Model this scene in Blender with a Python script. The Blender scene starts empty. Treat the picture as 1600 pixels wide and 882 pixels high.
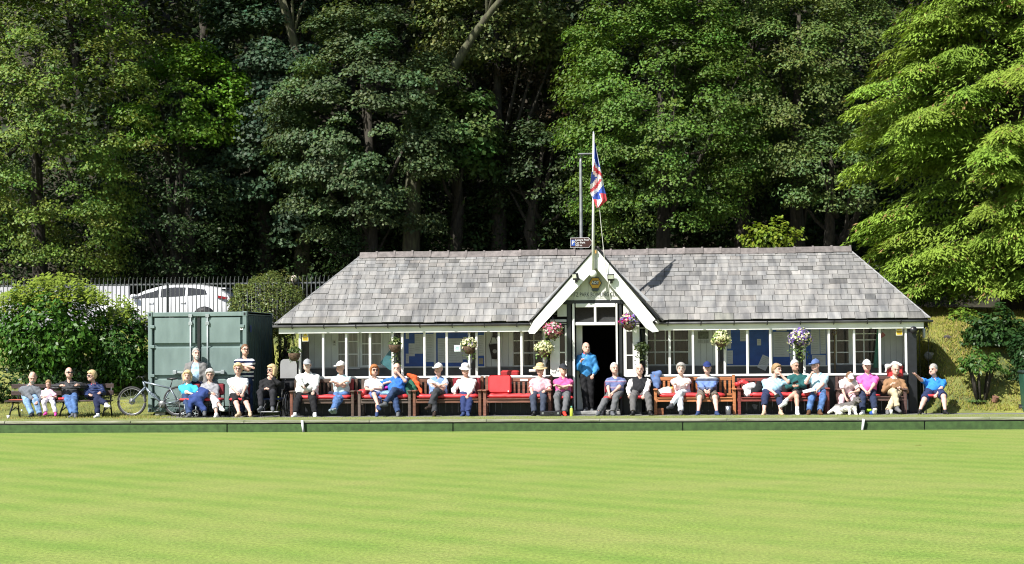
import bpy, math, random, time
import numpy as np
from mathutils import Vector, Matrix, Euler

T0 = time.time()
RND = random.Random(11)
NP = np.random.default_rng(5)
SC = bpy.context.scene
COL = SC.collection
rad = math.radians

# ------------------------------------------------------------------ camera
FPX, YAW, ROLL, HOR = 2852.0, rad(5.0), rad(0.45), 538.0
CAM = np.array([43.6 * math.tan(YAW), -43.6, 1.8])
PITCH = math.atan((HOR - 441.0) / FPX)
FWD = np.array([-math.sin(YAW) * math.cos(PITCH), math.cos(YAW) * math.cos(PITCH), math.sin(PITCH)])
_r = np.array([math.cos(YAW), math.sin(YAW), 0.0])
_u = np.cross(_r, FWD)
RGT = _r * math.cos(ROLL) - _u * math.sin(ROLL)
UPV = _u * math.cos(ROLL) + _r * math.sin(ROLL)
cd = bpy.data.cameras.new('camera')
cam = bpy.data.objects.new('camera', cd)
COL.objects.link(cam)
cd.sensor_width = 36.0
cd.lens = 36.0 * FPX / 1600.0
cd.clip_end = 500.0
cam.matrix_world = Matrix(((RGT[0], UPV[0], -FWD[0], CAM[0]), (RGT[1], UPV[1], -FWD[1], CAM[1]),
                           (RGT[2], UPV[2], -FWD[2], CAM[2]), (0, 0, 0, 1)))
SC.camera = cam

# ------------------------------------------------------------------ light
SUN_TO = Vector((-0.642, -0.731, 1.0)).normalized()
SUN_EL = math.asin(SUN_TO.z)
SUN_AZ = math.atan2(SUN_TO.x, SUN_TO.y)          # from +Y towards +X
w = bpy.data.worlds.new('World')
SC.world = w
w.use_nodes = True
nt = w.node_tree
nt.nodes.clear()
sky = nt.nodes.new('ShaderNodeTexSky')
sky.sky_type = 'NISHITA'
sky.sun_disc = False
sky.sun_elevation = SUN_EL
sky.sun_rotation = SUN_AZ
bg = nt.nodes.new('ShaderNodeBackground')
bg.inputs['Strength'].default_value = 0.07
wo = nt.nodes.new('ShaderNodeOutputWorld')
nt.links.new(sky.outputs[0], bg.inputs[0])
nt.links.new(bg.outputs[0], wo.inputs[0])
sl = bpy.data.lights.new('sun', 'SUN')
sl.energy = 5.0
sl.angle = rad(0.5)
sl.color = (1.0, 0.965, 0.90)
so = bpy.data.objects.new('sun', sl)
COL.objects.link(so)
so.location = (-20, -25, 40)
so.rotation_euler = (-SUN_TO).to_track_quat('-Z', 'Y').to_euler()
SC.view_settings.view_transform = 'Standard'
SC.view_settings.look = 'None'
SC.view_settings.exposure = 0.92
SC.view_settings.gamma = 1.0
SC.render.engine = 'CYCLES'
SC.cycles.max_bounces = 8
SC.cycles.transparent_max_bounces = 16
SC.cycles.use_adaptive_sampling = True
SC.cycles.adaptive_threshold = 0.012
SC.cycles.filter_width = 1.1
try:
    SC.cycles.use_denoising = True
except Exception:
    pass


# ------------------------------------------------------------------ helpers
def at(px, py, y):
    """world point on the plane Y=y seen at a photo pixel (used to read sizes off the photo)"""
    d = FWD + RGT * (px - 800) / FPX - UPV * (py - 441) / FPX
    t = (y - CAM[1]) / d[1]
    p = CAM + d * t
    return Vector(p)


def X(px, y, z=0.5):
    py = 600.0
    for _ in range(3):
        p = at(px, py, y)
        py += (p.z - z) * 61.0
    return at(px, py, y).x


def Zp(px, py, y):
    return at(px, py, y).z


def tag(o, label=None, cat=None, group=None, kind=None):
    if label: o['label'] = label
    if cat: o['category'] = cat
    if group: o['group'] = group
    if kind: o['kind'] = kind
    return o


def thing(name, loc, label, cat, group=None):
    o = bpy.data.objects.new(name, None)
    o.empty_display_size = 0.1
    COL.objects.link(o)
    o.location = loc
    return tag(o, label, cat, group)


def wloc(o):
    v = Vector((0, 0, 0))
    while o is not None:
        v += o.location
        o = o.parent
    return v


def link(name, me, parent=None, loc=None):
    o = bpy.data.objects.new(name, me)
    COL.objects.link(o)
    if parent: o.parent = parent
    if loc is not None: o.location = loc
    return o


def copy_tree(o, parent=None):
    c = o.copy()
    COL.objects.link(c)
    if parent: c.parent = parent
    for ch in list(o.children):
        copy_tree(ch, c)
    return c


def rotm(rx=0, ry=0, rz=0):
    return np.array(Euler((rx, ry, rz)).to_matrix())


class MB:
    def __init__(s):
        s.v = []; s.f = []; s.m = []; s.t = []; s.cur = 0; s.tint = None

    def add(s, vs, fs):
        n = len(s.v)
        s.v.extend([tuple(map(float, p)) for p in vs])
        for f in fs:
            s.f.append(tuple(i + n for i in f)); s.m.append(s.cur)
        if s.tint is not None:
            s.t.extend([s.tint] * len(vs))
        return s

    def box(s, c, d, R=None, taper=None):
        hx, hy, hz = d[0] / 2, d[1] / 2, d[2] / 2
        tp = taper or 1.0
        P = [(-hx, -hy, -hz), (hx, -hy, -hz), (hx, hy, -hz), (-hx, hy, -hz),
             (-hx * tp, -hy * tp, hz), (hx * tp, -hy * tp, hz), (hx * tp, hy * tp, hz), (-hx * tp, hy * tp, hz)]
        if R is not None: P = [tuple(R @ np.array(p)) for p in P]
        P = [(p[0] + c[0], p[1] + c[1], p[2] + c[2]) for p in P]
        return s.add(P, [(0, 3, 2, 1), (4, 5, 6, 7), (0, 1, 5, 4), (1, 2, 6, 5), (2, 3, 7, 6), (3, 0, 4, 7)])

    def box2(s, a, b):
        return s.box([(a[i] + b[i]) / 2 for i in range(3)], [abs(b[i] - a[i]) for i in range(3)])

    def bbox(s, a, b, r=0.012):
        """box with chamfered vertical and top edges"""
        x0, x1 = sorted((a[0], b[0])); y0, y1 = sorted((a[1], b[1])); z0, z1 = sorted((a[2], b[2]))
        r = min(r, (x1 - x0) / 2.2, (y1 - y0) / 2.2, (z1 - z0) / 2.2)
        def ring(q, z):
            return [(x0 + q + r, y0 + q, z), (x1 - q - r, y0 + q, z), (x1 - q, y0 + q + r, z), (x1 - q, y1 - q - r, z),
                    (x1 - q - r, y1 - q, z), (x0 + q + r, y1 - q, z), (x0 + q, y1 - q - r, z), (x0 + q, y0 + q + r, z)]
        P = ring(r * .0 + r, z0) + ring(0, z0 + r) + ring(0, z1 - r) + ring(r, z1)
        F = [tuple(reversed(range(8))), tuple(range(24, 32))]
        for k in range(3):
            for i in range(8):
                j = (i + 1) % 8
                F.append((k * 8 + i, k * 8 + j, k * 8 + 8 + j, k * 8 + 8 + i))
        return s.add(P, F)

    def tube(s, pts, rr, n=8, caps=True):
        pts = [np.array(p, float) for p in pts]
        if not isinstance(rr, (list, tuple)): rr = [rr] * len(pts)
        up = np.array([0.03, 0.05, 1.0])
        rings = []
        for i, p in enumerate(pts):
            d = pts[min(i + 1, len(pts) - 1)] - pts[max(i - 1, 0)]
            d = d / (np.linalg.norm(d) + 1e-9)
            a = np.cross(d, up)
            if np.linalg.norm(a) < .08: a = np.cross(d, np.array([1.0, 0.1, 0]))
            a /= np.linalg.norm(a); b = np.cross(d, a)
            rings.append([p + rr[i] * (math.cos(2 * math.pi * k / n) * a + math.sin(2 * math.pi * k / n) * b) for k in range(n)])
        P = [q for r in rings for q in r]
        F = []
        for i in range(len(pts) - 1):
            for k in range(n):
                k2 = (k + 1) % n
                F.append((i * n + k, i * n + k2, (i + 1) * n + k2, (i + 1) * n + k))
        if caps:
            F.append(tuple(reversed(range(n)))); F.append(tuple(range((len(pts) - 1) * n, len(pts) * n)))
        return s.add(P, F)

    def lathe(s, prof, c=(0, 0, 0), n=16, R=None):
        P = []
        for (r, z) in prof:
            for k in range(n):
                q = np.array([r * math.cos(2 * math.pi * k / n), r * math.sin(2 * math.pi * k / n), z])
                if R is not None: q = R @ q
                P.append((q[0] + c[0], q[1] + c[1], q[2] + c[2]))
        F = []
        for i in range(len(prof) - 1):
            for k in range(n):
                k2 = (k + 1) % n
                F.append((i * n + k, i * n + k2, (i + 1) * n + k2, (i + 1) * n + k))
        F.append(tuple(reversed(range(n)))); F.append(tuple(range((len(prof) - 1) * n, len(prof) * n)))
        return s.add(P, F)

    def ell(s, c, r, n=12, m=8, R=None):
        if not isinstance(r, (list, tuple)): r = (r, r, r)
        P = []
        for i in range(m + 1):
            th = math.pi * i / m
            for k in range(n):
                ph = 2 * math.pi * k / n
                q = np.array([r[0] * math.sin(th) * math.cos(ph), r[1] * math.sin(th) * math.sin(ph), r[2] * math.cos(th)])
                if R is not None: q = R @ q
                P.append((q[0] + c[0], q[1] + c[1], q[2] + c[2]))
        F = []
        for i in range(m):
            for k in range(n):
                k2 = (k + 1) % n
                F.append((i * n + k, (i + 1) * n + k, (i + 1) * n + k2, i * n + k2))
        return s.add(P, F)

    def prism(s, poly, y0, y1):
        """polygon in XZ extruded along Y"""
        n = len(poly)
        P = [(p[0], y0, p[1]) for p in poly] + [(p[0], y1, p[1]) for p in poly]
        F = [tuple(range(n)), tuple(reversed(range(n, 2 * n)))]
        for i in range(n):
            j = (i + 1) % n
            F.append((j, i, n + i, n + j))
        return s.add(P, F)

    def prismx(s, poly, x0, x1):
        """polygon in YZ extruded along X"""
        n = len(poly)
        P = [(x0, p[0], p[1]) for p in poly] + [(x1, p[0], p[1]) for p in poly]
        F = [tuple(reversed(range(n))), tuple(range(n, 2 * n))]
        for i in range(n):
            j = (i + 1) % n
            F.append((i, j, n + j, n + i))
        return s.add(P, F)

    def quad(s, a, b, c, d):
        return s.add([a, b, c, d], [(0, 1, 2, 3)])

    def mesh(s, name, mats, off=Vector((0, 0, 0)), smooth=False):
        me = bpy.data.meshes.new(name)
        V = [(p[0] - off[0], p[1] - off[1], p[2] - off[2]) for p in s.v]
        me.from_pydata(V, [], s.f)
        for m in (mats if isinstance(mats, (list, tuple)) else [mats]): me.materials.append(m)
        if any(s.m): me.polygons.foreach_set('material_index', s.m)
        if smooth: me.polygons.foreach_set('use_smooth', [True] * len(s.f))
        if s.t:
            a = me.color_attributes.new('tint', 'FLOAT_COLOR', 'POINT')
            a.data.foreach_set('color', np.array([(t[0], t[1], t[2], 1) for t in s.t], dtype=np.float32).ravel())
        me.update()
        return me

    def build(s, name, mats, parent=None, smooth=False, local=False):
        """world coordinates unless local"""
        off = Vector((0, 0, 0)) if (local or parent is None) else wloc(parent)
        return link(name, s.mesh(name, mats, off, smooth), parent)

    def solo(s, name, mats, base, label, cat, group=None, kind=None, smooth=False):
        """a thing of one mesh: verts in world coordinates, origin at base"""
        b = Vector(base)
        o = link(name, s.mesh(name, mats, b, smooth), None, b)
        return tag(o, label, cat, group, kind)


# ------------------------------------------------------------------ materials
MATS = {}


def nn(nt, typ, **kw):
    n = nt.nodes.new(typ)
    for k, v in kw.items(): setattr(n, k, v)
    return n


def M(name, rgb, rough=.6, var=.12, scale=6.0, bump=0.0, bscale=40.0, metal=0.0, spec=.5, rgb2=None, tint=False, coat=0.0,
      stretch=None, island=0.0):
    if name in MATS: return MATS[name]
    m = bpy.data.materials.new(name)
    m.use_nodes = True
    nt = m.node_tree
    b = nt.nodes['Principled BSDF']
    b.inputs['Roughness'].default_value = rough
    b.inputs['Metallic'].default_value = metal
    b.inputs['Specular IOR Level'].default_value = spec
    if coat: b.inputs['Coat Weight'].default_value = coat
    tc = nn(nt, 'ShaderNodeTexCoord')
    src = tc.outputs['Object']
    if stretch:
        mp = nn(nt, 'ShaderNodeMapping')
        mp.inputs['Scale'].default_value = stretch
        nt.links.new(src, mp.inputs[0]); src = mp.outputs[0]
    ns = nn(nt, 'ShaderNodeTexNoise')
    ns.inputs['Scale'].default_value = scale
    ns.inputs['Detail'].default_value = 5
    nt.links.new(src, ns.inputs['Vector'])
    mx = nn(nt, 'ShaderNodeMix', data_type='RGBA')
    c2 = rgb2 or tuple(max(0, c * (1 - var * 1.6)) for c in rgb)
    c1 = rgb if rgb2 else tuple(min(1, c * (1 + var * .6)) for c in rgb)
    mx.inputs[6].default_value = (*c2, 1); mx.inputs[7].default_value = (*c1, 1)
    rp = nn(nt, 'ShaderNodeValToRGB')
    rp.color_ramp.elements[0].position = .35; rp.color_ramp.elements[1].position = .65
    nt.links.new(ns.outputs['Fac'], rp.inputs[0])
    nt.links.new(rp.outputs['Color'], mx.inputs[0])
    out = mx.outputs[2]
    if tint:
        at_ = nn(nt, 'ShaderNodeAttribute', attribute_name='tint')
        mm = nn(nt, 'ShaderNodeMix', data_type='RGBA', blend_type='MULTIPLY')
        mm.inputs[0].default_value = 1
        nt.links.new(out, mm.inputs[6]); nt.links.new(at_.outputs['Color'], mm.inputs[7])
        out = mm.outputs[2]
    if island:
        ge = nn(nt, 'ShaderNodeObjectInfo')
        mr = nn(nt, 'ShaderNodeMapRange')
        mr.inputs[3].default_value = 1 - island; mr.inputs[4].default_value = 1 + island
        nt.links.new(ge.outputs['Random'], mr.inputs[0])
        mm = nn(nt, 'ShaderNodeVectorMath', operation='SCALE')
        nt.links.new(out, mm.inputs[0]); nt.links.new(mr.outputs[0], mm.inputs['Scale'])
        out = mm.outputs[0]
    nt.links.new(out, b.inputs['Base Color'])
    if bump:
        n2 = nn(nt, 'ShaderNodeTexNoise')
        n2.inputs['Scale'].default_value = bscale; n2.inputs['Detail'].default_value = 4
        nt.links.new(src, n2.inputs['Vector'])
        bp = nn(nt, 'ShaderNodeBump')
        bp.inputs['Strength'].default_value = bump; bp.inputs['Distance'].default_value = .02
        nt.links.new(n2.outputs['Fac'], bp.inputs['Height'])
        nt.links.new(bp.outputs[0], b.inputs['Normal'])
    MATS[name] = m
    return m


def leaf_mat(name, rgb, trans=.35, rough=.5, spec=.3):
    if name in MATS: return MATS[name]
    m = bpy.data.materials.new(name)
    m.use_nodes = True
    nt = m.node_tree
    b = nt.nodes['Principled BSDF']
    b.inputs['Roughness'].default_value = rough
    b.inputs['Specular IOR Level'].default_value = spec
    a = nn(nt, 'ShaderNodeAttribute', attribute_name='tint')
    mm = nn(nt, 'ShaderNodeMix', data_type='RGBA', blend_type='MULTIPLY')
    mm.inputs[0].default_value = 1
    mm.inputs[6].default_value = (*rgb, 1)
    nt.links.new(a.outputs['Color'], mm.inputs[7])
    nt.links.new(mm.outputs[2], b.inputs['Base Color'])
    tr = nn(nt, 'ShaderNodeBsdfTranslucent')
    tm = nn(nt, 'ShaderNodeMix', data_type='RGBA', blend_type='MULTIPLY')
    tm.inputs[0].default_value = 1
    tm.inputs[7].default_value = (1.15, 1.1, .45, 1)
    nt.links.new(mm.outputs[2], tm.inputs[6]); nt.links.new(tm.outputs[2], tr.inputs[0])
    ms = nn(nt, 'ShaderNodeMixShader')
    ms.inputs[0].default_value = trans
    nt.links.new(b.outputs[0], ms.inputs[1]); nt.links.new(tr.outputs[0], ms.inputs[2])
    nt.links.new(ms.outputs[0], nt.nodes['Material Output'].inputs[0])
    MATS[name] = m
    return m


def stripes(name, bands, rough=.85, freq=None, z0=0.0, z1=1.0, axis=2):
    """cloth with horizontal bands: bands = [(pos, rgb)...] over local z0..z1, or repeating freq times per metre"""
    m = bpy.data.materials.new(name)
    m.use_nodes = True
    nt = m.node_tree
    b = nt.nodes['Principled BSDF']
    b.inputs['Roughness'].default_value = rough
    b.inputs['Specular IOR Level'].default_value = .2
    tc = nn(nt, 'ShaderNodeTexCoord')
    sp = nn(nt, 'ShaderNodeSeparateXYZ')
    nt.links.new(tc.outputs['Object'], sp.inputs[0])
    if freq:
        mu = nn(nt, 'ShaderNodeMath', operation='MULTIPLY'); mu.inputs[1].default_value = freq
        fr = nn(nt, 'ShaderNodeMath', operation='FRACT')
        nt.links.new(sp.outputs[axis], mu.inputs[0]); nt.links.new(mu.outputs[0], fr.inputs[0])
        fac = fr.outputs[0]
    else:
        mr = nn(nt, 'ShaderNodeMapRange')
        mr.inputs[1].default_value = z0; mr.inputs[2].default_value = z1
        nt.links.new(sp.outputs[axis], mr.inputs[0]); fac = mr.outputs[0]
    rp = nn(nt, 'ShaderNodeValToRGB')
    rp.color_ramp.interpolation = 'CONSTANT'
    e = rp.color_ramp.elements
    while len(e) < len(bands): e.new(.5)
    for i, (p, c) in enumerate(bands):
        e[i].position = p; e[i].color = (*c, 1)
    nt.links.new(fac, rp.inputs[0])
    nt.links.new(rp.outputs[0], b.inputs['Base Color'])
    n2 = nn(nt, 'ShaderNodeTexNoise'); n2.inputs['Scale'].default_value = 14
    nt.links.new(tc.outputs['Object'], n2.inputs['Vector'])
    bp = nn(nt, 'ShaderNodeBump'); bp.inputs['Strength'].default_value = .5; bp.inputs['Distance'].default_value = .03
    nt.links.new(n2.outputs['Fac'], bp.inputs['Height']); nt.links.new(bp.outputs[0], b.inputs['Normal'])
    MATS[name] = m
    return m


def cloth(name, rgb, rough=.85, wr=.6, puff=False, var=.08):
    if name in MATS: return MATS[name]
    m = M(name, rgb, rough, var, 9, bump=wr, bscale=11, spec=.25)
    if puff:
        nt = m.node_tree
        tc = [n for n in nt.nodes if n.type == 'TEX_COORD'][0]
        wv = nn(nt, 'ShaderNodeTexWave', bands_direction='Z')
        wv.inputs['Scale'].default_value = 5.2; wv.inputs['Distortion'].default_value = 1.0
        nt.links.new(tc.outputs['Object'], wv.inputs['Vector'])
        bp = nn(nt, 'ShaderNodeBump'); bp.inputs['Strength'].default_value = .8; bp.inputs['Distance'].default_value = .03
        nt.links.new(wv.outputs['Fac'], bp.inputs['Height'])
        nt.links.new(bp.outputs[0], nt.nodes['Principled BSDF'].inputs['Normal'])
    return m


def glass_mat(name, tint=(1, 1, 1), refl=.5):
    m = bpy.data.materials.new(name)
    m.use_nodes = True
    nt = m.node_tree
    nt.nodes.remove(nt.nodes['Principled BSDF'])
    tr = nn(nt, 'ShaderNodeBsdfTransparent'); tr.inputs[0].default_value = (*tint, 1)
    gl = nn(nt, 'ShaderNodeBsdfGlossy'); gl.inputs['Roughness'].default_value = .02
    fr = nn(nt, 'ShaderNodeFresnel'); fr.inputs['IOR'].default_value = 1.45
    mu = nn(nt, 'ShaderNodeMath', operation='MULTIPLY'); mu.inputs[1].default_value = refl * 2
    ms = nn(nt, 'ShaderNodeMixShader')
    nt.links.new(fr.outputs[0], mu.inputs[0]); nt.links.new(mu.outputs[0], ms.inputs[0])
    nt.links.new(tr.outputs[0], ms.inputs[1]); nt.links.new(gl.outputs[0], ms.inputs[2])
    nt.links.new(ms.outputs[0], nt.nodes['Material Output'].inputs[0])
    MATS[name] = m
    return m


WHITE = M('white_paint', (.72, .72, .70), .45, .06, 3, bump=.08)
BLACKT = M('black_timber', (.012, .013, .016), .45, .2, 8, bump=.1)
GREYP = M('grey_paint', (.36, .37, .39), .6, .06, 3)
DGREY = M('dark_grey_paint', (.085, .095, .105), .6, .15, 4, bump=.1)
BLACKM = M('black_metal', (.015, .015, .017), .4, .2, 10)
STEEL = M('steel', (.45, .46, .48), .35, .1, 10, metal=.9)
GLASS = glass_mat('clear_glass', (.97, .98, .98), .12)
DARKGLASS = M('dark_window_glass', (.012, .014, .016), .06, .1, 5, spec=.6)
RED = M('red_vinyl', (.52, .035, .040), .5, .12, 5, bump=.15, bscale=9)
PAPER = M('paper', (.62, .62, .60), .7, .05, 9)
PRINT = M('print_grey', (.18, .18, .18), .8, .1, 9)
NOTICE = M('notice_blue', (.018, .10, .44), .75, .12, 5)
LEAFS = {}


def text_mesh(txt, size, mat, name, parent, loc, depth=.004, rot=(math.pi / 2, 0, 0), align='CENTER', bold=0.0):
    cu = bpy.data.curves.new('t', 'FONT')
    cu.body = txt; cu.size = size; cu.align_x = align; cu.align_y = 'CENTER'
    cu.extrude = depth / 2; cu.offset = bold; cu.resolution_u = 2
    ob = bpy.data.objects.new('t', cu)
    COL.objects.link(ob)
    dg = bpy.context.evaluated_depsgraph_get()
    me = bpy.data.meshes.new_from_object(ob.evaluated_get(dg))
    bpy.data.objects.remove(ob)
    me.materials.clear(); me.materials.append(mat)
    o = link(name, me, parent)
    o.rotation_euler = rot
    o.location = Vector(loc) - (wloc(parent) if parent else Vector((0, 0, 0)))
    return o


# ------------------------------------------------------------------ foliage
def unit(v):
    return v / (np.linalg.norm(v, axis=-1, keepdims=True) + 1e-9)


def leaf_mesh(name, C, N, L, ratio, tint, mat, dirs=None, fold=.0):
    """rhombic leaves at C (n,3) with normals N, length L (n), colour tint (n,3)"""
    n = len(C)
    N = unit(N)
    D = dirs if dirs is not None else NP.normal(size=(n, 3))
    D = unit(D - N * np.sum(D * N, 1, keepdims=True))
    W = np.cross(N, D)
    L = np.asarray(L).reshape(-1, 1) * np.ones((n, 1))
    h = L * .5
    wd = L * ratio * .5
    V = np.stack([C - D * h, C + W * wd - D * h * .12 + N * wd * fold, C + D * h, C - W * wd - D * h * .12 + N * wd * fold], 1).reshape(-1, 3).astype(np.float32)
    me = bpy.data.meshes.new(name)
    me.vertices.add(4 * n); me.loops.add(4 * n); me.polygons.add(n)
    me.vertices.foreach_set('co', V.ravel())
    me.loops.foreach_set('vertex_index', np.arange(4 * n, dtype=np.int32))
    me.polygons.foreach_set('loop_start', np.arange(0, 4 * n, 4, dtype=np.int32))
    me.polygons.foreach_set('loop_total', np.full(n, 4, dtype=np.int32))
    a = me.color_attributes.new('tint', 'FLOAT_COLOR', 'POINT')
    t = np.ones((n, 4), np.float32); t[:, :3] = tint
    a.data.foreach_set('color', np.repeat(t, 4, axis=0).ravel())
    me.materials.append(mat)
    me.update()
    return me


def tints(n, var=.25, hue=.12, base=None):
    b = 1 + NP.uniform(-var, var, (n, 1))
    h = NP.normal(0, hue, (n, 1))
    t = np.concatenate([b * (1 + h), b, b * (1 - h * .5)], 1)
    return np.clip(t, .2, 2.2) if base is None else np.clip(t * base, .1, 2.5)


def pads(centres, rads, per, flat=.4, up=.9, out=None, jitter=.6, droop=.3):
    """leaves gathered in flattened pads; returns centres, normals, clump index"""
    Cs, Ns, Ix = [], [], []
    for i, (c, r) in enumerate(zip(centres, rads)):
        k = max(4, int(per * (r / .8) ** 2))
        q = NP.normal(size=(k, 3)); q = unit(q) * (NP.uniform(0, 1, (k, 1)) ** .42)
        q[:, 2] *= flat
        rr = np.hypot(q[:, 0], q[:, 1])
        q[:, 2] -= droop * rr ** 2
        p = c + q * r
        nrm = np.stack([q[:, 0] * .9, q[:, 1] * .9, np.full(k, up)], 1) + NP.normal(0, jitter, (k, 3))
        if out is not None: nrm = nrm + out[i] * .6
        Cs.append(p); Ns.append(nrm); Ix.append(np.full(k, i))
    return np.concatenate(Cs), np.concatenate(Ns), np.concatenate(Ix)


# ------------------------------------------------------------------ implicit surfaces for bodies, clothes and soft things
def V3(*a):
    return np.array(a, float)


class Field:
    def __init__(s, lo, hi, h, zfine=None, hf=.0095):
        s.xs = np.arange(lo[0], hi[0] + h, h); s.ys = np.arange(lo[1], hi[1] + h, h)
        if zfine is None:
            s.zs = np.arange(lo[2], hi[2] + h, h)
        else:
            s.zs = np.concatenate([np.arange(lo[2], zfine, h * 1.2), np.arange(zfine, hi[2] + hf, hf)])
        s.f = np.full((len(s.xs), len(s.ys), len(s.zs)), 9.0, np.float32)

    def sub(s, lo, hi):
        i = [np.searchsorted(a, lo[k]) for k, a in enumerate((s.xs, s.ys, s.zs))]
        j = [np.searchsorted(a, hi[k]) for k, a in enumerate((s.xs, s.ys, s.zs))]
        sl = tuple(slice(max(0, a - 1), b + 1) for a, b in zip(i, j))
        P = (s.xs[sl[0]][:, None, None], s.ys[sl[1]][None, :, None], s.zs[sl[2]][None, None, :])
        return sl, P

    def mix(s, sl, d, k, op):
        a = s.f[sl]
        if op == 'sub':
            s.f[sl] = np.maximum(a, -d); return
        if k > 0:
            h = np.clip(.5 + .5 * (a - d) / k, 0, 1)
            s.f[sl] = a + (d - a) * h - k * h * (1 - h)
        else:
            s.f[sl] = np.minimum(a, d)

    def cone(s, a, b, ra, rb, k=.03, cuts=(), op='add'):
        m = max(ra, rb) + k + .05
        sl, P = s.sub(np.minimum(a, b) - m, np.maximum(a, b) + m)
        ba = b - a; L = float(ba @ ba) + 1e-9
        px = [P[i] - a[i] for i in range(3)]
        h = np.clip((px[0] * ba[0] + px[1] * ba[1] + px[2] * ba[2]) / L, 0, 1)
        d = np.sqrt((px[0] - ba[0] * h) ** 2 + (px[1] - ba[1] * h) ** 2 + (px[2] - ba[2] * h) ** 2) - (ra + (rb - ra) * h)
        for (c, n) in cuts:
            d = np.maximum(d, (P[0] - c[0]) * n[0] + (P[1] - c[1]) * n[1] + (P[2] - c[2]) * n[2])
        s.mix(sl, d, k, op)

    def ell(s, c, r, R=None, k=.03, cuts=(), op='add'):
        r = V3(*r) if isinstance(r, (tuple, list)) else V3(r, r, r)
        m = max(r) + k + .05
        sl, P = s.sub(c - m, c + m)
        q = [P[i] - c[i] for i in range(3)]
        if R is not None:
            q = [R[0][i] * q[0] + R[1][i] * q[1] + R[2][i] * q[2] for i in range(3)]
        k0 = np.sqrt((q[0] / r[0]) ** 2 + (q[1] / r[1]) ** 2 + (q[2] / r[2]) ** 2)
        d = (k0 - 1) * min(r) * 1.15
        for (cc, n) in cuts:
            d = np.maximum(d, (P[0] - cc[0]) * n[0] + (P[1] - cc[1]) * n[1] + (P[2] - cc[2]) * n[2])
        s.mix(sl, d, k, op)

    def plane(s, c, n):
        s.f = np.maximum(s.f, ((s.xs[:, None, None] - c[0]) * n[0] + (s.ys[None, :, None] - c[1]) * n[1] + (s.zs[None, None, :] - c[2]) * n[2]).astype(np.float32))

    def surf(s):
        f = s.f; ins = f < 0
        nx, ny, nz = f.shape
        cnt = np.zeros((nx - 1, ny - 1, nz - 1), np.int8)
        for dx in (0, 1):
            for dy in (0, 1):
                for dz in (0, 1):
                    cnt += ins[dx:nx - 1 + dx, dy:ny - 1 + dy, dz:nz - 1 + dz]
        act = (cnt > 0) & (cnt < 8)
        idx = np.argwhere(act)
        if len(idx) == 0: return np.zeros((0, 3)), np.zeros((0, 4), int)
        ids = np.full(act.shape, -1, np.int64)
        ids[act] = np.arange(len(idx))
        acc = np.zeros((len(idx), 3)); n = np.zeros((len(idx), 1))
        cor = [(a, b, c) for a in (0, 1) for b in (0, 1) for c in (0, 1)]
        vals = {c: f[idx[:, 0] + c[0], idx[:, 1] + c[1], idx[:, 2] + c[2]] for c in cor}
        for c in cor:
            for ax in range(3):
                if c[ax] == 0:
                    e = list(c); e[ax] = 1; e = tuple(e)
                    a, b = vals[c], vals[e]
                    m = (a < 0) != (b < 0)
                    t = np.where(m, a / np.where(m, a - b, 1), 0)
                    p = np.tile(np.array(c, float), (len(idx), 1)); p[:, ax] = t
                    acc += p * m[:, None]; n += m[:, None]
        g = idx + acc / n
        V = np.stack([np.interp(g[:, 0], np.arange(nx), s.xs), np.interp(g[:, 1], np.arange(ny), s.ys), np.interp(g[:, 2], np.arange(nz), s.zs)], 1)
        Q = []
        for ax in range(3):
            o1, o2 = [(1, 2), (2, 0), (0, 1)][ax]
            a = [slice(None)] * 3; b = [slice(None)] * 3
            a[ax] = slice(0, -1); b[ax] = slice(1, None)
            for o in (o1, o2):
                a[o] = slice(1, -1); b[o] = slice(1, -1)
            A, B = ins[tuple(a)], ins[tuple(b)]
            e = np.argwhere(A != B)
            if len(e) == 0: continue
            flip = A[A != B]
            e = e.copy(); e[:, o1] += 1; e[:, o2] += 1
            def cell(d1, d2):
                c = e.copy(); c[:, o1] -= d1; c[:, o2] -= d2
                return ids[c[:, 0], c[:, 1], c[:, 2]]
            q = np.stack([cell(1, 1), cell(0, 1), cell(0, 0), cell(1, 0)], 1)
            q[~flip] = q[~flip][:, ::-1]
            Q.append(q)
        return V, np.concatenate(Q)

    def mesh(s, name, mat, extra=None, mats=None):
        V, Q = s.surf()
        vs = [tuple(p) for p in V]; fs = [tuple(q) for q in Q]; mi = [0] * len(fs)
        if extra is not None:
            n = len(vs)
            vs += extra.v; fs += [tuple(i + n for i in f) for f in extra.f]; mi += extra.m
        me = bpy.data.meshes.new(name)
        me.from_pydata(vs, [], fs)
        for m in (mats or [mat]): me.materials.append(m)
        me.polygons.foreach_set('use_smooth', [True] * len(fs))
        me.polygons.foreach_set('material_index', mi)
        me.update()
        return me


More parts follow.
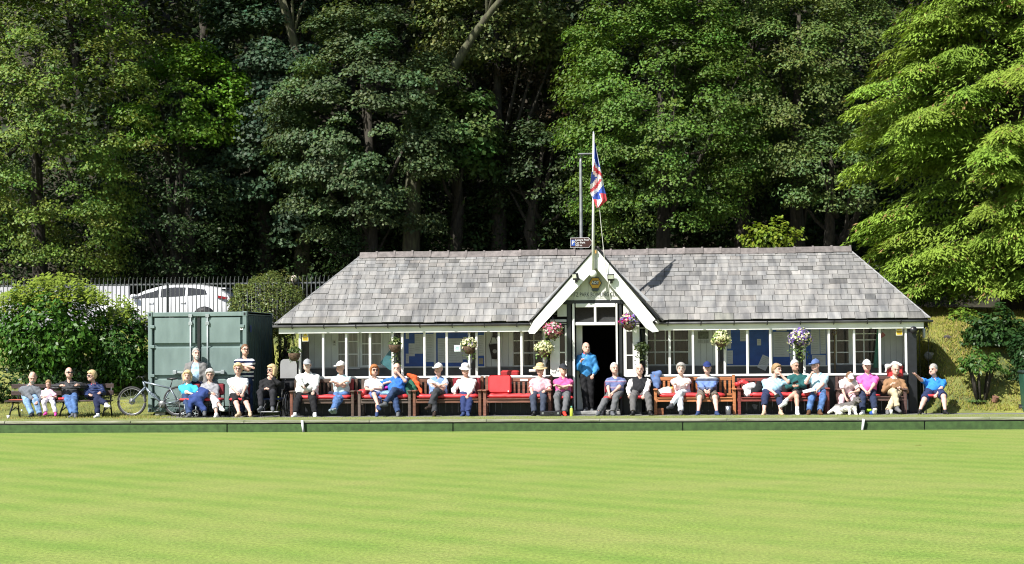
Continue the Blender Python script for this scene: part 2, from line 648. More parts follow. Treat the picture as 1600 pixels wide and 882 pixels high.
def soft(name, parts, mat, base, label, cat, group=None, h=.018, k=.05, parent=None, floor=None, noise=.012):
    """a soft lump (bag, jacket, cushion) from blobs: parts = [(p, r) or (p, q, rp, rq)]"""
    b = V3(*base)
    lo = np.min([np.minimum(V3(*p[0]), V3(*p[1])) if len(p) == 4 else V3(*p[0]) for p in parts], 0) - .22 - b
    hi = np.max([np.maximum(V3(*p[0]), V3(*p[1])) if len(p) == 4 else V3(*p[0]) for p in parts], 0) + .22 - b
    F = Field(lo, hi, h)
    for p in parts:
        if len(p) == 4: F.cone(V3(*p[0]) - b, V3(*p[1]) - b, p[2], p[3], k)
        else: F.ell(V3(*p[0]) - b, p[1], None, k)
    if floor is not None: F.plane(V3(0, 0, floor - b[2]), V3(0, 0, -1))
    if noise:
        xx, yy, zz = F.xs[:, None, None] * 23, F.ys[None, :, None] * 21, F.zs[None, None, :] * 25
        F.f = F.f + (noise * (np.sin(xx + 1.3 * np.sin(zz)) * np.cos(yy + np.sin(xx * .7)) + .6 * np.sin(zz * 1.3 + yy * 1.7 + xx * .4))).astype(np.float32)
    o = link(name, F.mesh(name, mat), parent, base if parent is None else None)
    return tag(o, label, cat, group)


def ik(a, c, l1, l2, hint):
    d = c - a; L = np.linalg.norm(d); u = d / (L + 1e-9)
    L2 = min(L, (l1 + l2) * .995)
    c = a + u * L2
    x = (l1 * l1 - l2 * l2 + L2 * L2) / (2 * L2)
    hgt = math.sqrt(max(1e-6, l1 * l1 - x * x))
    h = hint - u * (hint @ u); h /= np.linalg.norm(h) + 1e-9
    return a + u * x + h * hgt, c


SKIN = [M('skin_%d' % i, c, .55, .1, 12, spec=.3) for i, c in enumerate(
    [(.60, .365, .29), (.63, .385, .315), (.53, .305, .23), (.63, .44, .37)])]
EYE = M('eye_dark', (.02, .015, .015), .3)
LIPS = M('lips', (.33, .10, .085), .5)
BROW = M('brow', (.16, .12, .09), .8)
HAIRW = M('hair_white', (.52, .50, .47), .8, .15, 60, bump=.5, bscale=90)
HAIRG = M('hair_grey', (.36, .34, .32), .8, .25, 60, bump=.5, bscale=90)
HAIRB = M('hair_blond', (.62, .46, .24), .75, .2, 60, bump=.5, bscale=90)
HAIRBR = M('hair_brown', (.17, .085, .04), .7, .25, 60, bump=.5, bscale=90)
HAIRGI = M('hair_ginger', (.36, .13, .035), .7, .25, 60, bump=.5, bscale=90)
HAIRDB = M('hair_dark_blond', (.33, .21, .10), .7, .25, 60, bump=.5, bscale=90)


def curved_fingers(mb, wrist, palm_d, palm_n, side, s, curl):
    """four fingers of unequal length and a thumb; palm_d = direction of the palm, palm_n = its palm-side normal"""
    w = np.cross(palm_d, palm_n); w /= np.linalg.norm(w)
    base = wrist + palm_d * .085 * s
    for i, (off, ln) in enumerate(((.030, .068), (.010, .078), (-.010, .072), (-.029, .056))):
        p0 = base + w * off * s * side - palm_d * .012 * s
        a1, a2, a3 = curl * .5, curl * 1.1, curl * 1.6
        l = ln * s
        d1 = palm_d * math.cos(a1) + palm_n * math.sin(a1)
        d2 = palm_d * math.cos(a2) + palm_n * math.sin(a2)
        d3 = palm_d * math.cos(a3) + palm_n * math.sin(a3)
        p1 = p0 + d1 * l * .45; p2 = p1 + d2 * l * .3; p3 = p2 + d3 * l * .25
        mb.tube([p0, p1, p2, p3], [.0098 * s, .0092 * s, .0086 * s, .0066 * s], 6)
    t0 = wrist + palm_d * .03 * s + w * .022 * s * side
    dt = palm_d * .7 + w * .65 * side + palm_n * .3
    dt /= np.linalg.norm(dt)
    t1 = t0 + dt * .04 * s
    dt2 = palm_d * .9 + w * .2 * side + palm_n * .35; dt2 /= np.linalg.norm(dt2)
    mb.tube([t0, t1, t1 + dt2 * .03 * s], [.0125 * s, .011 * s, .008 * s], 6)


PEOPLE = []


def person(label, head, px, y=2.68, yaw=0, pitch=0, sx=None, spx=None, feet=None, hands=None, elbows=None, knees=None,
           sit=True, pz=.55, fat=1.0, s=1.0, sw=None, top=None, sleeve='short', legs=None, leglen='long', shoe=None,
           sock=None, hair=None, hat=None, glasses=False, beard=None, skin=0, collar=None, vest=None, curl=(.8, .8), lean=None,
           toes=None, shy=None, hs=1.20, toplen=None, open_front=None, extra=None):
    """head, px...: photo pixels; y: depth of the pelvis in metres.  The skeleton is laid out in metres."""
    x0 = X(px, y, pz)
    root = thing('person', (x0, y, 0), label, 'person')
    O = V3(x0, y, 0)
    def L(p, yy): return np.array(at(p[0], p[1], yy)) - O
    pel = V3(0, 0, pz) if pz else V3(0, 0, .57)
    hy = y + (lean if lean is not None else (.06 if sit else 0.0))
    hc = L(head, hy - .04)
    shz = hc[2] - .27 * s if shy is None else L((0, shy), hy)[2]
    shx = (L((sx if sx is not None else head[0], 590), hy)[0])
    sc = V3(shx, hy - y, shz)                                   # shoulder centre
    sw = sw or .190 * s * (1 + (fat - 1) * .35)
    tw = 0 if spx is None else spx                               # shoulder line turn (rad)
    sdir = V3(math.cos(tw), math.sin(tw), 0)
    shl = [sc - sdir * sw - V3(0, 0, .045), sc + sdir * sw - V3(0, 0, .045)]
    hipw = .095 * s * (1 + (fat - 1) * .3)
    hips = [pel + V3(-hipw, -.02, 0), pel + V3(hipw, -.02, 0)]
    th, sn, ua, fa = .43 * s, .41 * s, .285 * s, .25 * s
    kn, an = [], []
    for i in range(2):
        t = L(feet[i][:2], feet[i][2])
        t = V3(t[0], t[1], max(t[2] + (feet[i][3] if len(feet[i]) > 3 else 0), .085))
        hint = V3(*(knees[i] if knees else ((-.25, .25)[i] if sit else 0, -1, .9 if sit else 0)))
        k_, a_ = ik(hips[i], t, th, sn, hint)
        kn.append(k_); an.append(a_)
    el, wr = [], []
    for i in range(2):
        t = L(hands[i][:2], hands[i][2])
        hint = V3(*(elbows[i] if elbows and elbows[i] else ((-.7, .7)[i], .35, -.8)))
        e_, w_ = ik(shl[i], t, ua, fa, hint)
        el.append(e_); wr.append(w_)
    # ---- head frame
    cy, sy_, cp, sp_ = math.cos(yaw), math.sin(yaw), math.cos(pitch), math.sin(pitch)
    fw = V3(sy_ * cp, -cy * cp, -sp_)
    rt = V3(cy, sy_, 0)
    up = np.cross(rt, fw) * -1.0
    if up[2] < 0: up = -up
    RH = np.stack([rt, fw, up], 1)                              # columns: right, forward, up
    q = hs * s
    def H(a, b, c): return hc + RH @ V3(a * q, b * q, c * q)
    neck0 = sc + V3(0, .015, .03); neck1 = H(0, -.02, -.07)
    allp = np.array(hips + kn + an + el + wr + shl + [hc, pel])
    lo, hi = allp.min(0) - .2, allp.max(0) + .2
    lo[2] = max(lo[2], -.02); hi[2] = max(hi[2], hc[2] + .17)
    tf = [.098 * s * fat, .098 * s * fat]
    # ---- body (one continuous skin)
    F = Field(lo, hi, .019, zfine=hc[2] - .17 * q, hf=.0105)
    def torso(F, e, k=.06, cuts=()):
        r1, r2 = .112 * s * (1 + (fat - 1) * .8) + e, .090 * s * (1 + (fat - 1) * .4) + e
        for i in (0, 1):
            m = pel + V3((-.075, .075)[i] * s * fat, .015, .02)
            t = sc + sdir * ((-1, 1)[i] * (sw - .085 * s)) - V3(0, 0, .098 * s)
            F.cone(m, t, r1, r2, k, cuts)
            F.cone(sc + V3(0, .015, .035 * s), shl[i] - V3(0, 0, .018 * s), .058 * s + e, .05 * s + e, .05, cuts)
        bl = pel * .62 + sc * .38 + V3(0, -.045 - .09 * (fat - 1), -.02)
        F.ell(bl, (.13 * s * fat + e, .115 * s * fat + e * .9, .15 * s + e), None, .07, cuts)
        F.cone(pel + V3(0, .02, .05), sc - V3(0, 0, .08), .10 * s + e, .10 * s + e, k, cuts)
    torso(F, 0)
    for i in (0, 1):
        F.cone(shl[i], el[i], .054 * s * (1 + (fat - 1) * .5), .044 * s * (1 + (fat - 1) * .3), .03)
        F.cone(el[i], wr[i], .042 * s * (1 + (fat - 1) * .3), .027 * s, .02)
        F.cone(hips[i], kn[i], .092 * s * (1 + (fat - 1) * .6), .062 * s * (1 + (fat - 1) * .4), .04)
        m = kn[i] * .68 + an[i] * .32 + V3(0, .018, 0)
        F.cone(kn[i], m, .056 * s, .056 * s * (1 + (fat - 1) * .4), .03)
        F.cone(m, an[i], .056 * s * (1 + (fat - 1) * .4), .036 * s, .03)
    fdir = []
    for i in (0, 1):
        f = V3(*(toes[i] if toes else ((-.28, .28)[i], -1, 0)))
        f /= np.linalg.norm(f); fdir.append(f)
        hl = an[i] + V3(0, 0, -.045 * s) - f * .03
        F.cone(hl, hl + f * .15 * s + V3(0, 0, -.012), .035 * s, .03 * s, .02)
    X2 = MB()
    for i in (0, 1):
        d = unit(wr[i] - el[i])
        pn = V3(0, .35, -1) if d[2] > -.75 else V3((.8, -.8)[i], .4, 0)
        pn = unit(pn - d * (pn @ d))
        palm = wr[i] + d * .045 * s
        F.cone(wr[i], palm + d * .03 * s, .025 * s, .031 * s, .02)
        curved_fingers(X2, wr[i], d, pn, (1, -1)[i], s, curl[i])
    F.cone(neck0, neck1, .06 * s * (1 + (fat - 1) * .4), .054 * s, .03)
    F.ell(H(0, -.012, .022), (.076 * q, .096 * q, .098 * q), RH, .03)
    F.cone(H(0, .035, -.035), H(0, .05, -.085), .056 * q, .034 * q, .04)
    F.cone(H(-.03, .03, -.06), H(.03, .03, -.06), .042 * q, .042 * q, .03)
    F.cone(H(0, .085, .012), H(0, .106, -.026), .009 * q, .0165 * q, .012)
    F.ell(H(0, .082, .028), (.052 * q, .016 * q, .012 * q), RH, .015)
    F.cone(H(-.018, .075, -.068), H(.018, .075, -.068), .016 * q, .016 * q, .015)
    for sgn in (-1, 1):
        F.ell(H(sgn * .078, -.012, -.008), (.012 * q, .024 * q, .034 * q), RH, .008)
        F.ell(H(sgn * .031, .098, .008), .012 * q, None, 0, op='sub')
    bodymats = [SKIN[skin], EYE, LIPS, BROW]
    for sgn in (-1, 1):
        X2.cur = 1; X2.ell(H(sgn * .031, .083, .008), .0115 * q, 8, 6)
        X2.cur = 3; X2.tube([H(sgn * .014, .093, .031), H(sgn * .034, .091, .036), H(sgn * .052, .078, .028)], .0045 * q, 5)
    X2.cur = 2; X2.tube([H(-.026, .079, -.055), H(0, .0925, -.056), H(.026, .079, -.055)], [.004 * q, .006 * q, .004 * q], 6)
    link('body', F.mesh('body', None, X2, bodymats), root)
    # ---- top
    ph_ = (x0 * 3.7) % 6.28
    def wr_noise(G, a=.0065):
        xx, yy, zz = G.xs[:, None, None] * 31 + ph_, G.ys[None, :, None] * 27, G.zs[None, None, :] * 38 + ph_
        G.f = G.f + (a * np.sin(zz + 2.2 * np.sin(xx * .8) + yy * .8) + a * .6 * np.sin(xx * 1.7 + zz * .6 + 1.5 * np.sin(yy))).astype(np.float32)
    def garment(name, mat, e, long, hem, cutneck=True, frontcut=None, sleeves=True):
        G = Field(lo, hi, .0175)
        hc_ = pel + (sc - pel) * hem
        hn = -unit(sc - pel)
        torso(G, e, .06, [(hc_, hn)])
        for i in (0, 1):
            if not sleeves: break
            if long == 'long':
                c = wr[i] - unit(wr[i] - el[i]) * .012
                G.cone(shl[i], el[i], .058 * s * (1 + (fat - 1) * .5) + e, .047 * s + e, .04)
                G.cone(el[i], wr[i], .048 * s + e, .034 * s + e * .6, .03, [(c, unit(wr[i] - el[i]))])
            else:
                c = shl[i] + (el[i] - shl[i]) * (.78 if long == 'short' else 1.0)
                G.cone(shl[i], el[i], .058 * s * (1 + (fat - 1) * .5) + e, .054 * s + e, .04, [(c, unit(el[i] - shl[i]))])
        G.cone(neck0 + V3(0, -.02, .0), neck1 + V3(0, 0, .05), .062 * s, .075 * s, 0, op='sub')
        G.cone(sc + V3(0, -.10, .05) - sdir * 0, sc + V3(0, -.16, -.02), .034 * s, .02, 0, op='sub')
        if frontcut:
            a = sc + V3(0, -.17, .05); b = pel + V3(0, -.26, -.05)
            G.cone(a, b, frontcut, frontcut * 1.05, 0, op='sub')
        wr_noise(G)
        return link(name, G.mesh(name, mat), root)
    if vest:
        garment('shirt', top, .014, sleeve, -.05)
        garment(vest[0], vest[1], .026, 'none', vest[2], sleeves=False, frontcut=vest[3] if len(vest) > 3 else None)
    else:
        garment(open_front[2] if open_front else ('jacket' if sleeve == 'jacket' else 'shirt'), top, .016 if sleeve != 'jacket' else .022,
                'long' if sleeve == 'jacket' else sleeve, toplen if toplen is not None else (-.06 if sit else -.12))
        if open_front:
            garment('cardigan', open_front[0], .034, 'long', -.2, frontcut=open_front[1])
    if collar:
        mb = MB()
        for sgn in (-1, 1):
            a = neck0 + V3(sgn * .045, -.075, .012); b = neck0 + V3(sgn * .078, .0, .045)
            mb.tube([a + V3(-sgn * .03, -.012, -.035), a, b, neck0 + V3(sgn * .03, .07, .05)], [.014, .02, .02, .016], 6)
        mb.build('collar', collar, root, True, True)
    # ---- trousers / shorts
    G = Field(lo, hi, .0175)
    e = .019
    top_c = pel + (sc - pel) * .14
    G.ell(pel + V3(0, .01, .02), (.165 * s * fat, .135 * s * fat, .13 * s), None, .05, [(top_c, unit(sc - pel))])
    for i in (0, 1):
        if leglen == 'long': ck, ca = None, an[i] + (kn[i] - an[i]) * .06
        elif leglen == '34': ck, ca = None, an[i] + (kn[i] - an[i]) * .42
        else: ck = hips[i] + (kn[i] - hips[i]) * (.94 if leglen == 'short' else .7); ca = None
        cu = [(ck, unit(kn[i] - hips[i]))] if ck is not None else []
        r2 = .064 * s * (1 + (fat - 1) * .4) + (.022 if ck is not None else 0)
        G.cone(hips[i], kn[i], .094 * s * (1 + (fat - 1) * .6) + e, r2 + e, .04, cu)
        if ca is not None:
            G.cone(kn[i], an[i], .064 * s * (1 + (fat - 1) * .4) + e, .05 * s + e, .03, [(ca, unit(an[i] - kn[i]))])
    wr_noise(G, .0055)
    link('trousers' if leglen in ('long', '34') else 'shorts', G.mesh('trousers', legs), root)
    # ---- shoes and socks
    for i in (0, 1):
        f = fdir[i]
        hl = an[i] + V3(0, 0, -.05 * s) - f * .04 * s
        tp = hl + f * .185 * s + V3(0, 0, -.018)
        S = Field(np.minimum(hl, tp) - .14, np.maximum(hl, tp) + .16, .0145)
        S.cone(hl, tp, .042 * s, .036 * s, .02)
        S.cone(an[i] + V3(0, 0, .015), hl + f * .03, .048 * s, .046 * s, .02)
        S.cone(hl + f * .03 + V3(0, 0, .015), tp - f * .02, .045 * s, .032 * s, .03)
        fl = min(hl[2], tp[2]) - .036 * s
        S.plane(V3(0, 0, max(fl, .004)), V3(0, 0, -1))
        S.plane(an[i] + V3(0, 0, .035), V3(0, 0, 1))
        link('shoe', S.mesh('shoe', shoe), root)
        if sock:
            mb = MB(); mb.tube([an[i] + (kn[i] - an[i]) * .30, an[i]], [.05 * s, .046 * s], 10); mb.build('sock', sock, root, True, True)
    # ---- hair
    if hair:
        kind, hm = hair
        G = Field(hc - .23, hc + .23, .012)
        n = unit(RH @ V3(0, .78, -.62)) if kind != 'fringe' else unit(RH @ V3(0, .35, .94))
        cc = H(0, .052, .062) if kind != 'fringe' else H(0, -.06, .035)
        e = {'short': .005, 'fringe': .007, 'full': .028, 'curly': .032, 'bob': .026, 'tied': .018, 'child': .016}[kind] * s
        cuts = [(cc, n)]
        G.ell(H(0, -.014, .026), (.080 * q + e, .098 * q + e, .100 * q + e), RH, .01, cuts)
        if kind == 'short': G.plane(H(0, 0, -.045), -up)
        if kind == 'fringe': G.plane(H(0, 0, -.05), -up)
        if kind in ('full', 'curly', 'child'): G.plane(H(0, 0, -.07), -up)
        if kind in ('full', 'bob', 'curly', 'tied'):
            G.ell(H(0, .06, .085), (.06 * q, .035 * q, .028 * q), RH, .03)
        if kind == 'bob':
            for sgn in (-1, 1):
                G.cone(H(sgn * .082, -.005, .03), H(sgn * .078, .01, -.09), .034 * q, .026 * q, .03)
            G.cone(H(0, -.075, .02), H(0, -.075, -.09), .055 * q, .05 * q, .05)
        if kind == 'tied':
            G.cone(H(0, -.1, .03), H(0, -.13, -.05), .04 * q, .025 * q, .03)
        if kind == 'child':
            G.cone(H(0, -.08, .0), H(0, -.08, -.1), .05 * q, .035 * q, .04)
        if True:
            xx, yy, zz = G.xs[:, None, None] * 95, G.ys[None, :, None] * 95, G.zs[None, None, :] * 95
            G.f = G.f + (.0045 * np.sin(xx) * np.sin(yy) * np.sin(zz)).astype(np.float32) * (1.7 if kind == 'curly' else .9)
        link('hair', G.mesh('hair', hm), root)
    if beard:
        G = Field(hc - .2, hc + .2, .010)
        G.cone(H(0, .055, -.075), H(0, .06, -.10), .05 * q, .036 * q, .03, [(H(0, 0, -.052), up)])
        G.cone(H(-.022, .088, -.045), H(.022, .088, -.045), .01 * q, .01 * q, .01)
        link('beard', G.mesh('beard', beard), root)
    # ---- hats
    if hat:
        kind, hm = hat[:2]
        if kind == 'cap':
            G = Field(hc - .26, hc + .26, .011)
            G.ell(H(0, -.012, .04), (.088 * q, .108 * q, .096 * q), RH, .0, [(H(0, 0, .034), -up)])
            byaw = hat[2] if len(hat) > 2 else 0
            bd = RH @ V3(math.sin(byaw), math.cos(byaw), -.12); bs = np.cross(bd, up); bs /= np.linalg.norm(bs)
            Rb = np.stack([bs, unit(bd), np.cross(unit(bd), bs) * -1], 1)
            G.ell(H(0, 0, .046) + unit(bd) * .105 * q, (.078 * q, .088 * q, .0135 * q), Rb, .01)
            G.ell(H(0, -.012, .136), .012 * q, None, .005)
            link('cap', G.mesh('cap', hm), root)
        else:
            R_ = np.stack([rt, fw, up], 1)
            if kind == 'bucket':
                prof = [(.001, .128), (.05, .126), (.08, .112), (.092, .07), (.095, .035), (.135, .004), (.137, .0), (.097, .022), (.09, .02)]
            else:
                prof = [(.001, .125), (.045, .122), (.075, .108), (.089, .07), (.093, .034), (.12, .026), (.158, .012), (.16, .006), (.12, .016), (.09, .018)]
            mb = MB(); mb.lathe([(r * q, z * q) for r, z in prof], H(0, -.008, .03), 20, R_)
            mb.build('sun_hat', hm, root, True, True)
            if kind == 'straw':
                mb = MB(); mb.lathe([(.094 * q, .034 * q), (.097 * q, .036 * q), (.094 * q, .056 * q), (.09 * q, .057 * q)], H(0, -.008, .03), 20, R_)
                mb.build('hat_band', hat[2], root, True, True)
    if glasses:
        mb = MB()
        dark = glasses == 'dark'
        for sgn in (-1, 1):
            if dark: mb.ell(H(sgn * .033, .096, .008), (.03 * q, .008 * q, .021 * q), 10, 6, RH)
            else: mb.tube([H(sgn * .033 + .024 * math.cos(t), .098, .008 + .018 * math.sin(t)) for t in np.linspace(0, 2 * math.pi, 11)], .003, 4)
            mb.tube([H(sgn * .058, .088, .012), H(sgn * .082, -.01, .012)], .0032, 4)
        mb.tube([H(-.012, .1, .012), H(.012, .1, .012)], .0032, 4)
        mb.build('sunglasses' if dark else 'glasses', BLACKM, root, True, True)
    miss = [round(float(np.linalg.norm(an[i] - (L(feet[i][:2], feet[i][2])))), 2) for i in (0, 1)] + \
           [round(float(np.linalg.norm(wr[i] - L(hands[i][:2], hands[i][2]))), 2) for i in (0, 1)]
    PEOPLE.append((label, miss, round(float(np.linalg.norm(sc - pel)), 2), round(float(hc[2]), 2)))
    return dict(root=root, O=O, hc=hc, H=H, RH=RH, wr=wr, el=el, sc=sc, pel=pel, an=an, kn=kn)


# ================================================================== THE SETTING
def sstep(a, b, t):
    t = min(1, max(0, (t - a) / (b - a)))
    return t * t * (3 - 2 * t)


def bumps(x, y):
    return .10 * math.sin(x * .9 + 1.3 * math.sin(y * .7)) * math.cos(y * 1.1 + .4 * x) + .05 * math.sin(x * 2.7 + y * 1.9)


def tz(x, y):
    """height of the ground behind the green"""
    left = 1 - sstep(-9.3, -8.8, x)
    right = sstep(10.15, 10.75, x)
    zl = .16 * max(0, y - 3.0) if y < 5.2 else .352 + (2.2 - .352) * sstep(5.2, 8.8, y)
    zr = 2.2 * sstep(2.65, 5.3, y) + .45 * sstep(5.3, 9.0, y) + .10 * max(0, min(1, (y - 3.0) / 2)) * (1 + bumps(x * 1.7, y * 2))
    zm = 2.2 * sstep(7.7, 9.2, y)
    z = zl * left + zr * right + zm * (1 - left - right)
    if y > 9.2:
        z = max(z, 2.2) if y < 16 else z
    if y > 16.0:
        z += .85 * (y - 16.0) + bumps(x * .6, y * .5) * 2
    return z - .012


TURF = None


def lawn_material():
    m = bpy.data.materials.new('bowling_green_turf'); m.use_nodes = True
    nt = m.node_tree; b = nt.nodes['Principled BSDF']
    b.inputs['Roughness'].default_value = .75; b.inputs['Specular IOR Level'].default_value = .25
    tc = nn(nt, 'ShaderNodeTexCoord')
    mp = nn(nt, 'ShaderNodeMapping')
    mp.inputs['Rotation'].default_value = (0, 0, rad(-50))
    nt.links.new(tc.outputs['Object'], mp.inputs[0])
    # slow wander of the mowing lines
    nz = nn(nt, 'ShaderNodeTexNoise'); nz.inputs['Scale'].default_value = .35; nz.inputs['Detail'].default_value = 3
    nt.links.new(tc.outputs['Object'], nz.inputs['Vector'])
    sx = nn(nt, 'ShaderNodeSeparateXYZ'); nt.links.new(mp.outputs[0], sx.inputs[0])
    ad = nn(nt, 'ShaderNodeMath', operation='MULTIPLY_ADD'); ad.inputs[1].default_value = .14
    nt.links.new(nz.outputs['Fac'], ad.inputs[0]); nt.links.new(sx.outputs['X'], ad.inputs[2])
    mu = nn(nt, 'ShaderNodeMath', operation='MULTIPLY'); mu.inputs[1].default_value = 2 * math.pi / 1.02
    nt.links.new(ad.outputs[0], mu.inputs[0])
    si = nn(nt, 'ShaderNodeMath', operation='SINE'); nt.links.new(mu.outputs[0], si.inputs[0])
    # strength of the lines changes over the green
    n2 = nn(nt, 'ShaderNodeTexNoise'); n2.inputs['Scale'].default_value = .8; n2.inputs['Detail'].default_value = 6
    nt.links.new(mp.outputs[0], n2.inputs['Vector'])
    m2 = nn(nt, 'ShaderNodeMath', operation='MULTIPLY'); nt.links.new(si.outputs[0], m2.inputs[0]); nt.links.new(n2.outputs['Fac'], m2.inputs[1])
    mr = nn(nt, 'ShaderNodeMapRange'); mr.inputs[1].default_value = -.50; mr.inputs[2].default_value = .50
    nt.links.new(m2.outputs[0], mr.inputs[0])
    c1 = nn(nt, 'ShaderNodeMix', data_type='RGBA')
    c1.inputs[6].default_value = (.146, .228, .039, 1); c1.inputs[7].default_value = (.190, .256, .051, 1)  # sheen of the leaning grass put into the two stripe colours
    nt.links.new(mr.outputs[0], c1.inputs[0])
    # dry, yellower drifts and fine mottling
    n3 = nn(nt, 'ShaderNodeTexNoise'); n3.inputs['Scale'].default_value = .5; n3.inputs['Detail'].default_value = 7; n3.inputs['Roughness'].default_value = .65
    nt.links.new(tc.outputs['Object'], n3.inputs['Vector'])
    r3 = nn(nt, 'ShaderNodeValToRGB'); r3.color_ramp.elements[0].position = .42; r3.color_ramp.elements[1].position = .72
    nt.links.new(n3.outputs['Fac'], r3.inputs[0])
    c2 = nn(nt, 'ShaderNodeMix', data_type='RGBA'); c2.inputs[7].default_value = (.228, .258, .070, 1)
    nt.links.new(r3.outputs[0], c2.inputs[0]); nt.links.new(c1.outputs[2], c2.inputs[6])
    n4 = nn(nt, 'ShaderNodeTexNoise'); n4.inputs['Scale'].default_value = 26; n4.inputs['Detail'].default_value = 6; n4.inputs['Roughness'].default_value = .75
    mg = nn(nt, 'ShaderNodeMapping'); mg.inputs['Scale'].default_value = (1, .45, 1); nt.links.new(tc.outputs['Object'], mg.inputs[0]); nt.links.new(mg.outputs[0], n4.inputs['Vector'])
    r4 = nn(nt, 'ShaderNodeMapRange'); r4.inputs[1].default_value = .3; r4.inputs[2].default_value = .7; r4.inputs[3].default_value = .58; r4.inputs[4].default_value = 1.42
    nt.links.new(n4.outputs['Fac'], r4.inputs[0])
    vs = nn(nt, 'ShaderNodeVectorMath', operation='SCALE'); nt.links.new(c2.outputs[2], vs.inputs[0]); nt.links.new(r4.outputs[0], vs.inputs['Scale'])
    nt.links.new(vs.outputs[0], b.inputs['Base Color'])
    n5 = nn(nt, 'ShaderNodeTexNoise'); n5.inputs['Scale'].default_value = 60; n5.inputs['Detail'].default_value = 3
    nt.links.new(tc.outputs['Object'], n5.inputs['Vector'])
    bp = nn(nt, 'ShaderNodeBump'); bp.inputs['Strength'].default_value = .35; bp.inputs['Distance'].default_value = .02
    nt.links.new(n5.outputs['Fac'], bp.inputs['Height']); nt.links.new(bp.outputs[0], b.inputs['Normal'])
    return m


mb = MB()
mb.quad((-45, -48, -.272), (45, -48, -.272), (45, -.28, -.272), (-45, -.28, -.272))
mb.quad((-45, -.28, -.272), (45, -.28, -.272), (45, -.28, -.5), (-45, -.28, -.5))
tag(mb.build('lawn', lawn_material()), kind='structure')
mb = MB(); mb.quad((-45, -.3, -.42), (45, -.3, -.42), (45, .05, -.42), (-45, .05, -.42))
tag(mb.build('ditch_floor', M('ditch_gravel', (.12, .11, .09), .9, .3, 20, bump=.5)), kind='structure')

GRASSG = M('rough_grass_ground', (.215, .225, .048), .9, .2, 1.6, bump=.7, bscale=18, rgb2=(.065, .085, .022))
mb = MB()
xs = [x * .4 for x in range(-75, 76)]
ys = [.7 + .3 * i for i in range(0, 52)]
mb.add([(x, y, tz(x, y)) for y in ys for x in xs],
       [(j * len(xs) + i, j * len(xs) + i + 1, (j + 1) * len(xs) + i + 1, (j + 1) * len(xs) + i) for j in range(len(ys) - 1) for i in range(len(xs) - 1)])
tag(mb.build('ground', GRASSG, None, True), kind='structure')
mb = MB()
ys = [16.0 + .8 * i for i in range(0, 34)]
mb.add([(x * 1.4, y, tz(x * 1.4, y) + .004) for y in ys for x in xs],
       [(j * len(xs) + i, j * len(xs) + i + 1, (j + 1) * len(xs) + i + 1, (j + 1) * len(xs) + i) for j in range(len(ys) - 1) for i in range(len(xs) - 1)])
tag(mb.build('wooded_hillside', M('leaf_litter', (.030, .024, .014), .95, .4, 2.5, bump=.8, bscale=12, rgb2=(.012, .014, .006)), None, True), kind='structure')
mb = MB(); mb.quad((-9.2, .95, -.002), (40, .95, -.002), (40, 3.3, -.002), (-9.2, 3.3, -.002))
tag(mb.build('path', M('path_tarmac', (.16, .16, .16), .9, .2, 6, bump=.3, bscale=60)), kind='structure')
mb = MB(); mb.quad((-45, .10, .004), (45, .10, .004), (45, 1.75, .004), (-45, 1.75, .004))
tag(mb.build('mossy_verge', M('moss_strip', (.15, .19, .045), .95, .3, 4, bump=.6, bscale=50, rgb2=(.21, .21, .10), stretch=(.6, 1.6, 1))), kind='structure')
mb = MB(); mb.quad((-60, 9.3, 2.32), (60, 9.3, 2.32), (60, 16.2, 2.32), (-60, 16.2, 2.32))
tag(mb.build('car_park', M('car_park_tarmac', (.05, .05, .052), .9, .2, 4, bump=.3)), kind='structure')

# kerb: weathered edging planks over green matted ditch boards
edge = thing('bank_edge', (0, 0, 0), None, None)
del_ = None
edge['kind'] = 'structure'
WPLANK = M('weathered_plank', (.33, .32, .25), .85, .3, 3, bump=.5, bscale=30, rgb2=(.15, .17, .085), stretch=(.5, 6, 6), island=.12)
GBOARD = M('green_matting', (.050, .100, .026), .9, .18, 7, bump=.4, bscale=70, island=.10)
joints = [-40, -25, -19, -13.2] + [X(p, 0, -.2) for p in (355, 708, 1067, 1445)] + [15.6, 21, 27, 40]
for a, b in zip(joints[:-1], joints[1:]):
    m = MB(); m.bbox((a + .012, -.005, -.33), (b - .012, .045, -.095), .008); m.build('ditch_board', GBOARD, edge)
k = -40.0
i = 0
while k < 40:
    L_ = 3.0 + RND.uniform(-.3, .4)
    m = MB(); dz = RND.uniform(-.004, .004)
    m.bbox((k + .004, -.03, -.062 + dz), (k + L_ - .004, .125, .0 + dz), .012)
    m.build('edging_plank', WPLANK, edge)
    k += L_
m = MB(); m.box2((-45, .05, -.5), (45, .09, -.07)); m.build('backing_board', BLACKT, edge)

# ================================================================== THE CLUBHOUSE
YP, YD, YE, YR, YW, YB, YG = 2.95, 3.02, 2.76, 5.03, 4.2, 2.5, 2.8
EZ = (at(432, 506, YE).z + at(1452, 499, YE).z) / 2
RZ = (at(567, 401, YR).z + at(1325, 389, YR).z) / 2
XL, XR = at(430, 506, YE).x, at(1453, 499, YE).x
RL, RR = at(566, 401, YR).x, at(1326, 389, YR).x
KS = (RZ - EZ) / (YR - YE)
house = thing('clubhouse', ((XL + XR) / 2, YP, 0), 'long low bowls clubhouse with grey slate hipped roof, white posts and gabled porch', 'clubhouse')
ax = at(930.5, 388, YB).x                       # porch axis
ZA = at(930.5, 388, YB).z
PS = (ZA - at(831, 500, YB).z) / (ax - at(831, 500, YB).x)


def porch_z(x): return ZA - abs(x - ax) * PS


def main_pt(x, v, off=0.0):
    n = np.array([0, -(RZ - EZ), (YR - YE)]); n = n / np.linalg.norm(n)
    return np.array([x, YE + v * (YR - YE), EZ + v * (RZ - EZ)]) + n * off


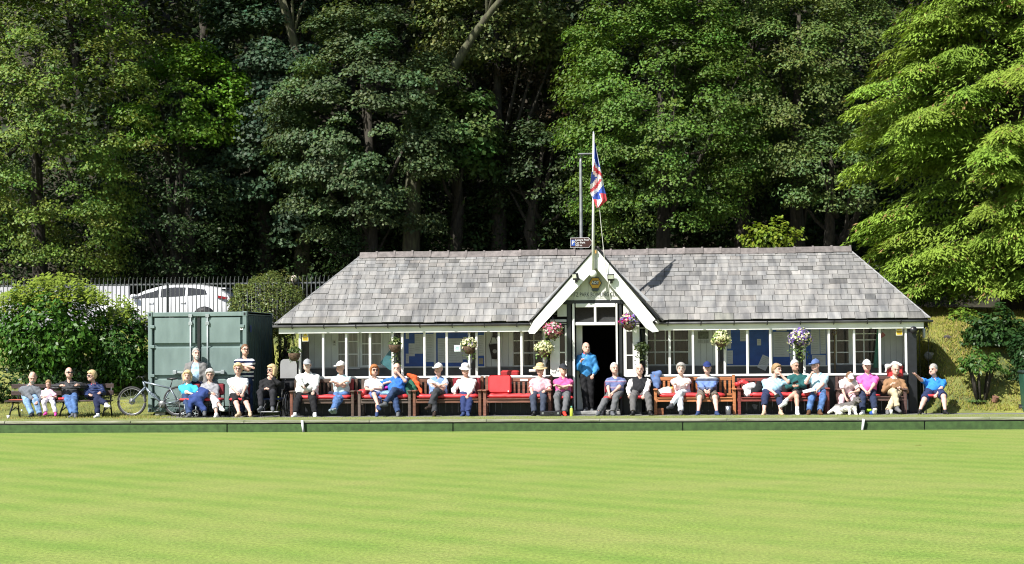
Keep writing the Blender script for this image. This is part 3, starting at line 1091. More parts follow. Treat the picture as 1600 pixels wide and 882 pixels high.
DECK = M('roof_deck', (.03, .03, .03), .9)
mb = MB()
BY = 2 * YR - YE
A = [(XL + .03, YE + .04, EZ - .03), (XR - .03, YE + .04, EZ - .03), (XR - .03, BY, EZ - .03), (XL + .03, BY, EZ - .03), (RL, YR, RZ - .03), (RR, YR, RZ - .03)]
mb.add(A, [(0, 1, 5, 4), (1, 2, 5), (2, 3, 4, 5), (3, 0, 4)])
mb.add([(p[0], p[1], p[2] - .05) for p in A], [(4, 5, 1, 0), (5, 2, 1), (5, 4, 3, 2), (4, 0, 3)])
roof = mb.build('roof', DECK, house)

SLATE = M('roof_slate', (.250, .244, .236), .75, .2, 2.4, bump=.5, bscale=16, rgb2=(.135, .135, .138), tint=True, spec=.18, stretch=(2.6, .55, .55))
cand = []
gauges = np.linspace(.30, .145, 15); gauges = gauges / gauges.sum()
vs_ = np.concatenate([[0], np.cumsum(gauges)])
slope_len = math.hypot(YR - YE, RZ - EZ)


def slate_tint(x, v):
    streak = math.sin(x * 1.1 + .8) * .5 + math.sin(x * 2.9) * .3
    b = RND.choice([1.0, 1.0, .97, 1.04, 1.0, .93, 1.07, .88]) * (1 + .10 * streak) * RND.uniform(.93, 1.07)
    if RND.random() < .035: b *= .62
    if RND.random() < .10: b *= 1.16
    warm = RND.gauss(.008, .012) + (.04 if RND.random() < .05 else 0)
    green = .02 if v < .08 and RND.random() < .3 else 0
    if v > .985 or (v < .1 and RND.random() < .06): green = .05
    return (b * (1 + warm), b * (1 + green * .5), b * (1 - warm * .8 - green))


def slate(P00, P10, P11, P01, t, nrm, lift, tl):
    """P: lower-left, lower-right, upper-right, upper-left on the deck; a thin slab proud at its tail"""
    m = MB(); m.tint = t
    n = nrm
    lo0, lo1 = P00 + n * lift, P10 + n * lift
    up0, up1 = P01 + n * .006, P11 + n * .006
    b = [lo0, lo1, up1, up0]
    tt = [p + n * tl for p in b]
    m.add(b + tt, [(3, 2, 1, 0), (4, 5, 6, 7), (0, 1, 5, 4), (1, 2, 6, 5), (2, 3, 7, 6), (3, 0, 4, 7)])
    return m


NRM = np.array([0, -(RZ - EZ), (YR - YE)]); NRM = NRM / np.linalg.norm(NRM)
for r in range(15):
    v0, v1 = vs_[r], min(1.0, vs_[r + 1] + .012)
    xa0, xb0 = XL + v0 * (RL - XL) - .03, XR + v0 * (RR - XR) + .03
    xa1, xb1 = XL + v1 * (RL - XL) - .03, XR + v1 * (RR - XR) + .03
    wmean = .385 - .10 * r / 14
    x = xa0 - RND.uniform(0, .2)
    edges = []
    while x < xb0 + .2:
        edges.append(x); x += wmean * RND.uniform(.68, 1.35)
    edges.append(x)
    for a, b in zip(edges[:-1], edges[1:]):
        g = .005
        l0, l1 = max(a + g, xa0), min(b - g, xb0)
        u0, u1 = max(a + g, xa1), min(b - g, xb1)
        if l1 - l0 < .03: continue
        if u1 - u0 < .01:
            c = (u0 + u1) / 2; u0, u1 = min(max(c, xa1), xb1) - .005, min(max(c, xa1), xb1) + .005
        cz = EZ + (v0 + v1) / 2 * (RZ - EZ)
        if cz < porch_z((l0 + l1) / 2) - .25 and abs((l0 + l1) / 2 - ax) < 1.5: continue
        dv = RND.uniform(-.006, .006)
        P = [main_pt(l0, v0 + dv), main_pt(l1, v0 + dv), main_pt(u1, v1), main_pt(u0, v1)]
        cand.append(((v1 - v0) * (l1 - l0), slate(*P, slate_tint((l0 + l1) / 2, v0), NRM, .017 + RND.uniform(0, .006), .010 + RND.uniform(0, .004))))
cand.sort(key=lambda c: -c[0])
for _, m in cand[:300]: m.build('slate', SLATE, roof)
rest = MB()
for _, m in cand[300:]:
    n = len(rest.v); rest.v += m.v; rest.t += m.t; rest.f += [tuple(i + n for i in f) for f in m.f]; rest.m += m.m
tag(rest.build('slates', SLATE, roof), kind='stuff')
# hip and rear slopes in coarser slating, joined
rest = MB()
for side in (0, 1):
    ex, rx = (XL, RL) if side == 0 else (XR, RR)
    nrm = np.array([-(RZ - EZ), 0, abs(rx - ex)]) * (1 if side == 0 else 1); nrm[0] *= 1 if side == 0 else -1
    nrm = nrm / np.linalg.norm(nrm)
    for r in range(15):
        v0, v1 = vs_[r], min(1, vs_[r + 1] + .012)
        ya0, yb0 = YE + v0 * (YR - YE), BY - v0 * (BY - YR)
        ya1, yb1 = YE + v1 * (YR - YE), BY - v1 * (BY - YR)
        y_ = ya0
        while y_ < yb0:
            y2 = min(y_ + .36 * RND.uniform(.7, 1.3), yb0)
            def q(v, yy): return np.array([ex + v * (rx - ex), yy, EZ + v * (RZ - EZ)])
            lo = [q(v0, y_ + .004), q(v0, y2 - .004)]
            u = [q(v1, min(max(y2 - .004, ya1), yb1)), q(v1, min(max(y_ + .004, ya1), yb1))]
            if side == 0: P = [lo[1], lo[0], u[1], u[0]]
            else: P = [lo[0], lo[1], u[0], u[1]]
            m = slate(*P, slate_tint(y_, v0), nrm, .018, .012)
            n = len(rest.v); rest.v += m.v; rest.t += m.t; rest.f += [tuple(i + n for i in f) for f in m.f]; rest.m += m.m
            y_ = y2
tag(rest.build('hip_slates', SLATE, roof), kind='stuff')
# ridge tiles
RIDGE = M('ridge_tile', (.16, .14, .135), .8, .2, 8, bump=.4, bscale=30, island=.22)
nt_ = 27
for i in range(nt_):
    x0, x1 = RL - .06 + (RR - RL + .12) * i / nt_, RL - .06 + (RR - RL + .12) * (i + 1) / nt_
    m = MB()
    wz = .012 * math.sin(i * .8)
    prof = [(-.15, -.10), (-.02, .055), (.02, .055), (.15, -.10), (.13, -.105), (.0, .02), (-.13, -.105)]
    m.prismx([(YR + p[0], RZ + p[1] + .03 + wz) for p in prof], x0 + .004, x1 - .03)
    prof = [(-.165, -.10), (-.024, .08), (.024, .08), (.165, -.10), (.13, -.105), (.0, .02), (-.13, -.105)]
    m.prismx([(YR + p[0], RZ + p[1] + .03 + wz) for p in prof], x1 - .05, x1 + .002)
    m.build('ridge_tile', RIDGE, roof)
m = MB()
for (ex, rx) in ((XL, RL), (XR, RR)):
    for ye in (YE, BY):
        m.tube([(ex, ye, EZ + .02), ((ex + rx) / 2, (ye + YR) / 2, (EZ + RZ) / 2 + .025), (rx, YR, RZ + .02)], .02, 6)
m.build('hip_flashing', M('lead', (.24, .24, .245), .6, .2, 12), roof)

# porch roof
yva = YE + (ZA - EZ) / KS
for sgn in (-1, 1):
    xf = ax + sgn * (ZA - EZ + .02) / PS
    mb = MB()
    P = [(ax, YB, ZA), (ax, min(yva, YR), min(ZA, RZ)), (xf, YE, EZ), (xf, YB, EZ)]
    n_ = np.array([sgn * PS, 0, 1.0]); n_ /= np.linalg.norm(n_)
    lo = [np.array(p) - n_ * .03 for p in P]; hi = [np.array(p) for p in P]
    F = [(0, 1, 2, 3), (7, 6, 5, 4), (0, 4, 5, 1), (1, 5, 6, 2), (2, 6, 7, 3), (3, 7, 4, 0)]
    if sgn > 0: F = [tuple(reversed(f)) for f in F]
    mb.add(lo + hi, F)
    pr = mb.build('porch_roof', DECK, house)
    ncr = 9
    for r in range(ncr):
        t0, t1 = r / ncr, min(1, (r + 1) / ncr + .03)                # from foot to apex
        def pt(t, yy): return np.array([xf + (ax - xf) * t, yy, EZ + (ZA - EZ) * t])
        def yb(t): return YE + t * (min(yva, YR) - YE) - .01
        yy = YB - .03
        while yy < yb(t0) - .03:
            y2 = min(yy + .33 * RND.uniform(.8, 1.2), yb(t0))
            P = [pt(t0, yy + .004), pt(t0, y2 - .004), pt(t1, min(y2 - .004, yb(t1))), pt(t1, min(yy + .004, yb(t1)))]
            if sgn < 0: P = [P[1], P[0], P[3], P[2]]
            slate(*P, slate_tint(yy, t0), n_, .016, .012).build('slate', SLATE, pr)
            yy = y2
m = MB(); m.prismx([(0, 0)] * 0 or [(YB - .03, ZA - .02), (YR, ZA - .02), (YR, ZA + .05), (YB - .03, ZA + .05)], ax - .07, ax + .07)
m.build('porch_ridge', RIDGE, house)

# barge boards (zoomed photo reading -> metres)
def zr(p, y): return at(800 + p[0] * .3627, 360 + p[1] * .3627, y)
for poly in ([(361, 80), (95, 388), (70, 434), (75, 446), (98, 446), (128, 413), (361, 163)],
             [(363, 80), (363, 163), (576, 421), (606, 440), (633, 436), (604, 395), (618, 384)]):
    m = MB()
    q = [zr(p, YB) for p in poly]
    pl = [(p.x, p.z) for p in q]
    area = sum(pl[i][0] * pl[(i + 1) % len(pl)][1] - pl[(i + 1) % len(pl)][0] * pl[i][1] for i in range(len(pl)))
    if area < 0: pl = pl[::-1]
    m.prism(pl, YB - .02, YB + .03)
    m.build('barge_board', WHITE, house)
    m = MB()
    sg = -1 if q[2].x < ax else 1
    a, b = zr((362, 73), YB), zr((86, 386) if sg < 0 else (629, 380), YB)
    m.tube([(a.x, YB - .03, a.z), (b.x, YB - .03, b.z)], .022, 6)
    m.build('verge_trim', BLACKT, house)
# gable panel, of vertical boards
GAB = M('gable_white', (.62, .62, .58), .6, .06, 4)
zbase = zr((360, 301), YG).z
xg = (ZA - zbase) / PS
for i in range(12):
    x0 = ax - xg + 2 * xg * i / 12; x1 = ax - xg + 2 * xg * (i + 1) / 12
    z0_, z1_ = porch_z(x0) - .05, porch_z(x1) - .05
    pts = [(x0 + .002, zbase), (x1 - .002, zbase), (x1 - .002, max(z1_, zbase + .01)), (x0 + .002, max(z0_, zbase + .01))]
    m = MB(); m.prism(pts, YG, YG + .03); m.build('gable_board', GAB, house)
m = MB(); m.prism([(ax - xg - .2, zbase - .05), (ax + xg + .2, zbase - .05), (ax, ZA - .02)], YG + .035, YG + .05); m.build('gable_backing', GREYP, house)
text_mesh('FITZ PARK BOWLING CLUB', .150, M('sign_letter', (.03, .03, .035), .5), 'gable_lettering', house, (ax - .03, YG - .004, zr((360, 278), YG).z)).scale = (.67, 1, 1)
text_mesh('ESTABLISHED', .070, M('sign_letter_faded', (.42, .42, .40), .6), 'gable_small_lettering', house, (ax - .03, YG - .004, zr((360, 292), YG).z))

# porch timbers
def fr(p0, p1, y0, y1):
    a, b = zr(p0, y0), zr(p1, y0)
    return (min(a.x, b.x), y0, min(a.z, b.z)), (max(a.x, b.x), y1, max(a.z, b.z))
def part(name, mat, p0, p1, y0, y1, toground=False, r=.006):
    a, b = fr(p0, p1, y0, y1)
    if toground: a = (a[0], a[1], .005)
    m = MB(); m.bbox(a, b, r); return m.build(name, mat, house)
part('porch_beam', BLACKT, (222, 303), (500, 317), YG - .02, YG + .14)
part('porch_post', BLACKT, (237, 318), (258, 800), YG, YG + .12, True)
part('porch_post', BLACKT, (460, 318), (478, 800), YG, YG + .12, True)
door = thing('door_frame', (0, 0, 0), None, None); door.parent = house; door.location = (ax - house.location.x, YG - house.location.y, 0)
def dpart(name, mat, p0, p1, y0, y1, toground=False):
    a, b = fr(p0, p1, y0, y1)
    if toground: a = (a[0], a[1], .10)
    m = MB(); m.bbox(a, b, .008); return m.build(name, mat, door)
dpart('jamb', WHITE, (259, 316), (273, 790), YG - .03, YG + .10, True)
dpart('jamb', WHITE, (446, 316), (459, 790), YG - .03, YG + .10, True)
dpart('head', WHITE, (274, 316), (445, 331), YG - .028, YG + .10)
dpart('transom', WHITE, (274, 397), (445, 409), YG - .026, YG + .10)
dpart('mullion', WHITE, (353, 332), (364, 396), YG - .024, YG + .08)
for p0, p1 in (((274, 332), (353, 396)), ((364, 332), (445, 396))):
    a, b = fr(p0, p1, YG + .03, YG + .036); m = MB(); m.box2(a, b); m.build('pane', GLASS, door)
# the open door leaf folded back inside, and the dark lobby behind
a, b = fr((276, 411), (306, 790), YG + .35, YG + .39); a = (a[0], a[1], .11)
m = MB(); m.bbox(a, b, .006); lf = m.build('door_leaf', WHITE, house)
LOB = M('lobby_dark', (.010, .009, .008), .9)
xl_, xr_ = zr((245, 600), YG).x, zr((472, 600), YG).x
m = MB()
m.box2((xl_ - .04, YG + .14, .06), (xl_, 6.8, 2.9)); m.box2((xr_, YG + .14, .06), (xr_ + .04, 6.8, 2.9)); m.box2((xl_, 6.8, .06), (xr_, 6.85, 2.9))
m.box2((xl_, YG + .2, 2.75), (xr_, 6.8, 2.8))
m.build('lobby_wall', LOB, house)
# things glimpsed through the transom
m = MB(); q = [zr(p, YG + .5) for p in ((305, 352), (352, 332), (352, 368))]; m.prism([(p.x, p.z) for p in q][::-1], YG + .5, YG + .505); m.build('pennant', M('pennant_cream', (.4, .4, .33), .8), house)
m = MB(); a, b = fr((378, 350), (420, 393), YG + .6, YG + .62); m.box2(a, b); m.build('dark_picture', M('picture_brown', (.06, .045, .03), .5, .5, 9), house)
# side lights either side of the porch posts
for (p0, p1, gl) in (((165, 385), (239, 640), ((206, 405), (228, 625))), ((480, 318), (500, 640), None), ((500, 430), (551, 640), ((494, 437), (519, 470)))):
    pass
def framed(p0, p1, glp, y0):
    a, b = fr(p0, p1, y0, y0 + .05)
    fobj = None
    m = MB()
    g0, g1 = fr(glp[0], glp[1], y0, y0)
    m.bbox((a[0], y0, a[2]), (g0[0], y0 + .05, b[2]), .006); m.bbox((g1[0], y0, a[2]), (b[0], y0 + .05, b[2]), .006)
    m.bbox((g0[0], y0 + .002, g1[2]), (g1[0], y0 + .05, b[2]), .006); m.bbox((g0[0], y0 + .002, a[2]), (g1[0], y0 + .05, g0[2]), .006)
    return m, g0, g1
for p0, p1, glp in (((163, 385), (237, 632), ((205, 404), (229, 600))), ((480, 425), (551, 632), ((493, 437), (521, 600)))):
    m, g0, g1 = framed(p0, p1, glp, YG + .03)
    o = m.build('side_light', WHITE, house)
    m = MB(); m.box2((g0[0], YG + .05, g0[2]), (g1[0], YG + .056, g1[2])); m.build('pane', DARKGLASS, o)
    m = MB(); zm = g0[2] + (g1[2] - g0[2]) * .36; m.box2((g0[0], YG + .035, zm), (g1[0], YG + .07, zm + .03)); m.build('glazing_bar', WHITE, o)
m = MB(); a, b = fr((479, 318), (548, 424), YG + .02, YG + .05); m.box2(a, b); m.build('porch_panel', GAB, house)
m = MB(); a, b = fr((195, 318), (236, 372), YG + .02, YG + .05); m.box2(a, b); m.build('porch_panel', GAB, house)
m = MB(); a, b = fr((160, 632), (237, 800), YG + .03, YG + .07); m.box2((a[0], a[1], 0), b); m.build('porch_skirting', BLACKT, house)
m = MB(); a, b = fr((479, 632), (560, 800), YG + .03, YG + .07); m.box2((a[0], a[1], 0), b)
m.build('porch_skirting', BLACKT, house)
# stone step
m = MB(); m.bbox((zr((262, 700), 2.5).x, 2.36, 0), (zr((470, 700), 2.5).x, 4.0, .095), .02)
m.bbox((zr((262, 700), 2.5).x, 4.0, 0), (zr((470, 700), 2.5).x, 6.8, .09), .02)
m.build('door_step', M('step_stone', (.26, .26, .25), .8, .25, 6, bump=.4), house)

# fascia, gutter, soffit
zf0 = EZ - .13
xpl, xpr = zr((92, 400), YE).x, zr((612, 400), YE).x
for i_, (xa, xb) in enumerate(((XL - .01, xpl + .1), (xpr - .1, XR - .02))):
    m = MB(); m.bbox((xa + .08, YE + .10, zf0 - .115), (xb - (.12 if i_ else 0), YE + .13, EZ - .045), .006); m.build('fascia', WHITE, house)
    m = MB(); m.box2((xa + .09, YE + .132, zf0 - .10), (xb - .13 * i_, YP + .1, zf0 - .075)); m.build('soffit', WHITE, house)
    m = MB()
    pts = [(math.cos(t) * .058, math.sin(t) * .058) for t in np.linspace(math.pi, 2 * math.pi, 9)] + [(.05, .004), (.046, .0)] + [(math.cos(t) * .048, math.sin(t) * .048) for t in np.linspace(2 * math.pi, math.pi, 9)][1:-1] + [(-.05, .002)]
    m.prismx([(YE + .035 + p[0], EZ - .035 + p[1]) for p in pts][::-1], xa - .06, xb + (.10 if i_ else 0))
    g = m.build('gutter', M('gutter_grey', (.10, .10, .11) if 0 else (.13, .13, .14), .45, .25, 3), house, True)
    xx = xa + .45
    while xx < xb:
        m = MB(); m.tube([(xx, YE - .03, EZ - .02), (xx, YE - .032, EZ - .06), (xx, YE + .01, EZ - .115), (xx, YE + .098, EZ - .12)], .012, 5); m.build('gutter_bracket', BLACKM, g)
        xx += .83
for xx in (zr((86, 388), YE).x, zr((625, 385), YE).x):
    m = MB(); m.ell((xx, YE + .02, EZ - .035), (.06, .07, .06)); m.build('gutter_end', M('gutter_pale', (.42, .42, .42), .5), house, True)

# verandah screen
left_posts = [468.5, 505, 541, 578, 613.6, 628.6, 663.3, 698, 733, 744.7, 779.6, 815, 850.6, 862.6]
right_posts = [1010.6, 1046.4, 1083, 1120, 1132.6, 1168, 1204, 1241, 1257, 1295.5, 1335, 1375, 1416]
zs0 = (Zp(700, 588, YP) + Zp(1200, 584, YP)) / 2
zt0 = zf0 - .08
PW = .030
for posts in (left_posts, right_posts):
    xsP = [X(p, YP, 1.5) for p in posts]
    for x in xsP:
        m = MB(); m.bbox((x - PW, YP, zs0 + .002), (x + PW, YP + .07, zt0 + .06), .008); m.build('verandah_post', WHITE, house)
    for a, b in zip(xsP[:-1], xsP[1:]):
        m = MB(); m.box2((a + PW, YP + .03, zs0), (b - PW, YP + .034, zt0 + .05)); m.build('screen_pane', GLASS, house)
    m = MB(); m.bbox((xsP[0] - .06, YP - .03, zs0 - .06), (xsP[-1] + .04, YP + .09, zs0), .01); m.build('sill', WHITE, house)
    x = xsP[0] - .05
    while x < xsP[-1]:
        x2 = min(x + .16, xsP[-1] + .03)
        m = MB(); m.box2((x + .003, YP + .005, .0), (x2 - .003, YP + .03, zs0 - .062)); m.build('skirt_board', BLACKT, house); x = x2
for p in (621, 738.8, 856.5, 1004, 1126.3, 1249):
    x = X(p, YP + .25, 1.4)
    m = MB(); m.lathe([(.10, 0), (.10, .10), (.085, .14), (.085, 1.2), (.10, 1.22), (.10, 1.3), (.085, 1.33), (.085, zt0 - .1), (.12, zt0)], (x, YP + .25, .03), 14)
    m.build('column', BLACKM, house, True)
# corner posts and end walls
WX0, WX1 = X(466, YP, 1), X(1433, YP, 1)
m = MB(); m.bbox((X(1419.5, YP, 1), YP - .02, 0), (WX1, YP + .2, zt0 + .05), .01); m.build('corner_post', BLACKT, house)
m = MB(); m.lathe([(.001, -.012), (.06, -.012), (.09, 0.03), (.09, .05)], (X(1427, YP - .04, 2), YP - .06, Zp(1427, 516, YP)), 14, rotm(rx=math.pi / 2)); m.build('cctv_camera', BLACKM, house, True)  # black CCTV camera by the corner post, not a lamp
m = MB()
m.box2((WX0 - .02, YP + .25, .0), (WX0 + .03, 7.2, zt0)); m.box2((WX1 - .05, YP + .205, 0), (WX1, 7.2, zt0)); m.box2((WX0 + .03, 7.2, 0), (WX1 - .05, 7.25, zt0))
m.build('end_wall', BLACKT, house)
m = MB(); m.box2((WX0, YP + .1, .0), (xl_ - .05, 7.1, .05)); m.box2((xr_ + .05, YP + .1, 0), (WX1, 7.1, .05)); m.build('floor', M('verandah_floor', (.26, .26, .25), .9, .2, 4), house)
m = MB(); m.box2((WX0, YP + .12, zt0 + .02), (xl_ - .05, YW, zt0 + .05)); m.box2((xr_ + .05, YP + .12, zt0 + .02), (WX1 - .06, YW, zt0 + .05)); m.build('ceiling', WHITE, house)
# timber wall behind: vertical boards above a dark dado
zd = (Zp(700, 573, YW) + Zp(1200, 571, YW)) / 2
wl = [WX0 + .03, xl_ - .05]; wr_ = [xr_ + .05, WX1 - .06]
WALLP = M('wall_boards_grey', (.76, .77, .78), .6, .05, 3, island=.05)
for a, b in (wl, wr_):
    x = a
    while x < b - .02:
        x2 = min(x + .152, b)
        m = MB(); m.bbox((x + .003, YW, zd), (x2 - .003, YW + .03, zt0 + .02), .004); m.build('wall_board', WALLP, house); x = x2
    m = MB(); m.box2((a, YW + .025, .05), (b, YW + .06, zt0 + .02)); m.build('wall_backing', BLACKT, house)
    m = MB(); m.box2((a, YW - .005, .05), (b, YW + .02, zd - .02)); m.build('dado', DGREY, house)
    m = MB(); m.bbox((a, YW - .04, zd - .02), (b, YW, zd + .01), .005); m.build('dado_rail', M('dado_rail_grey', (.45, .46, .48), .6), house)


def window(p, cols, rows, fw=.05, glass=DARKGLASS, head=None, name='window'):
    """p = x0,y0,x1,y1 in photo pixels on the back wall"""
    a, b = at(p[0], p[3], YW), at(p[2], p[1], YW)
    x0, x1, z0, z1 = a.x, b.x, a.z, b.z
    z1 = min(z1, zt0 + .02)
    y = YW - .035
    m = MB()
    m.bbox((x0, y, z0), (x0 + fw, y + .05, z1), .006); m.bbox((x1 - fw, y, z0), (x1, y + .05, z1), .006)
    m.bbox((x0 + fw, y + .001, z0), (x1 - fw, y + .05, z0 + fw), .006); m.bbox((x0 + fw, y + .001, z1 - fw), (x1 - fw, y + .05, z1), .006)
    o = m.build(name, M('window_frame_grey', (.78, .79, .80), .5, .05, 3), house)
    cx = [x0 + fw + (x1 - x0 - 2 * fw) * c for c in cols]; rz = [z0 + fw + (z1 - z0 - 2 * fw) * r for r in rows]
    for xx in cx[1:-1]:
        m = MB(); m.box2((xx - .014, y + .004, z0 + fw), (xx + .014, y + .04, z1 - fw)); m.build('glazing_bar', MATS['window_frame_grey'], o)
    for zz in rz[1:-1]:
        m = MB(); m.box2((x0 + fw, y + .006, zz - .014), (x1 - fw, y + .038, zz + .014)); m.build('glazing_bar', MATS['window_frame_grey'], o)
    for i in range(len(cx) - 1):
        for j in range(len(rz) - 1):
            m = MB(); m.box2((cx[i], y + .022, rz[j]), (cx[i + 1], y + .028, rz[j + 1])); m.build('pane', glass, o)
    return o


CURT = M('curtained_glass', (.28, .28, .27), .12, .3, 3, stretch=(14, 1, .3), spec=.5)
CURTD = M('dark_curtained_glass', (.03, .03, .03), .1, .6, 2, stretch=(16, 1, .2), spec=.5, rgb2=(.008, .009, .01))
window((526, 515, 562, 577), (0, .5, 1), (0, .38, .76, 1), .055, CURT)
window((563.5, 515, 598, 574), (0, .5, 1), (0, .34, .67, 1), .05, CURT)
window((801, 514, 862, 573), (0, .27, .55, .78, 1), (0, .36, .72, 1), .03, CURTD)
window((1008, 513, 1077, 572), (0, .21, .46, .66, 1), (0, .36, .70, 1), .035, CURTD)
window((1290, 511, 1328, 571), (0, .42, 1), (0, .32, .66, 1), .045, DARKGLASS)
window((1333, 511, 1372, 571), (0, .42, 1), (0, .34, .68, .86, 1), .045, DARKGLASS)
for o_, lab in ():
    pass

# notice boards
GP = M('notice_paper_grey', (.60, .61, .63), .7, .05, 6)
def notice(px, blue, papers, label):
    a, b = at(px[0], px[3], YW), at(px[2], px[1], YW)
    z1 = min(b.z, zt0)
    root = thing('noticeboard', ((a.x + b.x) / 2, YW - .05, a.z), label, 'noticeboard', 'noticeboards on the verandah wall')
    m = MB(); m.box2((a.x, YW - .05, a.z), (b.x, YW - .035, z1)); m.build('board', blue, root)
    m = MB()
    for q in (((a.x - .03, a.z - .03), (b.x + .03, a.z)), ((a.x - .03, z1), (b.x + .03, z1 + .02)), ((a.x - .03, a.z), (a.x, z1)), ((b.x, a.z), (b.x + .03, z1))):
        m.box2((q[0][0], YW - .06, q[0][1]), (q[1][0], YW - .03, q[1][1]))
    m.build('frame', MATS['window_frame_grey'], root)
    for pp in papers:
        c, d = at(pp[0], pp[3], YW - .06), at(pp[2], pp[1], YW - .06)
        rz_ = pp[4] if len(pp) > 4 else 0
        mt = pp[5] if len(pp) > 5 else GP
        m = MB(); R_ = rotm(ry=rz_)
        cx, cz = (c.x + d.x) / 2, (c.z + d.z) / 2
        m.box((cx, YW - .0535, cz), (d.x - c.x, .003, d.z - c.z), R_)
        po = m.build('paper', mt, root)
        wd, hg = d.x - c.x, d.z - c.z
        if hg > .12 and (len(pp) <= 6):
            m = MB()
            nl = int(hg / .045)
            for k in range(1, nl):
                ll = wd * RND.uniform(.45, .8)
                off = R_ @ np.array([-(wd * .82 - ll) / 2, 0, hg / 2 - k * .045])
                m.box((cx + off[0], YW - .0555, cz + off[2]), (ll, .001, .010), R_)
            m.build('print_lines', M('print_pale', (.42, .43, .44), .8), po)
    return root
notice((632, 515, 678, 573), NOTICE, [(648, 522, 661, 553), (638.5, 537, 648, 557), (634, 517, 639, 530), (634, 553, 639, 568), (665.5, 522, 677.5, 566), (650, 516, 660, 520)],
       'blue noticeboard with pale papers by the teal folder, left of the big grey sheets')
notice((682, 515, 756.5, 573), NOTICE, [(684, 529, 697, 567), (699, 529, 722.5, 567), (723, 548, 733, 562), (723.5, 527, 733, 546), (703, 515.5, 716, 519.5), (747.5, 524, 756, 556, 0, GP), (748, 560, 755, 569, 0, M('beige_card', (.35, .31, .22), .7), 1)],
       'blue noticeboard covered in wide grey sheets with a dark beige card at its end')
notice((1136, 513, 1167.5, 571), NOTICE, [(1156.5, 513, 1166.5, 533.5), (1136.5, 548, 1145, 569), (1136.5, 513, 1142, 545)], 'blue noticeboard with three grey papers at its edges, behind the maroon bench')
notice((1171, 513, 1201, 571), NOTICE, [(1187, 556, 1201, 578, .42), (1183, 530, 1189, 540, 0, PAPER)], 'mostly bare blue noticeboard with one slipped tilted grey sheet')
notice((1207.5, 513, 1239, 571), NOTICE, [(1208.5, 519, 1233, 558), (1213, 514, 1229, 518), (1234.5, 541, 1238, 563)], 'blue noticeboard nearly filled by one big printed grey chart')
notice((1258, 513, 1291, 571), NOTICE, [(1267, 515, 1280.5, 554), (1269, 555, 1290, 571), (1282, 514, 1290, 553)], 'blue noticeboard with a tall curling sheet beside the spade window')


# ================================================================== THINGS FIXED ON THE CLUBHOUSE
YEL = M('sign_yellow', (.62, .42, .01), .45, .05)
AMBER = M('alarm_amber', (.55, .29, .02), .45, .06)
BLKP = M('print_black', (.02, .02, .02), .6)

for (px, py, yy, label) in ((477, 526.5, YP - .008, 'yellow warning sign at the wall end nearest the green container'),
                            (1405, 517, YP - .008, 'yellow warning sign beside the dark corner post')):
    c = at(px, py, yy)
    r_ = thing('warning_sign', c, label, 'warning sign', 'yellow warning signs in the verandah')
    W_, H_ = .165, .24
    m = MB(); m.box((0, 0, 0), (W_, .006, H_)); m.build('plate', M('sign_cream', (.62, .60, .48), .5), r_, local=True)
    m = MB(); m.box((0, -.005, -.05), (W_ * .86, .003, H_ * .42)); m.prism([(-W_ * .38, .012), (W_ * .38, .012), (0, H_ * .44)], -.0065, -.0035); m.build('yellow_field', YEL, r_, local=True)
    m = MB(); m.prism([(-.012, .025), (.004, .045), (-.004, .05), (.012, .078), (.006, .05), (.014, .047)], -.009, -.007)
    for k in range(3): m.box((0, -.0075, -.02 - k * .03), (.11 - .02 * (k == 2), .001, .011))
    m.build('symbol', BLKP, r_, local=True)
for (px, py, yy, label, cat, w_, h_) in ((522.5, 536, YW - .03, 'small white no smoking notice on the grey boards left of the curtained window', 'notice', .085, .16),
                                    (714.5, 544.5, YP + .02, 'bright pale cyan notice stuck inside the verandah glass', 'notice', .16, .165)):
    m = MB(); c = at(px, py, yy); m.box((0, 0, 0), (w_, .004, h_))
    o = link('notice', m.mesh('notice', M('notice_bright', (.62, .72, .72), .6) if px > 600 else PAPER), None, c); tag(o, label, cat)
    m = MB()
    if px > 600:
        m.box((0, -.003, .03), (.08, .001, .02)); m.box((0, -.003, 0), (.11, .001, .012)); m.box((0, -.003, -.03), (.10, .001, .008))
    else:
        m.lathe([(.012, -.001), (.026, -.001), (.026, .001), (.012, .001)], (0, -.003, .02), 12, rotm(rx=math.pi / 2)); m.box((0, -.003, .02), (.05, .001, .008), rotm(ry=.7)); m.box((0, -.003, -.045), (.05, .001, .01))
    m.build('print', M('print_teal', (.10, .35, .36), .6) if px > 600 else PRINT, o, local=True)

# framed photograph with caption between window and basket
c = at(1099, 524, YW - .03)
r_ = thing('framed_photograph', c, 'small framed landscape picture above rows of printed letters on grey boards', 'picture')
m = MB(); m.box((0, 0, 0), (.27, .02, .19)); m.build('frame', M('frame_olive', (.10, .11, .09), .5), r_, local=True)
m = MB(); m.box((0, -.012, 0), (.23, .003, .15)); m.build('print', M('landscape_print', (.22, .24, .20), .5, .8, 14, rgb2=(.07, .09, .06)), r_, local=True)
m = MB(); m.box((0, 0, -.165), (.30, .012, .10)); m.build('caption_board', GP, r_, local=True)
for k, (a_, b_) in enumerate(((-.085, -.02), (.085, -.02), (-.085, -.05), (.085, -.05))):
    pass
m = MB()
for rr in range(3):
    for k in range(7):
        if k == 3: continue
        m.box((-.115 + .038 * k, -.007, -.137 - rr * .027), (.02, .001, .012))
m.build('letters', PRINT, r_, local=True)

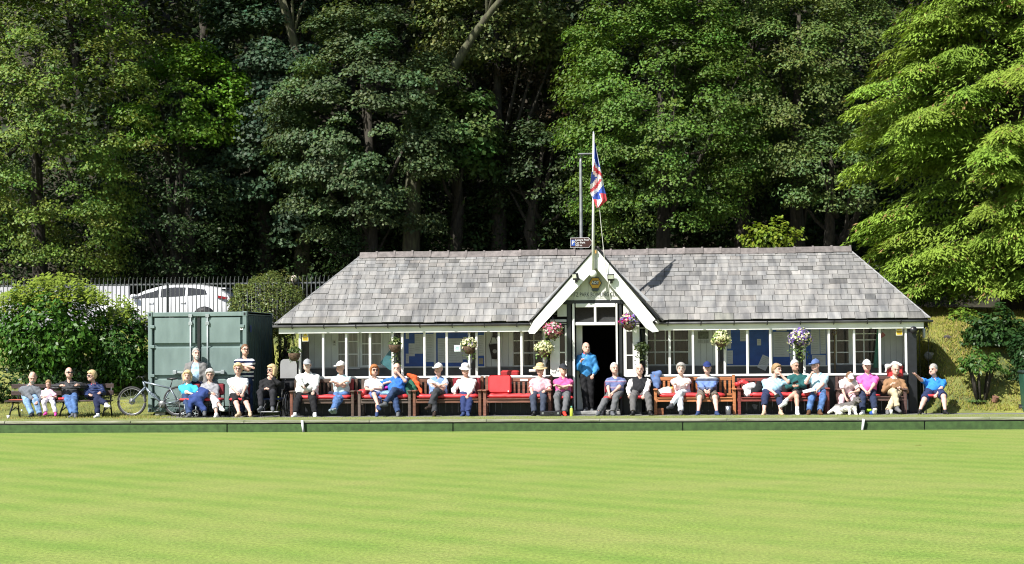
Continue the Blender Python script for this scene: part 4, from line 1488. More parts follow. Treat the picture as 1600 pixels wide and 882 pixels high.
# alarm box on the gable
c = zr((359, 228), YG - .03)
r_ = thing('alarm_box', c, 'yellow hexagonal burglar alarm box reading ADT under the gable peak', 'alarm box')
hexa = lambda s_, z=0: [(math.cos(t) * s_, math.sin(t) * s_ + z) for t in [k * math.pi / 3 for k in range(6)]]
m = MB(); m.prism([(p[0], p[1]) for p in hexa(.168)], -.03, .03); m.build('case', M('alarm_blue', (.02, .05, .10), .5), r_, local=True)
m = MB(); m.prism([(p[0], p[1]) for p in hexa(.150)], -.045, -.028); m.build('front', AMBER, r_, local=True)
m = MB(); m.prism([(-.10, -.15), (.10, -.15), (.065, -.215), (-.065, -.215)][::-1], -.03, .02); m.build('lower_lens', M('alarm_lens', (.03, .05, .06), .3), r_, local=True)
m = MB(); m.box((0, -.048, .01), (.165, .004, .10)); m.build('badge', M('alarm_badge_blue', (.03, .04, .10), .5), r_, local=True)
text_mesh('ADT', .092, M('alarm_white', (.7, .7, .7), .5), 'lettering', r_, Vector(c) + Vector((0, -.053, .01)), .003, bold=.003)
# floodlights on the barge boards
for (p, yw, label, cl) in (((274, 200), .75, 'black floodlight turned sideways on the barge board above the long-sleeved word FITZ', 0), ((426, 203), 0.0, 'black floodlight facing the green on the barge board above the flower basket', 1)):
    label = ('black floodlight turned aside, on the sloping white board nearest the green container' if cl == 0 else
             'black floodlight facing the green, on the sloping white board beside the halyard')
    c = zr(p, YB - .12)
    r_ = thing('floodlight', c, label, 'floodlight', 'floodlights on the porch gable'); r_.rotation_euler = (rad(12), 0, -yw)
    m = MB(); m.bbox((-.085, -.04, -.085), (.085, .04, .085), .012); m.build('housing', BLACKM, r_, local=True)
    m = MB(); m.box((0, -.043, .018), (.14, .006, .10)); m.build('lens', M('flood_lens', (.42, .44, .36), .25, .2, 9), r_, local=True)
    m = MB(); m.tube([(0, .03, -.06), (0, .06, -.10), (0, .12, -.09)], .016, 6); m.lathe([(.001, -.03), (.035, -.03), (.035, .03), (.001, .03)], (.01, -.01, -.12), 10); m.build('bracket', BLACKM, r_, local=True)

# flagpole with drooping flag
yf = YB - .10
pb, ptop = zr((349, 187), yf), at(927.5, 209, yf)
r_ = thing('flagpole', pb, 'slender white flagpole standing on the porch peak', 'flagpole')
m = MB(); m.tube([(0, 0, .02), (ptop.x - pb.x, 0, ptop.z - pb.z)], [.038, .022], 12); m.build('pole', WHITE, r_, True, True)
m = MB(); m.ell((0, 0, 0), (.095, .06, .095), 16, 10); m.build('foot_bracket', WHITE, r_, True, True)
m = MB(); m.ell((ptop.x - pb.x, 0, ptop.z - pb.z + .02), (.03, .03, .035)); m.build('finial', STEEL, r_, True, True)
m = MB(); m.box((.03, .03, .55), (.12, .05, .08)); m.build('clamp', M('clamp_ochre', (.5, .28, .08), .6), r_, local=True)

# Union flag, hanging limp in folds: flag coordinates (u along fly, v down the hoist)
def union(u, v):
    """0 blue 1 white 2 red on a 2:1 flag, u 0..2, v 0..1"""
    if abs(v - .5) < .1 or abs(u - 1) < .1: return 2
    if abs(v - .5) < .1667 or abs(u - 1) < .1667: return 1
    for sg in (1, -1):
        d = ((u - 1) * .5 * sg - (v - .5)) / math.sqrt(1.25) * 1.0
        d = ((v - .5) - sg * (u - 1) * .5) / math.sqrt(1.25)
        if abs(d) < .1:
            side = 1 if (u - 1) > 0 else -1
            dd = d * (1 if sg == 1 else 1)
            off = dd * side * (-1 if sg > 0 else -1) * (1)
            return 2 if 0 < off < .0667 else 1
    return 0
def folded(u, v):
    """which part of the Union design shows on the hanging bundle: blue, white, red"""
    a = v - (.31 + .13 * u)
    if abs(a) < .034: return 2
    if abs(a) < .088: return 1
    b = v - (.70 - .24 * u)
    if abs(b) < .036: return 2
    if abs(b) < .118: return 1
    if v < .30: return 1 if (u > .86 and v > .06) else 0
    if v > .74 and u > .56 + (v - .74) * .2: return 2 if u > .64 else 1
    if v > .86: return 2 if u < .22 else 1
    return 0
HZ0 = at(929, 222, yf).z; HZ1 = at(929, 302, yf).z
tip = at(930, 326, yf)
nu, nv = 44, 40
mb = MB(); vid = {}
fpx = [(0, 222, 929, 930.5), (.15, 240, 929, 934), (.3, 258, 928, 938), (.45, 275, 924, 941.5), (.62, 293, 922, 944), (.75, 303, 922.5, 946.5), (.88, 314, 928, 948.5), (1, 325, 932, 936)]
def flag_pt(i, j):
    u, v = i / nu, j / nv                                    # u along the fly, v from top to bottom of the hanging bundle
    t = v
    xl = np.interp(t, [f[0] for f in fpx], [f[2] for f in fpx]); xr = np.interp(t, [f[0] for f in fpx], [f[3] for f in fpx])
    yy = np.interp(t, [f[0] for f in fpx], [f[1] for f in fpx])
    p0, p1 = at(xl, yy, yf), at(xr, yy, yf)
    x = p0.x + (p1.x - p0.x) * u
    fold = .075 * math.sin(u * 7.5 + v * 2.2) * min(1, v * 3 + .15) + .03 * math.sin(u * 15 + v * 5)
    return (x, yf - .02 - fold, p0.z - .06 * math.sin(u * 6) * v * (1 - v) - .10 * u * (1 - v) * .6)
P = [flag_pt(i, j) for j in range(nv + 1) for i in range(nu + 1)]
F, mi = [], []
for j in range(nv):
    for i in range(nu):
        F.append((j * (nu + 1) + i, j * (nu + 1) + i + 1, (j + 1) * (nu + 1) + i + 1, (j + 1) * (nu + 1) + i))
        # the limp cloth: only part of the fly shows; the design runs diagonally down the bundle
        uu = .12 + .62 * (j + .5) / nv * 1.25 + .46 * (i + .5) / nu * .9
        vv = .18 + .80 * (j + .5) / nv * .78 - .32 * (i + .5) / nu + .10
        mi.append(folded((i + .5) / nu, (j + .5) / nv))
mb.add(P, F); mb.m = mi
fl = mb.solo('flag', [cloth('flag_blue', (.05, .10, .42), .7, .3), cloth('flag_white', (.78, .78, .78), .7, .3), cloth('flag_red', (.62, .07, .09), .7, .3)],
             (at(929, 222, yf).x, yf, HZ1), 'Union flag hanging limp in folds from the white pole', 'flag', smooth=True)
m = MB()
p = [at(936.5, 322, yf - .02), at(939, 350, yf - .04), at(944, 400, yf - .06), at(949, 432, YB - .04), at(954, 470, YB - .06)]
m.tube([tuple(q) for q in p], .008, 5)
m.solo('halyard', M('rope', (.55, .54, .5), .9), tuple(p[-1]), 'thin pale halyard rope slanting down from the flag to the porch', 'rope')

# black bag, folder, cushions, spade, flags inside the verandah
c = at(772, 548, YW - .09)
r_ = thing('hanging_bag', c, 'black tote bag hanging by its strap on the grey boards', 'bag')
m = MB(); m.prism([(-.14, .16), (.13, .19), (.12, -.24), (-.06, -.22)][::-1], -.03, .04); m.build('pouch', cloth('bag_black', (.015, .015, .016)), r_, local=True)
m = MB(); m.tube([(-.12, 0, .16), (-.03, .02, .40), (.0, .02, .42), (.11, 0, .18)], .008, 5); m.build('strap', MATS['bag_black'], r_, local=True)
m = MB(); m.lathe([(.03, 0), (.055, 0), (.055, .003), (.03, .003)], (.02, -.036, -.02), 12, rotm(rx=math.pi / 2)); m.build('emblem', M('emblem_pale', (.3, .3, .3), .7), r_, local=True)
c = at(775.5, 520, YW - .12)
m = MB(); m.bbox((-.10, -.06, -.13), (.10, .08, .13), .02); o = link('wall_speaker', m.mesh('wall_speaker', BLACKM), None, c); tag(o, 'black box speaker high on the boards above the hanging bag', 'speaker')
m = MB(); m.box((0, -.062, 0), (.15, .004, .21)); m.build('grille', M('grille_dark', (.03, .03, .03), .8), o, local=True)
c = at(610, 563, YP + .35)
r_ = thing('folder', c, 'teal folder leaning at a slant against the verandah glass', 'folder'); r_.rotation_euler = (rad(-12), rad(38), 0)
m = MB(); m.bbox((-.17, -.02, -.22), (.17, .02, .22), .006); m.build('cover', M('folder_teal', (.045, .16, .18), .5), r_, local=True)
m = MB(); m.box((.172, 0, 0), (.004, .03, .42)); m.build('page_edges', PAPER, r_, local=True)
for (p0, p1, yy, lab) in (((782, 579), (811, 590), YP + .3, 'red seat pad lying on the sill behind the empty bench cushion'),):
    a, b = at(p0[0], p1[1] + 3, yy), at(p1[0], p0[1], yy)
    m = MB(); m.bbox((a.x, yy, a.z), (b.x, yy + .4, b.z), .04); m.solo('seat_pad', RED, (a.x, yy, a.z), lab, 'cushion')
c = at(1304, 519, YW - .08)
r_ = thing('spade', c, 'long wooden spade with a loop grip hanging before the dark window', 'spade')
WOODL = M('spade_wood', (.32, .22, .11), .6, .2, 6, stretch=(9, 9, .6))
zb_ = at(1303, 587, YW - .08).z - c.z
m = MB(); m.tube([(0, 0, -.09), (0, 0, zb_ * .95)], .019, 8); m.build('shaft', WOODL, r_, True, True)
m = MB(); m.tube([(0, 0, -.09), (-.055, 0, -.03), (-.05, 0, .03), (.05, 0, .03), (.055, 0, -.03), (0, 0, -.09)], .014, 6); m.build('grip', WOODL, r_, True, True)
m = MB(); m.bbox((-.09, -.006, zb_ - .30), (.09, .006, zb_ + .04), .004); m.build('blade', STEEL, r_, local=True)
for (dx, col, lab) in ((0, (.06, .22, .16), 'green'), (1, (.45, .16, .17), 'red')):
    a = at(1371 if dx == 0 else 1377, 514 if dx == 0 else 525, YW - .25)
    m = MB()
    if dx == 0:
        zb_ = at(1371, 575, YW - .25).z
        m.tube([(a.x + .02, YW - .25, a.z), (a.x - .01, YW - .25, (a.z + zb_) / 2), (a.x - .05, YW - .25, zb_)], [.03, .06, .075], 7)
        m.solo('rolled_flag', cloth('green_cloth', col), (a.x, YW - .25, zb_), 'rolled green cloth leaning in the verandah corner by the last window', 'flag')
    else:
        q = [at(1379, 519, YW - .3), at(1384, 524, YW - .3), at(1377, 529, YW - .3), at(1371, 532, YW - .3)]
        m.prism([(p.x, p.z) for p in q], YW - .31, YW - .30)
        m.solo('pennant', cloth('red_cloth', col), tuple(q[2]), 'small faded red pennant behind the verandah glass by the last post', 'pennant')

# hanging baskets
COIR = M('coir', (.10, .062, .036), .95, .35, 20, bump=.8, bscale=60)
LEAFB = leaf_mat('basket_leaf', (.10, .15, .035), .3)
PET = leaf_mat('petal', (1, 1, 1), .2, .6, .2)
def basket(px, py, y, rad_, label, flower, dense=1.0, bask=True, dark=1.0, trail=.25, drop=.12, chain=None):
    c = at(px, py, y)
    r_ = thing('hanging_basket', c, label, 'hanging basket', 'hanging flower baskets along the verandah')
    if bask:
        m = MB(); m.lathe([(.02, -.26), (.10, -.23), (.15, -.15), (.165, -.06), (.15, -.05)], (0, 0, 0), 14); m.build('bowl', COIR, r_, True, True)
    n = int(420 * dense * (rad_ / .25) ** 2)
    q = unit(NP.normal(size=(n, 3))) * (NP.uniform(.35, 1, (n, 1)))
    C = q * np.array([rad_, rad_ * .8, rad_ * .72]); C[:, 2] -= trail * rad_ * (q[:, 0] ** 2) - .02
    k = NP.random(n) < .22
    C[k, 2] -= NP.uniform(0, drop * 2, k.sum())
    N = q + np.array([0, -.5, .7]) + NP.normal(0, .5, (n, 3))
    link('foliage', leaf_mesh('foliage', C, N, NP.uniform(.05, .085, n), .6, tints(n, .3, .12, dark), LEAFB), r_)
    for fc, share in flower:
        nf = int(110 * dense * share * (rad_ / .25) ** 2)
        q = unit(NP.normal(size=(nf, 3)) + np.array([0, -.6, .25])); C = q * np.array([rad_, rad_ * .82, rad_ * .75]) * NP.uniform(.85, 1.08, (nf, 1)); C[:, 2] -= trail * rad_ * q[:, 0] ** 2
        if fc[3] != 0: C[:, 0] = np.abs(C[:, 0]) * fc[3] + NP.normal(0, .03, nf)
        link('flower_heads', leaf_mesh('flowers', C, q + NP.normal(0, .3, (nf, 3)), NP.uniform(.045, .07, nf), .9, np.tile(np.array(fc[:3]), (nf, 1)) * NP.uniform(.75, 1.2, (nf, 1)), PET), r_)['kind'] = 'stuff'
    top = chain if chain else c.z + .45
    m = MB()
    for t in (0, 2.1, 4.2): m.tube([(.15 * math.cos(t), .15 * math.sin(t), -.05), (0, 0, top - c.z)], .005, 4)
    m.build('chain', BLACKM, r_, local=True)
CRM, PUR, PNK, MAG, WHT = (.72, .70, .42, 0), (.20, .12, .42, 0), (.62, .16, .30, 0), (.55, .03, .20, -1), (.72, .70, .66, 0)
yb = YP - .28
basket(460, 549, yb, .19, 'small green hanging basket on the end bracket, leaves only', [], 1.0, True, .75, chain=zf0 - .1)
basket(617, 536, yb, .18, 'straggly green hanging basket trailing down beside the teal folder', [((.6, .6, .4, 0), .15)], 1.0, True, .8, .1, .3, zf0 - .1)
basket(733, 538, yb, .22, 'hanging basket of cream flowers beside the bright pale notice', [(CRM, .9), ((.35, .28, .45, 0), .2)], 1.2, True, 1.1, .1, .16, zf0 - .1)
basket(864, 515, YB - .02, .26, 'hanging basket of pink and white flowers by the porch foot', [(PNK, .9), (WHT, .5), ((.5, .06, .10, 0), .2)], 1.3, True, 1.1, .1, .08, at(862, 495, YB).z)
basket(850, 543, yb, .24, 'hanging basket of variegated cream leaves below the pink basket', [(CRM, 1.6)], 1.3, True, 1.5, .1, .12, zf0 - .1)
basket(983, 501, YB - .02, .25, 'hanging basket of purple and magenta flowers beside the door top', [(PUR, .8), (MAG, .45), (CRM, .35)], 1.3, True, .9, .1, .06, at(975, 487, YB).z)
basket(1003, 543, yb, .21, 'dark leafy hanging basket with almost no flowers near the black vest man', [], 1.2, False, .42, .1, .2, zf0 - .1)
basket(1127, 528, yb, .26, 'hanging basket of pale lime leaves above a coir bowl on the round column', [(CRM, 1.2)], 1.2, True, 1.7, .35, .1, zf0 - .1)
basket(1250, 527, yb, .31, 'wide hanging basket of purple centre flowers edged with cream blooms', [(PUR, 1.0), (CRM, .7), (WHT, .2)], 1.2, False, 1.0, .25, .28, zf0 - .1)

# ================================================================== BEHIND: fence, car, lamp post, sign
YF = 9.5
fz0 = 2.16
fence = thing('railing_fence', (X(260, YF, 3), YF, fz0), 'tall grey steel railing fence with curved tops along the car park', 'fence')
PALE = M('railing_grey', (.11, .118, .12), .55, .2, 6)
def pale_mesh():
    m = MB()
    h = at(300, 433.5, YF).z - fz0
    m.tube([(0, 0, 0), (0, 0, h - .22), (.0, -.012, h - .13), (.012, -.035, h - .06), (.03, -.075, h)], [.016, .016, .016, .015, .009], 5)
    return m.mesh('pale', PALE)
pm = pale_mesh()
xa, xb = X(-40, YF, 3), X(560, YF, 3)
hP = at(300, 433.5, YF).z - fz0
x = xa
while x < xb:
    o = link('pale', pm, fence, (x - fence.location.x, 0, 0)); o.rotation_euler = (0, 0, RND.uniform(-.1, .1)); x += .128
xc, xd = X(1325, YF, 3), X(1425, YF, 3)
x = xc
zr2 = at(1375, 405, YF).z - at(300, 433.5, YF).z
while x < xd:
    o = link('pale', pm, fence, (x - fence.location.x, 0, zr2)); x += .152
for (a, b, dz) in ((xa, xb, 0), (xc, xd, zr2)):
    for hz in (hP - .20, .25):
        m = MB(); m.box2((a - fence.location.x, .012, hz - .022 + dz), (b - fence.location.x, .03, hz + .022 + dz)); m.build('rail', PALE, fence, local=True)
    k = a + .5
    while k < b:
        m = MB(); m.box2((k - .03 - fence.location.x, .032, -.1), (k + .03 - fence.location.x, .09, hP - .15 + dz)); m.build('fence_post', PALE, fence, local=True); k += 2.7
c = at(459.5, 436, YF - .1)
m = MB(); m.ell((0, 0, 0), (.10, .10, .11), 14, 9); o = link('ball_finial', m.mesh('ball_finial', M('pale_ball', (.55, .47, .42), .6, .1), smooth=True), None, c); tag(o, 'pale round ball on the railing above the clipped shrub', 'ball')

# pale boarding left of the car
a, b = at(-60, 500, 12.6), at(203, 447, 12.6)
r_ = thing('pale_boarding', ((a.x + b.x) / 2, 12.6, 2.2), 'pale grey boarding behind the railings, in front of the white car', 'boarding')
x = a.x
BRD = M('boarding_pale', (.42, .42, .45), .7, .08, 3, island=.05)
while x < b.x - .05:
    x2 = min(x + 1.15, b.x)
    m = MB(); m.bbox((x + .006, 12.58, 2.2), (x2 - .006, 12.64, b.z), .006); m.build('panel', BRD, r_); x = x2

# white hatchback, facing the boarding
YC = 11.0
cs = at(362, 470, YC); zg = 2.325
car = thing('parked_car', (cs.x - 2.15, YC + .88, zg), 'white hatchback car parked behind the railings', 'car')
CARW = M('car_white', (.72, .73, .75), .22, .02, 2, coat=.6)
CGL = M('car_glass', (.015, .018, .022), .05, .1, 3, spec=.7)
ztop = at(285, 443.5, YC + .2).z - zg
def car_x(px): return X(px, YC, 3.2) - car.location.x
roofp = [(-2.15, .52), (-2.12, .66), (-2.0, .74), (-1.55, .86), (-1.15, .94), (-.62, 1.22), (-.15, ztop - .06), (.35, ztop), (.95, ztop - .02), (1.45, ztop - .10), (1.72, ztop - .15), (1.76, ztop - .20), (1.98, 1.06), (2.06, .95), (2.12, .72), (2.13, .50)]
def top_at(x): return float(np.interp(x, [p[0] for p in roofp], [p[1] for p in roofp]))
belt = lambda x: .92 + .035 * (x + 1)
stx = np.concatenate([np.linspace(-2.15, -1.9, 4), np.linspace(-1.8, 1.7, 30), np.linspace(1.76, 2.13, 8)])
mb = MB(); rings = []
for x in stx:
    zt_ = top_at(x); wmid = .86 * (1 - .16 * max(0, (abs(x) - 1.55) / .6) ** 1.5)
    zb_ = .24; bl_ = min(belt(x), zt_ - .02)
    tw_ = wmid - (zt_ - bl_) * .38
    pr = [(-wmid + .06, zb_), (-wmid, .38), (-wmid - .015, .62), (-wmid + .01, bl_), (-tw_ + .0, bl_ + (zt_ - bl_) * .82), (-tw_ + .10, zt_ - .015), (-tw_ * .5, zt_ + .012), (0, zt_ + .02)]
    pr = pr + [(-p[0], p[1]) for p in pr[-2::-1]]
    rings.append([(x, p[0], p[1]) for p in pr])
nr = len(rings[0]); P = [p for r in rings for p in r]; F = []
for i in range(len(rings) - 1):
    for k in range(nr):
        k2 = (k + 1) % nr
        F.append((i * nr + k, i * nr + k2, (i + 1) * nr + k2, (i + 1) * nr + k))
F.append(tuple(range(nr))); F.append(tuple(reversed(range((len(rings) - 1) * nr, len(rings) * nr))))
mb.add(P, F); mb.build('body', CARW, car, True, True)
def side_y(x, z):
    zt_ = top_at(x); bl_ = min(belt(x), zt_ - .02)
    tw_ = .86 - (zt_ - bl_) * .38
    return -np.interp(z, [.38, .62, bl_, bl_ + (zt_ - bl_) * .82], [.86, .875, .85, tw_])
def sidepanel(name, pts, mat, off=.012, sub=8):
    m = MB(); pts = [(p[0], side_y(*p) - off, p[1]) for p in pts]
    m.add(pts + [(p[0], p[1] + .03, p[2]) for p in pts], [tuple(range(len(pts))), tuple(reversed(range(len(pts), 2 * len(pts))))] +
          [(((i + 1) % len(pts)), i, len(pts) + i, len(pts) + (i + 1) % len(pts)) for i in range(len(pts))])
    return m.build(name, mat, car, local=True)
def wz(x, d): return min(top_at(x) - .105, 1.6)
sidepanel('window', [(-.98, belt(-.98) + .03), (-.14, belt(-.14) + .035), (-.14, wz(-.14, 0)), (-.32, wz(-.32, 0) - .03), (-.60, wz(-.6, 0) - .02)], CGL)
sidepanel('window', [(-.08, belt(-.08) + .035), (.68, belt(.68) + .04), (.68, wz(.68, 0)), (.3, wz(.3, 0)), (-.08, wz(-.08, 0))], CGL)
sidepanel('window', [(.76, belt(.76) + .045), (1.38, belt(1.38) + .06), (1.30, wz(1.3, 0) - .01), (.76, wz(.76, 0))], CGL)
sidepanel('tail_light', [(1.70, .96), (2.0, .90), (2.02, .97), (1.72, 1.03)], M('tail_red', (.22, .008, .01), .2), .02)
for xx in (-.45, .55): sidepanel('door_handle', [(xx, .80), (xx + .16, .80), (xx + .16, .835), (xx, .835)], CARW, .03)
for xx in (-.95, -.11, .72):
    m = MB(); m.tube([(xx, side_y(xx, z) - .002, z) for z in (.35, .5, .65, .8, .92)], .004, 4); m.build('door_seam', M('seam_dark', (.1, .1, .1), .7), car, local=True)
m = MB(); m.ell((-.88, -.98, 1.02), (.11, .09, .075)); m.build('wing_mirror', CARW, car, True, True)
m = MB(); m.add([(-.62 - .5, -.60, .965), (-.62 - .5, .60, .965), (-.16, .52, ztop - .10), (-.16, -.52, ztop - .10)], [(0, 1, 2, 3)]);
m.v = [(p[0] - .03, p[1], p[2] + .055) for p in m.v]; m.build('windscreen', CGL, car, local=True)
m = MB(); m.box((1.79, 0, ztop - .15), (.20, 1.1, .03)); m.build('spoiler', CARW, car, local=True)
for xx in (-1.33, 1.30):
    m = MB(); m.lathe([(.36, -.01), (.36, .02), (.001, .02)], (xx, -.885, .34), 20, rotm(rx=math.pi / 2)); m.build('wheel_arch', BLACKM, car, True, True)
    wroot = MB(); wroot.lathe([(.18, -.11), (.29, -.11), (.315, -.07), (.315, .07), (.29, .11), (.18, .11)], (xx, -.80, .315), 24, rotm(rx=math.pi / 2)); wo_ = wroot.build('wheel', M('tyre', (.012, .012, .012), .8), car, True, True)
    m = MB(); m.lathe([(.001, .115), (.05, .12), (.19, .10), (.19, .06)], (xx, -.80, .315), 20, rotm(rx=math.pi / 2)); m.build('rim', STEEL, wo_, True, True)

# lamp post and road sign
YLp = 10.6
b0, t0 = at(908.5, 385, YLp), at(908, 248, YLp)
r_ = thing('street_lamp', (b0.x, YLp, 2.2), 'grey street lamp post with a short flat arm behind the flag', 'street lamp')
GALV = M('galvanised', (.26, .27, .28), .5, .15, 5, metal=.5)
m = MB(); m.tube([(0, 0, 0), (0, 0, 1.0), (0, 0, t0.z - 2.2 - .1), (0, 0, t0.z - 2.2)], [.075, .06, .045, .03], 12); m.build('post', GALV, r_, True, True)
h_ = t0.z - 2.2
m = MB(); m.tube([(0, 0, h_ - .05), (.01, 0, h_ + .06), (.08, 0, h_ + .12), (.20, 0, h_ + .14)], [.03, .03, .028, .025], 8); m.build('arm', GALV, r_, True, True)
m = MB(); m.bbox((-.08, -.09, h_ + .10), (.36, .09, h_ + .155), .02); m.build('lantern', GALV, r_, local=True)
a, b = at(891.5, 387.5, YLp - .12), at(921, 371.5, YLp - .12)
sc_ = Vector(((a.x + b.x) / 2, YLp - .12, (a.z + b.z) / 2)); W_, H_ = (b.x - a.x), (b.z - a.z)
r_ = thing('direction_sign', sc_, 'brown direction sign to the Leisure Pool car park on the lamp post', 'road sign')
ar = [(-W_ / 2, -H_ / 2), (W_ / 2 - .02, -H_ / 2), (W_ / 2 + .10, 0), (W_ / 2 - .02, H_ / 2), (-W_ / 2, H_ / 2)]
m = MB(); m.prism(ar, 0, .02); m.build('white_border', WHITE, r_, local=True)
m = MB(); m.prism([(p[0] * .97, p[1] * .92) for p in ar], -.004, -.001); m.build('brown_field', M('sign_brown', (.040, .013, .008), .5), r_, local=True)
m = MB(); m.box((-W_ * .36, -.007, 0), (W_ * .18, .004, H_ * .58)); m.build('parking_panel', M('sign_blue', (.02, .09, .42), .5), r_, local=True)
SW = M('sign_white', (.62, .62, .60), .5)
text_mesh('P', H_ * .52, SW, 'parking_letter', r_, sc_ + Vector((-W_ * .36, -.011, 0)), bold=.006)
for k, t in enumerate(('Leisure Pool', 'Car Park', '500 m')):
    text_mesh(t, H_ * .27, SW, 'sign_text', r_, sc_ + Vector((-W_ * .25, -.0065, H_ * (.27 - .27 * k))), align='LEFT', bold=.002)
m = MB(); m.box((.02, .06, 0), (.10, .08, .05)); m.build('clamp', GALV, r_, local=True)

# ================================================================== SHIPPING CONTAINER
YCN = 3.15
a, b = at(232, 650, YCN), at(386, 486.5, YCN)
cx0, cx1, cz1 = a.x, b.x, (b.z + at(232, 489, YCN).z) / 2
CD = 3.05
cont = thing('shipping_container', ((cx0 + cx1) / 2, YCN, 0), 'dark green steel storage container with locked double doors', 'container')
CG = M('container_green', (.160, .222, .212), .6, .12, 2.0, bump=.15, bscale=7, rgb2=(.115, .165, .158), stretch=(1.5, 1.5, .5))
CG2 = M('container_green_dark', (.05, .09, .085), .6, .15, 3)  # shaded copy of the container green: shade put into the colour
z0c = .10
W_ = cx1 - cx0
# corrugated sides and back
for (xx, sg) in ((cx0 + .02, -1), (cx1 - .02, 1)):
    m = MB(); pts = []
    y = YCN + .10
    while y < YCN + CD - .15:
        pts += [(y, 0), (y + .07, 0), (y + .10, -.05), (y + .17, -.05), (y + .20, 0)]; y += .20
    P = [(xx + sg * p[1], p[0], z) for z in (z0c + .12, cz1 - .10) for p in pts]; n = len(pts)
    F = [(i, i + 1, n + i + 1, n + i) for i in range(n - 1)]
    if sg < 0: F = [tuple(reversed(f)) for f in F]
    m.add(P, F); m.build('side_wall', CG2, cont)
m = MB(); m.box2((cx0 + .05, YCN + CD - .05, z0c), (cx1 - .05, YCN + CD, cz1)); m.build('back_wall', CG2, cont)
m = MB(); m.box2((cx0 + .02, YCN + .05, cz1 - .06), (cx1 - .02, YCN + CD, cz1 - .01)); m.build('roof', CG, cont)
for (xx0, xx1) in ((cx0, cx0 + .11), (cx1 - .11, cx1)):
    m = MB(); m.bbox((xx0, YCN - .04, z0c), (xx1, YCN + .10, cz1), .012); m.build('corner_post', CG, cont)
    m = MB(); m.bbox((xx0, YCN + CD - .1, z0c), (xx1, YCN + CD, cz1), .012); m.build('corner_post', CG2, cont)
    for zz in (z0c + .06, cz1 - .06):
        m = MB(); m.bbox((xx0 - .008, YCN - .05, zz - .065), (xx1 + .008, YCN + .11, zz + .065), .012); cst = m.build('corner_casting', CG, cont)
        m = MB(); m.box(((xx0 + xx1) / 2, YCN - .052, zz), (.05, .006, .07)); m.build('casting_hole', BLACKT, cst)
    m = MB(); m.bbox((xx0 + .02, YCN + .12, cz1 - .09), (xx1 - .02, YCN + CD - .12, cz1 + .0), .01); m.build('top_side_rail', CG, cont)
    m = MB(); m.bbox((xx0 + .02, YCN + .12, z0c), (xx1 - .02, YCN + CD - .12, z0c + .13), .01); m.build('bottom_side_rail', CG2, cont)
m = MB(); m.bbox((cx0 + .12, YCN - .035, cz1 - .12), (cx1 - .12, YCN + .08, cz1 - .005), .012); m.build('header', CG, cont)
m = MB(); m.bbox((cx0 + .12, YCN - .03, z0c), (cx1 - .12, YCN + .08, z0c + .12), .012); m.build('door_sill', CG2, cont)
xm = X(311, YCN, 1.4)
def door(xa, xb, name='door'):
    m = MB(); m.box2((xa, YCN + .045, z0c + .13), (xb, YCN + .075, cz1 - .13)); d = m.build(name, CG, cont)
    zz = [z0c + .13, z0c + .13 + (cz1 - z0c - .26) * .30, z0c + .13 + (cz1 - z0c - .26) * .62, cz1 - .13]
    zz = [z0c + .13, Zp(310, 590, YCN), Zp(310, 540, YCN), cz1 - .13]
    for i in range(3):
        m = MB()
        lo, hi = zz[i] + (.07 if i else .02), zz[i + 1] - (.07 if i < 2 else .03)
        m.add([(xa + .02, YCN + .045, lo - .03), (xb - .02, YCN + .045, lo - .03), (xb - .02, YCN + .045, hi + .03), (xa + .02, YCN + .045, hi + .03),
               (xa + .05, YCN - .025, lo), (xb - .05, YCN - .025, lo), (xb - .05, YCN - .025, hi), (xa + .05, YCN - .025, hi)],
              [(4, 5, 6, 7), (0, 1, 5, 4), (1, 2, 6, 5), (2, 3, 7, 6), (3, 0, 4, 7)])
        m.build('pressed_panel', CG, d)
    return d
d1 = door(cx0 + .13, xm - .05)
d2 = door(xm + .03, cx1 - .13)
m = MB(); m.box2((xm - .045, YCN + .0, z0c + .13), (xm + .025, YCN + .04, cz1 - .13)); m.build('door_seal', BLACKT, cont)
GAL2 = M('locking_bar_grey', (.34, .38, .39), .45, .15, 4, metal=.3)
for px in (298.5, 325):
    x = X(px, YCN, 1.4)
    m = MB(); m.tube([(x, YCN - .05, z0c + .08), (x, YCN - .05, cz1 - .06)], .021, 8); lb = m.build('locking_bar', GAL2, cont, True)
    for zz in (z0c + .25, z0c + 1.0, cz1 - .3, cz1 - .1):
        m = MB(); m.bbox((x - .05, YCN - .075, zz - .045), (x + .05, YCN + .0, zz + .045), .008); m.build('bar_bracket', GAL2, lb)
    sg = -1 if px < 310 else 1
    zz = Zp(px, 582, YCN)
    m = MB(); m.bbox((x, YCN - .085, zz - .025), (x + sg * .42, YCN - .062, zz + .025), .006); m.bbox((x + sg * .36, YCN - .11, zz - .05), (x + sg * .46, YCN - .05, zz + .06), .01); m.build('handle', GAL2, lb)
for xx in (cx0 + .12, cx1 - .12):
    for zz in (z0c + .4, z0c + .95, cz1 - .9, cz1 - .38):
        m = MB(); m.bbox((xx - .06, YCN - .065, zz - .04), (xx + .06, YCN - .03, zz + .04), .008); m.build('hinge', CG, cont)
m = MB(); m.box((X(378, YCN, 2.2), YCN - .045, Zp(378, 512, YCN)), (.075, .004, .13)); pl = m.build('number_plate', PAPER, cont)
text_mesh('5', .10, BLKP, 'plate_number', pl, (X(378, YCN, 2.2), YCN - .049, Zp(378, 512, YCN)), bold=.003)
m = MB(); m.box((cx1 + .022, YCN + .35, Zp(395, 514, YCN)), (.006, .16, .18)); m.build('blue_sticker', M('sticker_blue', (.02, .05, .22), .5), cont)
